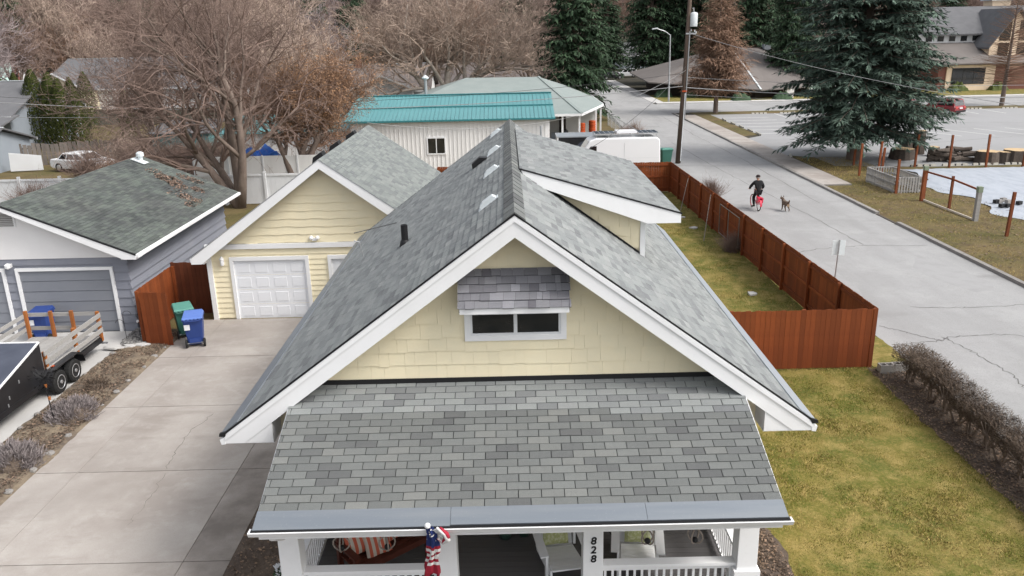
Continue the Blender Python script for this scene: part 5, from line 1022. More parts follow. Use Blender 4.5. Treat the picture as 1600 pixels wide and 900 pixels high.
MB().box(3.7, 6.6, 59.9, 62.2, .3, 1.92).build('body', BLACKG, t); MB().box(3.66, 6.64, 59.86, 62.24, 1.92, 2.0).build('lid', GUARD2, t); MB().box(3.69, 3.76, 59.87, 59.92, .3, 1.92).build('corner_trim', WHITE, t); MB().prism([(4.4, 59.89, .4), (6.3, 59.89, 1.4), (6.3, 59.89, 1.9), (5.3, 59.89, 1.5)], (0, .008, 0)).build('grey_flash', CHAR, t)
for x in (4.5, 5.4): MB().lathe([(.2, -.1), (.34, -.1), (.34, .1), (.2, .1)], (x, 59.85, .34), 14, 'y').build('wheel', RUBBER, t)
b2 = bin_((11.35, 58.0, 0), 3.3, GREENP, GREENL, 'teal green tote bin at the foot of the utility pole'); b2.scale = (1.35, 1.1, 1.2)
# ---------------------------------------------------------------- utility pole, wires, lamp, sign
t = thing('utility_pole', 'tall brown wooden utility pole carrying a grey transformer', 'utility pole', (12.44, 58.9, 0))
MB().path([(12.44, 58.9, 0), (12.7, 58.9, 7), (12.86, 58.9, 13.5)], [.19, .16, .125], 12).build('pole', POLEM, t, True)
tf = MB(); tf.lathe([(.26, 9.5), (.27, 9.55), (.27, 10.35), (.22, 10.42), (.05, 10.48)], (13.12, 58.85, 0), 16); tf = tf.build('transformer', GALV2, t, True); MB().path([(13.1, 58.8, 10.45), (13.05, 58.8, 10.75), (13.0, 58.8, 10.7)], .05, 6).build('bushing', GALV, tf); MB().box(12.8, 12.9, 58.8, 58.95, 9.7, 10.2).build('bracket', GALV, tf)
MB().tube((12.76, 58.74, 3.2), (12.86, 58.74, 9.2), .045, n=6).build('conduit', GALV, t); MB().tube((12.58, 58.72, .2), (12.72, 58.72, 5.0), .03, n=6).build('conduit', WHITE2, t)
MB().box(12.6, 13.3, 58.72, 58.8, 9.0, 9.1).build('bracket_arm', GALV, t); MB().box(12.5, 12.85, 58.7, 58.76, 5.1, 5.2).build('orange_band', ORANGE, t)
for k, (x, z) in enumerate(((13.2, 9.15), (12.95, 9.2), (13.3, 9.05))): MB().lathe([(.02, 0), (.05, .03), (.03, .07), (.05, .1), (.02, .14)], (x, 58.76, z), 8).build('insulator', GALV2, t)
def wire(label, a, b, sag, r, m=WIREM, n=26):
    a, b = V3(a), V3(b); pts = [a.lerp(b, i / n) - V3((0, 0, sag * 4 * (i / n) * (1 - i / n))) for i in range(n + 1)]
    tag(MB().path(pts, r, 5).build('cable', m, None, False, tuple(a)), label, 'cable', 'overhead cables')
wire('thick grey cable from the utility pole towards the parking lot', (12.7, 58.8, 5.4), (62, 58.9, 5.2), 1.1, .035)
wire('thin cable above the thick cable over the parking lot', (12.72, 58.8, 6.1), (62, 60, 5.9), 1.0, .014)
wire('thin cable below the thick cable over the parking lot', (12.7, 58.8, 4.9), (62, 57, 4.7), .9, .012)
wire('slanting service wire from the pole top over the verge', (12.8, 58.8, 9.1), (38, 26, 4.6), 1.4, .016)
wire('thick cable from the pole passing in front of the teal roof', (12.7, 58.8, 5.5), (-52, 56, 7.6), 1.9, .025)
wire('thin black cable from the pole across the teal roof', (12.72, 58.8, 6.4), (-52, 57, 7.9), 2.1, .014, WIREB)
wire('service drop from the pole to the house eave mast', (12.75, 58.8, 6.9), (-3.95, 20.0, 4.68), 1.6, .012, WIREB)
wire('twin service drop running to the cream garage ridge', (12.75, 58.8, 6.6), (-6.2, 36.3, 5.75), 1.6, .010, WIREM)
wire('pale wire leaving the grey house at the far side of the white fence', (-60, 58, 6.6), (-24, 50, 5.0), .5, .014)
t = thing('street_lamp', 'grey street lamp with curved arm at the road junction', 'street lamp', (21.5, 109.2, 0))
MB().path([(21.5, 109.2, 0), (21.4, 109.2, 8.6)], [.13, .08], 8).build('post', GALV, t); MB().path([(21.4, 109.2, 8.5), (20.7, 109.0, 9.0), (19.6, 108.8, 9.35)], .05, 6).build('arm', GALV, t); MB().obox((19.3, 108.8, 9.38), (.35, 0, .05), (0, .13, 0), (0, 0, .07)).build('lamp_head', GALV2, t)
t = thing('street_sign', 'small grey traffic sign seen from behind beside the long fence', 'sign', (11.42, 27.1, 0))
MB().path([(11.42, 27.1, 0), (11.5, 27.15, 2.32)], .025, 6).build('post', GALV, t); bevel(MB().hexa([(11.27, 27.18, 1.76), (11.72, 27.18, 1.76), (11.72, 27.19, 1.76), (11.27, 27.19, 1.76), (11.27, 27.19, 2.3), (11.73, 27.19, 2.3), (11.73, 27.2, 2.3), (11.27, 27.2, 2.3)]).build('sign_plate', GALV2, t), .004)
# ---------------------------------------------------------------- the plot across the road
def wpost(x, y, h, r=.06, m=POSTW, label=None, lean=(0, 0)):
    tag(MB().hexa([(x - r, y - r, 0), (x + r, y - r, 0), (x + r, y + r, 0), (x - r, y + r, 0), (x - r + lean[0], y - r + lean[1], h), (x + r + lean[0], y - r + lean[1], h), (x + r + lean[0], y + r + lean[1], h), (x - r + lean[0], y + r + lean[1], h)]).build('fence_post', m, None, False, (x, y, 0)), label, 'post', 'bare orange-brown posts round the plot')
for x, y, h, lb in ((22.87, 52.1, 2.1, 'orange-brown post beside the trunk of the big spruce'), (24.78, 53.6, 2.0, 'dark post standing behind the grey pallet bin'), (23.7, 50.8, 2.0, 'orange-brown post inside the grey pallet bin'), (22.46, 46.05, 2.0, 'orange-brown post at the corner of the pallet bin'), (27.9, 55.0, 2.2, 'orange-brown post at the edge of the lot beside the tallest stumps'), (30.0, 54.5, 2.2, 'orange-brown post in front of the dark log pile'), (32.45, 54.4, 2.2, 'orange-brown post beside the pair of wide stumps'), (34.65, 53.9, 1.7, 'orange-brown post past the wide stumps'), (22.75, 35.7, 2.1, 'lone orange-brown post in the dry verge short of the gate frame'), (24.2, 56.2, 1.7, 'dark brown post in the shade of the spruce boughs')):
    wpost(x, y, h, label=lb, lean=(rnd.uniform(-.04, .06), 0))
t = thing('garden_gate', 'open timber gate frame with green-topped posts on the verge', 'gate', (22.95, 41.3, 0))
for (x, y, h, r, m_) in ((22.88, 43.83, 1.95, .10, POSTW), (23.03, 38.79, 1.75, .10, GREYWOOD), (23.05, 41.32, 1.85, .055, POSTW)):
    p = MB().box(x - r, x + r, y - r, y + r, 0, h).build('gate_post', m_, t)
    if r > .08: MB().box(x - r - .012, x + r + .012, y - r - .012, y + r + .012, h - (.2 if m_ is POSTW else .25), h + .02).build('painted_top', M('pale_green_paint', (.20, .24, .17), .8), p)
MB().beam((22.9, 43.7, 1.68), (23.04, 41.35, 1.68), .05, .09).build('top_rail', POSTW, t); MB().beam((23.05, 41.3, 1.68), (23.03, 38.9, 1.60), .05, .09).build('top_rail', POSTW, t); MB().beam((22.9, 43.7, .12), (23.03, 38.9, .10), .05, .09).build('bottom_rail', CUSHC, t)
def pallet(a, b, label, h=.95):
    a, b = V3((*a, .02)), V3((*b, .02)); d = (b - a); L_ = d.length; d.normalize(); n = V3((-d.y, d.x, 0)); t = thing('pallet', label, 'pallet', a, 'pallets of the compost bin')
    for k in range(int(L_ / .16)): c = a + d * (k * .16 + .07); MB().obox(c + V3((0, 0, h / 2)), d * .045, n * .012, V3((0, 0, h / 2 * rnd.uniform(.9, 1.05)))).build('slat', GREYWOOD, t)
    for z in (.12, h * .55, h - .06): MB().beam(a + V3((0, 0, z)) + n * .05, b + V3((0, 0, z)) + n * .05, .07, .09).build('bearer', GREYWOOD, t)
pallet((22.35, 49.9), (22.4, 46.15), 'grey weathered pallet side of the compost bin facing the road'); pallet((22.42, 46.1), (23.9, 46.1), 'grey weathered pallet end of the compost bin beside the gate'); pallet((22.4, 49.95), (24.0, 49.95), 'grey weathered pallet end of the compost bin under the spruce'); pallet((23.95, 46.2), (24.0, 49.9), 'grey weathered pallet side of the compost bin away from the road')
def stump(x, y, r, h, label, seed):
    rr = random.Random(seed); t = thing('tree_stump', label, 'stump', (x, y, 0), 'cut stumps at the lot edge'); n = 14; prof = [1 + rr.uniform(-.12, .12) for _ in range(n)]; b = MB(); 
    lo = [(x + math.cos(k * 6.283 / n) * r * prof[k] * 1.15, y + math.sin(k * 6.283 / n) * r * prof[k] * 1.15, 0) for k in range(n)]; hi = [(x + math.cos(k * 6.283 / n) * r * prof[k], y + math.sin(k * 6.283 / n) * r * prof[k], h + rr.uniform(-.02, .02)) for k in range(n)]
    for k in range(n): j = (k + 1) % n; b.face([lo[k], lo[j], hi[j], hi[k]])
    b.build('bark', STUMPB, t); MB().face(hi).build('cut_face', STUMP, t)
for i, (x, y, r, h, lb) in enumerate(((28.7, 58.6, .75, .75, 'wide pale-topped stump left at the edge of the parking lot'), (30.0, 60.8, .42, 1.5, 'tall upright log standing behind the wide stump'), (30.9, 60.7, .40, 1.75, 'tallest upright log beside the other standing log'), (31.5, 59.6, .38, .7, 'short log in front of the tallest upright log'), (33.4, 55.9, .7, .85, 'wide stump of a pair, the darker one'), (34.5, 55.9, .45, .8, 'small stump squeezed between two wide stumps'), (35.4, 56.0, .8, .9, 'wide stump of a pair with the palest cut top'))): stump(x, y, r, h, lb, i)
t = thing('log_pile', 'dark heap of branches and logs at the lot edge', 'log pile', (31.9, 57, 0)); rr = random.Random(4)
for k in range(26): a = rr.uniform(-.5, .5); c = V3((31.3 + rr.uniform(-1.2, 1.3), 57.2 + rr.uniform(-.6, .6), .15 + rr.random() * .75)); d = V3((math.cos(a), math.sin(a), rr.uniform(-.15, .15))) * rr.uniform(.3, .8); MB().tube(c - d, c + d, rr.uniform(.08, .2), n=7).build('log', STUMPB, t)
def wstop(x, y, rz, lb):
    t = thing('wheel_stop', lb, 'wheel stop', (0, 0, 0), 'wheel stops of the parking lot')
    for k in range(4): MB().hexa([(-.9 + k * .46, -.09, 0), (-.9 + k * .46 + .36, -.09, 0), (-.9 + k * .46 + .36, .09, 0), (-.9 + k * .46, .09, 0), (-.88 + k * .46, -.05, .14), (-.9 + k * .46 + .34, -.05, .14), (-.9 + k * .46 + .34, .05, .14), (-.88 + k * .46, .05, .14)]).build('block', STEPW, t)
    MB().box(-.9, .84, -.05, .05, 0, .10).build('core', BLACK, t); t.location = (x, y, .014); t.rotation_euler = (0, 0, rz)
for y in (86.4, 82.9, 79.9, 76.9, 74.3): wstop(22.95, y, 1.5, 'low concrete wheel stop beside the narrow grass strip along the pavement')
wstop(21.3, 60.6, 1.3, 'lone concrete wheel stop on the pavement edge by the big spruce')
for x in (28.4, 31.6, 34.6, 52.6, 56.6, 59.6, 62.5): wstop(x, 92.1, 0, 'low concrete wheel stop along the grass before the side street')
for x in (28.6, 30.8, 32.9, 35.1): wstop(x, 55.2, 0, 'low concrete wheel stop between the cut stumps and the silvery sheet')
# silvery ground sheet
mb = MB(); nx, ny = 60, 60
for j in range(ny + 1):
    for i in range(nx + 1):
        u_, v_ = i / nx, j / ny; y = 36 + v_ * 17.8; xl = 25.4 + (.5 * math.sin(y * .9) + .2 * math.sin(y * 2.3)) + max(0, (y - 49) * .35); x = xl + u_ * (42 - xl)
        mb.v.append((x, y, .05 + .05 * abs(mnoise.noise(Vector((x * .7 + y * .3, y * .5, 0)))) + .05 * abs(mnoise.noise(Vector((x * 2.2, y * 1.1, 3))))))
mb.f = [(j * (nx + 1) + i, j * (nx + 1) + i + 1, (j + 1) * (nx + 1) + i + 1, (j + 1) * (nx + 1) + i) for j in range(ny) for i in range(nx)]
tag(mb.build('ground_sheet', TARP, None, True), 'silvery blue plastic sheet spread over the garden plot', 'tarpaulin')
rr = random.Random(31)
for k in range(8):
    x, y = 25.9 + rr.uniform(0, 2.4), 42.0 + rr.uniform(-.7, 1.0); tag(MB().obox((x, y, .2), (.13, .05, 0), (-.04, .09, 0), (0, 0, .09)).build('weight_block', CURB if k % 2 else BLACK, None, False, (x, y, .1)), 'small ' + ('grey' if k % 2 else 'black') + ' block weighing down the silvery sheet', 'block', 'blocks on the silvery sheet')
# ---------------------------------------------------------------- buildings beyond
def window(parent, x0, x1, y, z0, z1, frame=WHITE, mull=1, f=.07):
    m = MB()
    for a in ((x0 - f, x0, z0 - f, z1 + f), (x1, x1 + f, z0 - f, z1 + f), (x0, x1, z0 - f, z0), (x0, x1, z1, z1 + f)): m.box(a[0], a[1], y - .05, y + .03, a[2], a[3])
    w_ = m.build('window', frame, parent); MB().box(x0, x1, y - .02, y + .02, z0, z1).build('pane', GLASS, w_)
    for k in range(mull): x = x0 + (x1 - x0) * (k + 1) / (mull + 1); MB().box(x - .03, x + .03, y - .045, y - .02, z0, z1).build('mullion', frame, w_)
    return w_
def gable_x(name, label, x0, x1, y0, y1, ze, zt, wall, roof, ov=.4, fascia=WHITE, base=0., chim=None, wins=(), door=None):
    # ridge along X
    t = thing(name, label, 'house', ((x0 + x1) / 2, (y0 + y1) / 2, base)); ym = (y0 + y1) / 2
    MB().prism([(x0, y0, base), (x0, y1, base), (x0, y1, ze), (x0, ym, zt - .1), (x0, y0, ze)], (x1 - x0, 0, 0)).build('wall', wall, t); sl = (zt - ze) / (ym - y0)
    for s, ya in ((1, y0), (-1, y1)):
        ye = ya - s * ov; z_ = ze - sl * ov; r = MB(); r.hexa([(x0 - ov, ye, z_), (x1 + ov, ye, z_), (x1 + ov, ym, zt), (x0 - ov, ym, zt), (x0 - ov, ye, z_ + .12), (x1 + ov, ye, z_ + .12), (x1 + ov, ym, zt + .12), (x0 - ov, ym, zt + .12)]); rf_ = r.build('roof', roof, t)
        MB().box(x0 - ov, x1 + ov, ye - .06 if s > 0 else ye + .01, ye - .01 if s > 0 else ye + .06, z_ - .08, z_ + .12).build('fascia', fascia, rf_)
    MB().beam((x0 - ov, ym, zt + .13), (x1 + ov, ym, zt + .13), .3, .04).build('ridge_strip', roof if fascia is not WHITE else GALV2, t)
    if chim: c = MB(); c.box(chim[0] - .35, chim[0] + .35, chim[1] - .3, chim[1] + .3, ze, zt + 1.1); c = c.build('chimney', BRICKM, t); MB().box(chim[0] - .42, chim[0] + .42, chim[1] - .37, chim[1] + .37, zt + 1.1, zt + 1.2).build('chimney_cap', CURB, c)
    for w_ in wins: window(t, w_[0], w_[1], y0 - .02, w_[2], w_[3])
    return t
def gable_front(t, x0, x1, y, yb, ze, zt, wall, roof, ov=.35, base=0.):
    xm = (x0 + x1) / 2; MB().prism([(x0, y, base), (x1, y, base), (x1, y, ze), (xm, y, zt - .1), (x0, y, ze)], (0, yb - y, 0)).build('front_wall', wall, t); sl = (zt - ze) / (xm - x0)
    for s, xa in ((-1, x0), (1, x1)):
        xe = xa + s * ov; z_ = ze - sl * ov; r = MB(); r.hexa([(xe, y - ov, z_), (xm, y - ov, zt), (xm, yb, zt), (xe, yb, z_), (xe, y - ov, z_ + .1), (xm, y - ov, zt + .1), (xm, yb, zt + .1), (xe, yb, z_ + .1)]); r.build('front_roof', roof, t)
        MB().prism([(xe, y - ov - .05, z_ - .1), (xm, y - ov - .05, zt - .1), (xm, y - ov - .05, zt + .12), (xe, y - ov - .05, z_ + .12)], (0, .045, 0)).build('rake_board', WHITE, t)
# white metal building with the teal roof
t = thing('metal_building', 'long white ribbed metal building with teal standing seam roof', 'building', (-3.8, 63, 0))
tx0, tx1, ty0, ty1 = -11.2, 3.05, 58.5, 68.5; MB().box(tx0 + .02, tx1 - .02, ty0 + .03, ty1, 0, 3.62).build('wall_core', WMETAL, t)
x = tx0
while x < tx1 - .1:
    x1 = min(x + .9, tx1); p = MB().box(x + .004, x1 - .004, ty0, ty0 + .03, .05, 3.6)
    for q in range(3): xx = x + .15 + q * .3; (p.hexa([(xx - .045, ty0 + .001, .05), (xx + .045, ty0 + .001, .05), (xx + .045, ty0 + .02, .05), (xx - .045, ty0 + .02, .05), (xx - .03, ty0 - .03, .05), (xx + .03, ty0 - .03, .05), (xx + .03, ty0 - .03, 3.6), (xx - .03, ty0 - .03, 3.6)]) if False else p.box(xx - .03, xx + .03, ty0 - .03, ty0 + .004, .06, 3.59)) if xx < x1 - .04 else None
    p.build('wall_sheet', WMETAL, t); x = x1
x = tx0 - .35
while x < tx1 + .3:
    x1 = min(x + .9, tx1 + .38)
    for (ya, za, yb, zb, dz) in ((ty0 - .35, 3.55, 61.0, 4.18, 0), (60.9, 4.22, 63.5, 4.88, .05)):
        p = MB().hexa([(x + .003, ya, za), (x1 - .003, ya, za), (x1 - .003, yb, zb), (x + .003, yb, zb), (x + .003, ya, za + .03), (x1 - .003, ya, za + .03), (x1 - .003, yb, zb + .03), (x + .003, yb, zb + .03)])
        for q in range(3):
            xx = x + .06 + q * .3
            if xx < x1 - .04: p.beam((xx, ya, za + .045), (xx, yb, zb + .045), .04, .04)
        p.build('roof_sheet', TEAL, t)
    x = x1
MB().hexa([(tx0 - .35, 63.5, 4.88), (tx1 + .38, 63.5, 4.88), (tx1 + .38, ty1 + .3, 3.5), (tx0 - .35, ty1 + .3, 3.5), (tx0 - .35, 63.5, 4.92), (tx1 + .38, 63.5, 4.92), (tx1 + .38, ty1 + .3, 3.54), (tx0 - .35, ty1 + .3, 3.54)]).build('rear_roof', TEAL, t)
MB().beam((tx0 - .36, 60.92, 4.24), (tx1 + .39, 60.92, 4.24), .12, .09).build('step_flashing', TEALD, t); MB().beam((tx0 - .36, 63.5, 4.95), (tx1 + .39, 63.5, 4.95), .3, .06).build('ridge_cap', TEALD, t); MB().box(tx0 - .36, tx1 + .39, ty0 - .42, ty0 - .35, 3.46, 3.58).build('eave_trim', TEALD, t)
window(t, -5.72, -4.52, ty0 - .02, 1.18, 2.25, WHITE, 1, .09)
MB().tube((-6.4, 66, 4.2), (-6.4, 66, 6.0), .12, n=10).build('flue', GALV, t); MB().lathe([(.25, 6.0), (.28, 6.1), (.05, 6.3)], (-6.4, 66, 0), 10).build('flue_cap', GALV2, t)
t2 = thing('teal_shed', 'low teal roofed lean-to shed behind the russet leafed tree', 'shed', (-16.5, 63, 0)); MB().box(-21.5, -12.4, 62, 66, 0, 2.5).build('wall', WMETAL, t2); MB().hexa([(-21.8, 61.6, 2.5), (-12.1, 61.6, 2.5), (-12.1, 66.3, 3.4), (-21.8, 66.3, 3.4), (-21.8, 61.6, 2.56), (-12.1, 61.6, 2.56), (-12.1, 66.3, 3.46), (-21.8, 66.3, 3.46)]).build('roof', TEAL, t2)
t2 = thing('teal_shed', 'small pale teal shed seen through the big bare tree', 'shed', (-26, 66, 0)); MB().box(-28.5, -24, 65.5, 69, 0, 2.2).build('wall', TEAL, t2); MB().hexa([(-28.8, 65.2, 2.2), (-23.7, 65.2, 2.2), (-23.7, 69.3, 2.9), (-28.8, 69.3, 2.9), (-28.8, 65.2, 2.27), (-23.7, 65.2, 2.27), (-23.7, 69.3, 2.97), (-28.8, 69.3, 2.97)]).build('roof', ROOFGR, t2)
# grey-green hip roofed house with carport
t = thing('carport_house', 'white house with grey-green hip roof and open carport behind the teal building', 'house', (0, 80, 0))
MB().box(-10, 5.4, 74.5, 90, 0, 2.75).build('wall', WALLW, t); MB().box(5.4, 8.4, 77.5, 90, 0, 2.7).build('side_wall', WALLW, t)
R1, R2 = (-4, 83, 5.0), (3.2, 82, 5.0); A, B_, C_, D_, E_ = (-11, 69, 2.62), (6.3, 69, 2.62), (9.0, 76.6, 2.72), (9.0, 92, 2.72), (-11, 94, 2.62)
for f_ in ((A, B_, R2, R1), (B_, C_, R2), (C_, D_, R2), (D_, E_, R1, R2), (E_, A, R1)): MB().prism(f_, (0, 0, .12)).build('roof_plane', ROOFGN, t)
for p, q in ((A, B_), (B_, C_), (C_, D_)): MB().beam(V3(p) + V3((0, 0, .02)), V3(q) + V3((0, 0, .02)), .08, .2).build('fascia', WHITE, t)
MB().beam(V3(B_) + V3((0, 0, .16)), V3(R2) + V3((0, 0, .16)), .25, .05).build('hip_cap', ROOFGN, t)
for x, y in ((4.7, 69.3), (6.15, 69.4), (8.8, 76.9), (8.0, 73.6)): MB().box(x - .08, x + .08, y - .08, y + .08, 0, 2.66).build('carport_post', WHITE, t)
MB().box(4.75, 5.35, 74.4, 74.52, 0, 2.1).build('dark_opening', WALLD, t)
for i, (x, y) in enumerate(((6.55, 71.6), (7.65, 73.4))):
    b = thing('traffic_barrel', 'orange barrel stack beside the carport ' + ('nearer the white post' if i == 0 else 'further under the eave'), 'barrel', (x, y, 0), 'orange barrels')
    for k in range(4): MB().lathe([(.30, k * .42), (.33, k * .42 + .05), (.30, k * .42 + .2), (.31, k * .42 + .36), (.28, k * .42 + .41)], (x, y, 0), 14).build('barrel_tier', ORANGE, b)
b = thing('barbecue', 'black kettle barbecue standing in the carport', 'barbecue', (4.9, 70.6, 0)); MB().lathe([(.1, .6), (.38, .75), (.42, .95), (.36, 1.2), (.1, 1.35)], (4.9, 70.6, 0), 12).build('bowl', BLACK, b)
for k in range(3): MB().tube((4.9 + .3 * math.cos(k * 2.1), 70.6 + .3 * math.sin(k * 2.1), 0), (4.9, 70.6, .7), .03, n=5).build('leg', BLACK, b)
for i, (x, m_, lb) in enumerate(((3.5, BLACK, 'black folded chair in the carport beside the building end'), (4.1, WALLB, 'grey chair in the carport beside the barbecue'), (5.6, WHITE2, 'white plastic chair in the carport near the post'))):
    c = thing('carport_chair', lb, 'chair', (x, 71, 0)); MB().box(x - .25, x + .25, 70.8, 71.3, .4, .45).build('seat', m_, c); MB().box(x - .25, x + .25, 71.25, 71.3, .45, .95).build('backrest', m_, c)
    for dx in (-.22, .22):
        for dy in (.82, 1.26): MB().tube((x + dx, 70 + dy, 0), (x + dx, 70 + dy, .4), .02, n=5).build('leg', m_, c)
# the other houses
b1 = gable_x('far_house', 'long low house with charcoal roof behind the arborvitae hedge', -66, -41, 118, 138, 3.0, 6.7, PINK, ROOFGR, .6); gable_front(b1, -66, -58, 114.5, 120, 3.0, 5.2, CREAMB, ROOFGR)
window(b1, -52, -49.5, 117.95, 1.2, 2.4); window(b1, -47, -44.6, 117.95, 1.2, 2.4)
gable_x('far_house', 'house with mint green roof at the edge of the wood', -92, -76, 126, 138, 3.2, 6.4, WALLW, M('mint_roof', (.42, .56, .50), .7), .4, chim=(-74.9, 128))
b3 = gable_x('blue_grey_house', 'blue-grey house with stepped grey roofs beside the tall arborvitae', -66, -43.5, 72, 84, 3.4, 5.9, WALLB, ROOFGR, .5, wins=((-46.5, -45.5, 1.0, 2.4),)); gable_x('blue_grey_annex', 'low pale blue-grey annex with grey roof before the stepped house', -60, -38.6, 58.4, 66, 2.1, 3.2, WALLB, ROOFGR, .4)
MB().hexa([(-62, 69.0, 2.6), (-42.6, 69.0, 2.6), (-42.6, 72.1, 3.3), (-62, 72.1, 3.3), (-62, 69.0, 2.72), (-42.6, 69.0, 2.72), (-42.6, 72.1, 3.42), (-62, 72.1, 3.42)]).build('porch_roof', ROOFGR, b3); MB().box(-62, -42.6, 68.92, 68.99, 2.5, 2.72).build('porch_fascia', WHITE, b3)
for k in range(5): MB().box(-61 + k * 4.5, -60.85 + k * 4.5, 69.1, 69.25, 0, 2.6).build('porch_post', WHITE, b3)
b4 = gable_x('far_house', 'brown roofed house with white front gable behind the teal roof', -21, -9.6, 101, 112, 3.0, 5.7, WALLW, ROOFBR, .5, chim=(-18.6, 106)); gable_front(b4, -18.3, -11.2, 98.5, 104, 3.3, 4.75, WALLW, ROOFBR, .6)
MB().box(-17.2, -12.4, 98.40, 98.49, 0, 2.3).build('garage_door', GREYWOOD, b4)
b5 = gable_x('far_house', 'low brown roofed house behind the pale branched tree', -9.4, 6.5, 112, 126, 2.7, 5.2, WALLD, ROOFBR, .6, fascia=ROOFTP); window(b5, -2.6, -.4, 111.95, 1.2, 2.4)
gable_x('far_house', 'small blue-grey house at the far end of the road', 22.5, 33, 192, 202, 3.6, 6.2, WALLB, ROOFGR, .4, base=.3, wins=((27.4, 28.8, 1.4, 2.9), (31.0, 32.2, 1.4, 2.9)))
gable_x('far_house', 'pale roofed house on the slope beyond the office', 60, 76, 205, 217, 6.0, 9.0, WALLW, ROOFTP, .5, base=1.)
gable_x('far_house', 'white house with grey roof in the wood above the far road', 36, 48, 222, 232, 8.0, 11.0, WALLW, ROOFGR, .5, base=2.5)
# office with the deep hip roof
t = thing('office_building', 'dark low office under a broad taupe hip roof across the side street', 'building', (34, 122, 0))
L0, C0, R0, BR, BL = (20.3, 118.5, 1.95), (34, 110.2, 1.15), (47, 116, 1.25), (52, 138, 2.4), (20.5, 138, 2.4); A1, A2 = (33.4, 125, 6.5), (40.5, 128, 5.9)
for f_ in ((L0, C0, A1), (C0, R0, A2, A1), (R0, BR, A2), (BR, BL, A1, A2), (BL, L0, A1)): MB().prism(f_, (0, 0, .16)).build('roof_plane', ROOFTP, t)
MB().beam(V3(C0) + V3((0, 0, .2)), V3(A1) + V3((0, 0, .2)), .22, .06).build('hip_cap', GALV2, t); MB().beam(V3(A1) + V3((0, 0, .2)), V3(A2) + V3((0, 0, .2)), .5, .14).build('ridge_cap', WALLD, t)
MB().prism([(23, 120.5, 0), (34.2, 113.5, 0), (44.5, 118, 0), (48, 136, 0), (23, 136, 0)], (0, 0, 1.6)).build('wall', WALLD, t)
for x, y in ((38.6, 112.9), (42.4, 114.5), (45.5, 116.0)): MB().box(x - .6, x + .6, y - .5, y + .5, 0, 1.35).build('stone_pier', PINK, t)
MB().obox((39.5, 127, 6.3), (.5, 0, -.1), (0, .6, 0), (0, 0, .35)).build('skylight', GUARD2, t)
# church
t = thing('church', 'tan and brick church with steep grey roofs and tall gable windows', 'church', (70, 125, 0))
MB().box(61.6, 71.0, 118.2, 124, 0, 3.7).build('wing_wall', BRICKM, t); MB().box(62.7, 69.6, 118.0, 118.2, 0, 3.5).build('window_bay', WALLT, t); window(t, 63.5, 68.1, 117.98, .95, 3.05, M('dark_bronze', (.03, .03, .03), .5), 2, .06)
E0, E1, E2, E3 = (60.6, 117.2, 3.62), (72, 117.2, 3.62), (72, 125, 3.62), (60.6, 125, 3.62)
for f_ in ((E0, E1, (68.6, 124, 6.35), (60.6, 124, 6.35)), (E1, (78, 117.6, 3.62), (78, 124, 6.0), (68.6, 124, 6.35))): MB().prism(f_, (0, 0, .15)).build('wing_roof', ROOFTP, t)
MB().box(60.6, 85, 123.9, 138, 3.4, 7.6).build('clerestory_wall', WALLW, t)
for k in range(5): window(t, 62.0 + k * 1.72, 62.95 + k * 1.72, 123.88, 6.65, 7.4, WALLW, 0, .05)
for ya, yb in ((123.2, 131), (138.8, 131)): MB().prism([(61.2, ya, 7.5), (86, ya, 7.5), (86, yb, 11.4), (63.8, yb, 11.4)], (0, 0, .18)).build('nave_roof', ROOFGR, t)
gx0, gx1, gxm = 69.2, 76.4, 72.5; gz = 10.9
MB().prism([(gx0, 119.6, 0), (gx1, 119.6, 0), (gx1, 119.6, 6.2), (gxm, 119.6, gz - .2), (gx0, 119.6, 6.2)], (0, 8, 0)).build('gable_front', WALLT, t)
for s, xa in ((-1, gx0 - .5), (1, gx1 + .5)): MB().hexa([(xa, 118.9, 5.6), (gxm, 118.9, gz), (gxm, 129, gz), (xa, 129, 5.6), (xa, 118.9, 5.8), (gxm, 118.9, gz + .2), (gxm, 129, gz + .2), (xa, 129, 5.8)]).build('gable_roof', ROOFGR, t)
BRZ = M('church_glass', (.035, .028, .022), .15, spec=.7)
for a, b, z0, z1, zz in ((70.4, 71.9, 3.4, 6.4, 0), (73.1, 74.6, 3.4, 6.4, 0), (70.4, 71.9, 6.7, 7.8, 1.6), (73.1, 74.6, 6.7, 9.4, -1.6)): MB().prism([(a, 119.54, z0), (b, 119.54, z0), (b, 119.54, z1 + max(0, zz)), (a, 119.54, z1 + max(0, -zz) * 0)], (0, .05, 0)).build('tall_window', BRZ, t)
MB().box(70.9, 78, 118.6, 119.55, 0, 3.2).build('porch', BRICKM, t); st_ = MB().box(75.2, 78.0, 131, 133.5, 10.5, 12.4).build('steeple_base', WALLT, t); MB().hexa([(74.8, 130.6, 12.4), (78.4, 130.6, 12.4), (78.4, 133.9, 12.4), (74.8, 133.9, 12.4), (76.2, 131.9, 15), (77, 131.9, 15), (77, 132.6, 15), (76.2, 132.6, 15)]).build('steeple_roof', GUARD2, st_)
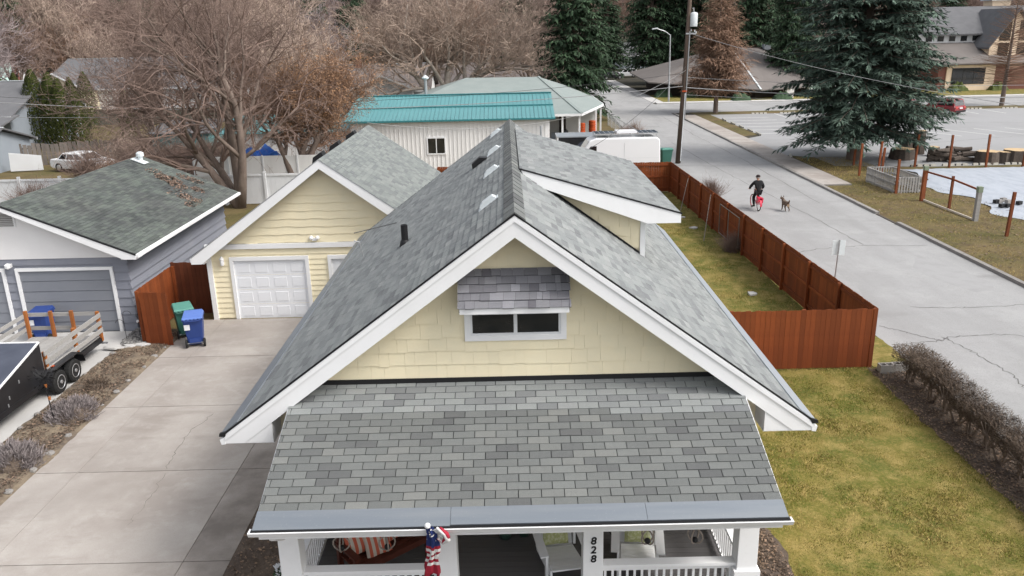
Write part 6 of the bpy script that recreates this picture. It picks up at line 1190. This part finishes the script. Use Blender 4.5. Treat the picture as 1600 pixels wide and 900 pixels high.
# ---------------------------------------------------------------- fences and small things behind the garages
t = thing('vinyl_fence', 'white vinyl panel fence running behind the grey garage', 'fence', (-22, 46, 0))
for k in range(9):
    x = -33.5 + k * 2.4; yv = yb = 47.2
    for q in range(8): u0, u1 = q / 8, (q + 1) / 8; MB().hexa([(x + 2.4 * u0 + .004, yv + (yb - yv) * u0, .05), (x + 2.4 * u1 - .004, yv + (yb - yv) * u1, .05), (x + 2.4 * u1 - .004, yv + (yb - yv) * u1 + .03, .05), (x + 2.4 * u0 + .004, yv + (yb - yv) * u0 + .03, .05), (x + 2.4 * u0 + .004, yv + (yb - yv) * u0, 1.72), (x + 2.4 * u1 - .004, yv + (yb - yv) * u1, 1.72), (x + 2.4 * u1 - .004, yv + (yb - yv) * u1 + .03, 1.72), (x + 2.4 * u0 + .004, yv + (yb - yv) * u0 + .03, 1.72)]).build('board', WHITE2, t)
    MB().beam((x, yv - .02, 1.75), (x + 2.4, yb - .02, 1.75), .06, .12).build('rail', WHITE2, t); MB().box(x - .07, x + .07, yv - .09, yv + .05, 0, 1.95).build('post', WHITE2, t)
t = thing('grey_panel_fence', 'pale grey panel fence behind the two bare trees', 'fence', (-14, 51.5, 0))
for k in range(5): x = -20 + k * 2.2; MB().box(x, x + 2.16, 51.5, 51.56, .3, 2.25).build('panel', WMETAL, t); MB().box(x - .06, x + .04, 51.44, 51.5, 0, 2.3).build('post', WHITE2, t)
t = thing('old_fence', 'weathered grey cedar fence before the arborvitae', 'fence', (-35, 65, 0)); ro = random.Random(9)
for k in range(48):
    u_ = k / 48; x, y = -44 + u_ * 14.5, 62.5 + u_ * 5.2; h = 1.75 + ro.uniform(-.12, .08); MB().obox((x, y, h / 2), (.13, .046, 0), (-.006, .016, 0), (ro.uniform(-.03, .03), 0, h / 2)).build('board', OLDWOOD, t)
for z in (.4, 1.4): MB().beam((-44, 62.56, z), (-29.5, 67.76, z), .04, .1).build('rail', OLDWOOD, t)
tag(MB().prism([(-37.8, 61.4, .1), (-35.6, 61.9, .1), (-35.6, 61.9, 1.2), (-37.7, 61.4, 1.5)], (0, .06, 0)).build('leaning_board', WHITE2, None, False, (-37, 61, 0)), 'leaning white board propped before the old cedar fence', 'panel')
def heap(name, label, cat, c, rx, ry, h, m, seed, n=16):
    mb = MB(); K = n
    for j in range(K + 1):
        for i in range(K + 1):
            a, b = i / K * 2 - 1, j / K * 2 - 1; d = max(0, 1 - a * a) * max(0, 1 - b * b); mb.v.append((c[0] + a * rx, c[1] + b * ry, .01 + h * d ** .6 * (.75 + .6 * mnoise.noise(Vector((a * 3 + seed, b * 3, 1))))))
    mb.f = [(j * (K + 1) + i, j * (K + 1) + i + 1, (j + 1) * (K + 1) + i + 1, (j + 1) * (K + 1) + i) for j in range(K) for i in range(K)]
    return tag(mb.build(name, m, None, False, c), label, cat)
heap('tarp_heap', 'bright blue tarpaulin heap behind the pale panel fence', 'tarpaulin', (-17.0, 55.5, 0), 2.6, 1.4, 2.6, BLUETARP, 3)
heap('brush_heap', 'tan heap of dead brush beside the teal shed', 'brush heap', (-12.0, 57.3, 0), 2.2, 1.0, 2.0, LEAFP, 5)
heap('junk_heap', 'pale scrap heap under the big bare tree', 'heap', (-23, 57.5, 0), 3.2, 1.6, 1.3, CURB, 8)
t = thing('chainlink_fence', 'short grey chain link fence beside the carport', 'fence', (10.9, 70, 0))
for k in range(9): MB().tube((11.2 - k * .1, 66.5 + k * 2.2, 0), (11.2 - k * .1, 66.5 + k * 2.2, 1.25), .025, n=5).build('post', GALV, t)
MB().tube((11.2, 66.5, 1.22), (10.4, 84.1, 1.22), .02, n=5).build('top_rail', GALV, t); cl = MB()
for k in range(70): y = 66.5 + k * .25; x = 11.2 - (y - 66.5) * .0455; cl.beam((x, y, .05), (x - .05, y + 1.1, 1.2), .008, .008); cl.beam((x, y, 1.2), (x - .05, y + 1.1, .05), .008, .008)
tag(cl.build('wire_mesh', GALV, t), kind='stuff')
# ---------------------------------------------------------------- vegetation
def grow_tree(seed, h, stems, levels=5, spread=.55, up=.25, r0=.3, seg=4, kids=(3, 4), ratio=.62, twig_r=.012, lean=None, droop=0., first=.25, min_n=3, budget=14000, tk_=(0, 2)):
    """limbs (thick) and twigs (thin) of a leafless tree, local coordinates"""
    r = random.Random(seed); limbs, twigs = MB(), MB(); tips = []; cnt = [0]
    def branch(p, d, L_, rad, lv):
        if cnt[0] > budget: return
        cnt[0] += 1; pts = [p.copy()]; rs = [rad]; n = seg if lv < 2 else 3; q = p.copy(); dd = d.copy(); side = []
        end = rad * (.45 if lv < levels - 1 else .3)
        for i in range(n):
            wob = .18 if lv < 2 else .34
            dd = (dd + V3((r.uniform(-wob, wob), r.uniform(-wob, wob), r.uniform(-wob, wob) + (up if lv > 0 else .02) * .35 - (droop if lv > 2 else 0)))).normalized()
            q = q + dd * (L_ / n); pts.append(q.copy()); rs.append(rad + (end - rad) * (i + 1) / n)
            if lv < levels and (i + 1) / n > (first if lv == 0 else .15): side.append((q.copy(), dd.copy(), rs[-1]))
        (limbs if lv < 2 else twigs).path(pts, [max(x, twig_r) for x in rs], 7 if lv == 0 else (5 if lv == 1 else (4 if lv == 2 else min_n)), lv < 2)
        if lv >= levels: tips.append(q.copy()); return
        for (a, ad, ar) in side:
            for k in range(r.randint(*(kids if lv < 3 else tk_)) if lv > 0 else r.randint(1, 3)):
                o = V3((r.gauss(0, 1), r.gauss(0, 1), r.gauss(0, .6))); o = (o - ad * o.dot(ad)); o = o.normalized() if o.length > 1e-3 else V3((1, 0, 0))
                sp = spread * r.uniform(.7, 1.35); nd_ = (ad * math.cos(sp) + o * math.sin(sp) + V3((0, 0, up * .5))).normalized()
                branch(a, nd_, L_ * ratio * r.uniform(.7, 1.15), ar * r.uniform(.5, .75), lv + 1)
    for (b, d, f) in (stems or [((0, 0, 0), (0, 0, 1), 1)]): branch(V3(b), V3(d).normalized(), h * f, r0 * math.sqrt(f), 0)
    return limbs, twigs, tips
def leaf_cards(tips, r, per, size, spread_):
    mb = MB()
    for p in tips:
        for _ in range(per):
            c = p + V3((r.gauss(0, spread_), r.gauss(0, spread_), r.gauss(0, spread_))); a = V3((r.uniform(-1, 1), r.uniform(-1, 1), r.uniform(-1, 1))).normalized() * size * r.uniform(.6, 1.3); b = a.orthogonal().normalized() * size * .5; mb.face([c - a, c + b, c + a, c - b])
    return mb
def tree_thing(name, label, loc, limbs_me, twigs_me, rz=0, sc=1., group=None, leaves_me=None, scz=None):
    t = thing(name, label, 'tree', (0, 0, 0), group)
    for nm, me in (('trunk', limbs_me), ('crown', twigs_me), ('leaves', leaves_me)):
        if me is None: continue
        o = bpy.data.objects.new(nm, me); COL.objects.link(o); o.parent = t
    t.location = loc; t.rotation_euler = (0, 0, rz); t.scale = (sc, sc, scz or sc); return t
# the big many-stemmed tree behind the garages
l, w_, tp_ = grow_tree(11, 5.6, [((0, 0, 0), (-.62, .05, .8), 1.0), ((0, 0, 0), (.02, .1, 1), 1.3), ((.1, 0, 0), (.22, -.1, 1), 1.2), ((-.1, .1, 0), (-.3, .3, 1), .95)], 5, .80, .10, .25, 5, (1, 2), .68, .0065, budget=60000)
tree_thing('bare_tree', 'big bare grey-brown tree with several stems behind the green roof', (-15.7, 46.3, 0), l.mesh('trunk', BARK, smooth=True), w_.mesh('crown', TWIG), 0, 1.12)
l, w_, tp_ = grow_tree(23, 4.2, [((0, 0, 0), (-.3, 0, 1), 1), ((0, 0, 0), (.35, .1, 1), 1.05), ((0, 0, 0), (.05, .3, 1), 1)], 5, .75, .15, .26, 4, (1, 3), .64, .008, budget=60000, tk_=(0, 3))
lf = leaf_cards([p for p in tp_ if p.x > -.5][::2], random.Random(2), 2, .07, .12)
tree_thing('russet_tree', 'russet brown twiggy tree keeping dry leaves beside the cream garage', (-13.7, 51.5, 0), l.mesh('trunk', BARK, smooth=True), w_.mesh('crown', TWIGR), .4, 1.05, leaves_me=lf.mesh('leaves', LEAFB))
l, w_, tp_ = grow_tree(35, 7.4, [((0, 0, 0), (0, 0, 1), 1), ((0, 0, 1.5), (-.75, 0, .7), .8), ((0, 0, 1.8), (.75, .1, .65), .85)], 5, .72, .14, .42, 5, (1, 2), .68, .013, budget=60000)
pale_l, pale_t = l.mesh('trunk', BARKP, smooth=True), w_.mesh('crown', TWIGP)
tree_thing('pale_tree', 'tall pale-barked bare tree spreading behind the teal roof', (-6.7, 90, 0), pale_l, pale_t, .3, 1.2)
protos = []
for sd_, tm, bm in ((51, TWIGG, BARKP), (52, TWIG, BARK), (53, TWIGP, BARK), (54, TWIGR, BARK)):
    l, w_, tp_ = grow_tree(sd_, 6.2, [((0, 0, 0), (.05, 0, 1), 1), ((0, 0, .8), (.35, .2, 1), .8), ((0, 0, .5), (-.35, -.2, 1), .85)], 5, .68, .2, .22, 4, (1, 2), .68, .015, budget=60000); protos.append((l.mesh('trunk', bm), w_.mesh('crown', tm)))
KIN = ['grey-lilac', 'brown', 'tan', 'russet']
def bare(x, y, k, sc, label, group='bare trees of the neighbourhood', z=None):
    tree_thing('bare_tree', label, (x, y, hill(x, y) - .1 if z is None else z), protos[k][0], protos[k][1], rnd.uniform(0, 6.28), sc, group)
bare(-66, 98, 0, 1.15, 'grey-lilac bare tree behind the blue-grey house roofs'); bare(-72, 112, 0, 1.2, 'grey-lilac bare tree beside the mint green roof'); bare(-29, 66, 1, .7, 'small brown bare tree behind the old cedar fence'); bare(-24.5, 74, 1, 1.0, 'brown bare tree behind the small pale teal shed'); bare(-19, 78, 2, 1.15, 'tan bare tree beside the lean-to shed'); bare(-31, 108, 2, 1.0, 'tan bare tree beside the far end of the charcoal roof')
bare(-7.5, 128, 3, 1.15, 'russet bare tree behind the low brown roofed house'); bare(3.5, 108, 2, 1.0, 'tan bare tree beside the dark spruce'); bare(40, 150, 1, 1.3, 'brown bare tree behind the office ridge'); bare(50, 160, 2, 1.3, 'tan bare tree between office and church'); bare(62, 165, 0, 1.3, 'grey bare tree behind the church wing')
# larch-like brown conifer by the corner
def conifer(seed, h, rbase, mat_l, whorl=.42, dens=1., base=.1, droop=.25, card=.34, bare_=False, cone=1.0, rmin=.25, fine=2, wf=.2):
    r = random.Random(seed); tk = MB(); tk.path([(0, 0, 0), (0, 0, h * .5), (0, 0, h)], [h * .022, h * .013, .03], 8); nd = MB(); br = MB(); z = h * base
    while z < h * .985:
        f = 1 - (z - h * base) / (h * (1 - base)); L0 = (rbase * f ** cone + rmin) * (1 if f < .93 else .82)
        nb = max(4, int(9 * dens * (.5 + .6 * f)))
        for k in range(nb):
            a = r.uniform(0, 6.283); L_ = L0 * r.uniform(.68, 1.12); d = V3((math.cos(a), math.sin(a), 0)); rise = r.uniform(-.02, .18) + .35 * (1 - f); n = max(3, int(L_ / .42)); pts = []
            for i in range(n + 1):
                t_ = i / n; pts.append(V3((0, 0, z)) + d * L_ * t_ + V3((0, 0, L_ * (rise * t_ - droop * t_ * t_ + .10 * max(0, t_ - .7)))))
            br.path(pts, [max(.012, .035 * (1 - i / (n + 1)) * (L_ / 3)) for i in range(n + 1)], 3, False)
            sd_ = V3((-d.y, d.x, 0))
            for i in range(1, n + 1):
                t_ = i / n
                if t_ < .22 and not bare_: continue
                for s in ((-1, 1) if i < n else (0,)):
                    c = pts[i]; wl_ = card * (1.25 - .55 * t_) * r.uniform(.7, 1.25) * min(1.6, .6 + L_ / 4)
                    dd = (d * r.uniform(.5, 1.0) + sd_ * s * r.uniform(.5, 1.1) + V3((0, 0, r.uniform(-.35, .12)))).normalized()
                    for q in range(fine):
                        e = (dd + V3((r.uniform(-.6, .6), r.uniform(-.6, .6), r.uniform(-.55, .3)))).normalized(); c2 = c + dd * wl_ * r.uniform(-.1, .55); ln_ = wl_ * r.uniform(.3, .6) if fine > 2 else wl_; tip = c2 + e * ln_; side_ = e.cross(V3((r.uniform(-.5, .5), r.uniform(-.5, .5), 1))).normalized() * ln_ * (wf if not bare_ else .045)
                        m_ = c2 + e * ln_ * .45; dz = V3((0, 0, -.06 * wl_))
                        nd.face([c2, m_ + side_ + dz, tip + dz * 1.5, m_ - side_ + dz])
        z += whorl * r.uniform(.75, 1.2) * (.7 + .5 * f)
    return tk, br, nd
tk, br, nd = conifer(5, 25, 6.0, SPRUCE, .37, 1.7, .085, .24, .76, cone=.72, fine=9, wf=.13)
tree_thing('blue_spruce', 'huge blue-green spruce with drooping boughs at the parking lot corner', (25.2, 58.65, 0), tk.mesh('trunk', BARK), br.mesh('boughs', BARK), 0, 1., leaves_me=nd.mesh('needles', SPRUCE))
tk, br, nd = conifer(9, 20, 5.1, SPRUCEG, .40, 1.5, .06, .26, .95, cone=.72, fine=4, wf=.18); sp = (tk.mesh('trunk', BARK), br.mesh('boughs', BARK), nd.mesh('needles', SPRUCEG))
def spruce(x, y, sc, label, scz=None, z=0): tree_thing('spruce_tree', label, (x, y, z), sp[0], sp[1], rnd.uniform(0, 6.28), sc, 'dark conifers', sp[2], (scz or sc) * (1.35 if y < 150 else 1.))
spruce(7.4, 90, .92, 'broad dark green spruce behind the carport house'); spruce(25.3, 146, 1.0, 'left one of the paired dark spruces with bare lower trunks', 1.1, 2.0); spruce(29.3, 147, 1.0, 'right one of the paired dark spruces beside the street lamp', 1.15, 2.0)
for x, y in ((25.3, 146), (29.3, 147)): pass
spruce(-82, 140, .85, 'dark green conifer beside the mint roofed house'); spruce(-31, 139, .75, 'dark green conifer above the end of the charcoal roof'); spruce(-25.5, 142, .8, 'dark green conifer above the brown roofed house with white gable'); spruce(-13, 140, .7, 'dark green conifer behind the pale branched tree'); spruce(34.5, 143, 1.0, 'dark spruce behind the utility pole and office', 1.2); spruce(41.8, 120.5, .85, 'dark spruce standing at the office corner behind the big spruce', 1.0); spruce(41.0, 139, .95, 'dark spruce behind the russet larch and office roof', 1.1); spruce(21.0, 176, 1.0, 'dark spruce at the far bend of the road', 1.1); spruce(50, 150, 1.0, 'dark spruce left of the church behind the big spruce', 1.15); spruce(4, 150, .9, 'dark spruce in the wood beyond the brown roofs', 1.1); spruce(55, 175, 1.0, 'dark spruce on the slope beyond the office', 1.2)
for i, (x, y, s_) in enumerate(((-75, 165, 1.0), (-58, 172, .9), (-30, 175, 1.05), (-22, 168, .8), (-18, 185, 1.1), (-2, 178, 1.0), (10, 190, .9), (66, 190, .9), (82, 180, 1.0), (95, 200, 1.1), (52, 215, .8), (-95, 190, 1.0), (-45, 205, 1.0), (40, 200, .9), (-88, 150, .8), (-66, 158, .85), (-50, 160, .75), (-38, 158, .9), (-12, 160, .85), (-8, 165, .95), (-110, 210, 1.1), (-70, 200, 1.0), (-20, 150, .7), (0, 165, .9), (90, 170, 1.0), (75, 160, .8))): spruce(x, y, s_, 'dark conifer among the bare trees of the wooded hillside', None, hill(x, y) - .3)
tk, br, nd = conifer(19, 13.0, 3.9, TWIGR, .26, 1.9, .20, .02, .75, True, .6)
tree_thing('larch_tree', 'bare russet larch with fine twigs on the corner grass', (23.9, 93.9, 0), tk.mesh('trunk', BARK), br.mesh('boughs', TWIGR), 0, 1., leaves_me=nd.mesh('twigs', TWIGR))
tree_thing('larch_tree', 'bare russet conifer at the lot edge in front of the church gable', (57.5, 95.2, 0), bpy.data.meshes.new_from_object(bpy.data.objects['trunk']) if False else tk.mesh('trunk', BARK), br.mesh('boughs', TWIGR), 1.7, .95)
# arborvitae columns
def arb(seed, h, r_):
    r = random.Random(seed); mb = MB()
    for _ in range(3800):
        v_ = r.random() ** .8; a = r.uniform(0, 6.283); rad = r_ * (math.sin(min(1, (1 - v_) * 1.9 + .06) * 1.57)) * (.72 + .3 * r.random()) * (1 + .18 * mnoise.noise(Vector((math.cos(a) * 2, math.sin(a) * 2, v_ * 7 + seed)))); c = V3((math.cos(a) * rad, math.sin(a) * rad, v_ * h)); e = V3((math.cos(a) * .35, math.sin(a) * .35, 1)).normalized() * .2 * r.uniform(.6, 1.3); s_ = V3((-math.sin(a), math.cos(a), r.uniform(-.3, .3))) * .06; mb.face([c - s_ * .4, c + e * .5 - s_, c + e, c + e * .5 + s_])
    tk = MB(); tk.path([(0, 0, 0), (0, 0, h * .85)], [.12, .03], 6); return tk.mesh('trunk', BARK), mb.mesh('foliage', ARBM)
arbm = [arb(1, 6.4, 1.1), arb(2, 5.8, 1.0)]
def arbt(x, y, k, s_, label, grp): tree_thing('arborvitae', label, (x, y, 0), arbm[k][0], None, rnd.uniform(0, 6), s_, grp, arbm[k][1])
for x, y, k, s_, lb in ((-43.2, 76, 0, 1.08, 'tallest olive arborvitae column beside the blue-grey house'), (-41.6, 75.6, 1, 1.12, 'second olive arborvitae column from the blue-grey house'), (-40.3, 74.8, 0, .96, 'third olive arborvitae column from the blue-grey house'), (-38.9, 74.6, 1, .92, 'lowest olive arborvitae column at the end of the tall row'), (-36.0, 78, 1, .85, 'brownish arborvitae behind the end of the tall row')): arbt(x, y, k, s_, lb, 'tall arborvitae')
for k in range(7): arbt(-58 + k * 1.9, 92 + (k % 2) * .5, k % 2, .95, 'olive arborvitae in the far row behind the grey roofs', 'far arborvitae row')
# wooded hillside, every tree its own object
rh = random.Random(77); n = 0
while n < 135:
    x = rh.uniform(-190, 170); y = 142 + 190 * rh.random() ** 1.5
    if abs(x) > y * .72 + 6 or (8 < x < 60 and y < 205) or (x >= 60 and y < 165): continue
    k = rh.choice([0, 1, 1, 2, 2, 3]); bare(x, y, k, rh.uniform(1.2, 1.75), KIN[k] + ' bare tree in the wooded hillside', 'bare trees of the wooded hillside'); n += 1
rh = random.Random(78); n = 0
while n < 13:
    x = rh.uniform(-85, -4); y = rh.uniform(112, 150)
    if -68 < x < -39 and y < 141: continue
    if x > -22 and y < 128: continue
    k = rh.choice([0, 1, 1, 2, 3]); bare(x, y, k, rh.uniform(.95, 1.35), KIN[k] + ' bare tree between the far roofs and the wooded hill', 'bare trees behind the far roofs'); n += 1
# shrubs: brushy masses of bare stems
def brush(seed, r_, h, n, m):
    r = random.Random(seed); mb = MB()
    for _ in range(n):
        a = r.uniform(0, 6.283); e = r.uniform(.05, 1.1); b = V3((r.gauss(0, .18) * r_, r.gauss(0, .18) * r_, 0)); d = V3((math.cos(a) * math.sin(e) * r_, math.sin(a) * math.sin(e) * r_, math.cos(e) * h)) * r.uniform(.6, 1.1); m1 = b + d * .5 + V3((r.gauss(0, .08), r.gauss(0, .08), .12)) * r_; mb.path([b, m1, b + d], [.016, .010, .004], 3, False)
        for q in range(2): p = b.lerp(b + d, r.uniform(.5, .9)); mb.path([p, p + (d * .3 + V3((r.gauss(0, .2), r.gauss(0, .2), r.gauss(0, .15))) * r_)], [.007, .003], 3, False)
    return mb
bru = [brush(1, 1.6, 1.9, 330, TWIG).mesh('stems', TWIG), brush(2, 1.2, 1.5, 260, TWIGR).mesh('stems', TWIGR), brush(3, 1.5, 2.2, 330, TWIGP).mesh('stems', TWIGP)]
def shrub(x, y, k, s_, label, group='leafless shrubs', z=0):
    t = thing('bare_shrub', label, 'shrub', (0, 0, 0), group); o = bpy.data.objects.new('stems', bru[k]); COL.objects.link(o); o.parent = t; t.location = (x, y, z); t.scale = (s_,) * 3; t.rotation_euler = (0, 0, rnd.uniform(0, 6.28))
shrub(11.55, 45.5, 0, .62, 'thin bare shrub between the long fence and the road'); shrub(11.2, 72.5, 1, .95, 'reddish bare shrub behind the white van'); shrub(10.2, 70.5, 0, .7, 'grey bare sapling beside the chain link fence'); shrub(9.75, 34.2, 0, .45, 'tangle of dead stems at the foot of the gate frame'); shrub(-27.2, 45.6, 0, .95, 'bare shrub in front of the white vinyl fence beside the green roof'); shrub(-25.9, 45.4, 1, .7, 'low bare shrub touching the white vinyl fence')
for k in range(16): rr = random.Random(100 + k); x, y = -28.6 + (k % 8) * 1.3 + rr.uniform(-.6, .6), 56 + (k // 8) * 6 + rr.uniform(-1, 1) + (k % 8) * .2; shrub(x, y, rr.choice([0, 0, 1, 2]), rr.uniform(.9, 1.35), 'tall leafless shrub in the thicket behind the white fence', 'thicket behind the white fence')
for i, (x, y) in enumerate(((31, 108.9), (26, 117), (36.6, 109.2), (43, 113), (48, 115), (22.5, 118.3), (64.2, 117.3), (69.9, 117.2))): heap('clipped_shrub', 'rounded clipped shrub against the ' + ('church wall' if x > 60 else 'office wall'), 'shrub', (x, y, 0), 1.3, .9, 1.3, ARBM if x > 60 else SPRUCEG, i, 10)['group'] = 'clipped shrubs'
# clipped bare hedge along the road: every plant with its gnarled stems
def hedge_plant(seed):
    r = random.Random(seed); st = MB(); tw_ = MB()
    for k in range(6):
        a = r.uniform(0, 6.28); p = V3((r.uniform(-.12, .12), r.uniform(-.12, .12), 0)); d = V3((math.cos(a) * .4, math.sin(a) * .4, 1)).normalized(); pts = [p]
        for i in range(4): d = (d + V3((r.uniform(-.4, .4), r.uniform(-.4, .4), .15))).normalized(); pts.append(pts[-1] + d * .17)
        st.path(pts, [.032, .027, .022, .017, .011], 5)
        for q in pts[2:]:
            for j in range(5): d2 = V3((r.gauss(0, .8), r.gauss(0, .8), abs(r.gauss(.5, .4)))).normalized(); st.path([q, q + d2 * .16, q + d2 * .3 + V3((0, 0, .05))], [.011, .008, .005], 3, False)
    for _ in range(4200):
        x, y = r.uniform(-.40, .40), r.uniform(-.42, .42); edge = max(abs(x) / .40, abs(y) / .42); z = r.uniform(.55, .95) if r.random() < .75 else r.uniform(.28, .95)
        if z < .5 and edge < .7: continue
        d = V3((r.gauss(0, .5) + x * .6, r.gauss(0, .5) + y * .6, r.uniform(.3, 1.0))).normalized() * r.uniform(.04, .10); s_ = d.orthogonal().normalized() * .0055; p = V3((x, y, z)); tw_.face([p - s_, p + s_, p + d + s_ * .5, p + d - s_ * .5]); 
    return st.mesh('stems', BARK), tw_.mesh('twigs', HEDGEM)
hp = [hedge_plant(i) for i in range(3)]
for k in range(16):
    t = thing('hedge_plant', 'end plant of the bare hedge beside the concrete blocks' if k == 0 else 'clipped leafless hedge plant in the row between front lawn and road', 'hedge', (0, 0, 0), 'bare hedge along the road')
    for nm, me in zip(('stems', 'twigs'), hp[k % 3]): o = bpy.data.objects.new(nm, me); COL.objects.link(o); o.parent = t
    t.location = (10.98 + rnd.uniform(-.05, .05), 20.25 - k * .62, .05); t.rotation_euler = (0, 0, rnd.choice([0, math.pi])); t.scale = (1.05, 1, rnd.uniform(.98, 1.08))
# small evergreen by the porch steps and tufts beside the porch
t = thing('frosted_shrub', 'low dark shrub with pale tips beside the left porch post', 'shrub', (0, 0, 0)); rr = random.Random(3); mb = MB()
for _ in range(700): a, e = rr.uniform(0, 6.28), rr.uniform(0, 1.4); c = V3((math.cos(a) * math.sin(e) * .45, math.sin(a) * math.sin(e) * .3, .05 + math.cos(e) * .28)) * rr.uniform(.6, 1); d = c.normalized() * .07; s_ = d.orthogonal() * .25; mb.face([c - s_, c + s_, c + d])
o = mb.build('foliage', SPRUCEG); o.parent = t; t.location = (-4.0, 12.35, .05)
mb = MB()
for _ in range(160): a, e = rr.uniform(0, 6.28), rr.uniform(.1, .9); c = V3((math.cos(a) * math.sin(e) * .46 - .05, math.sin(a) * math.sin(e) * .3, .08 + math.cos(e) * .29)); d = c.normalized() * .06; s_ = d.orthogonal() * .25; mb.face([c - s_, c + s_, c + d])
o = mb.build('pale_tips', WHITE2); o.parent = t
stalk_bush('perennial_clump', 'bright green sprouting clump beside the right porch post', 'plant', (4.05, 13.0, .05), .22, .3, 90, M('fresh_green', (.12, .22, .03), .8), 31, None, .015)
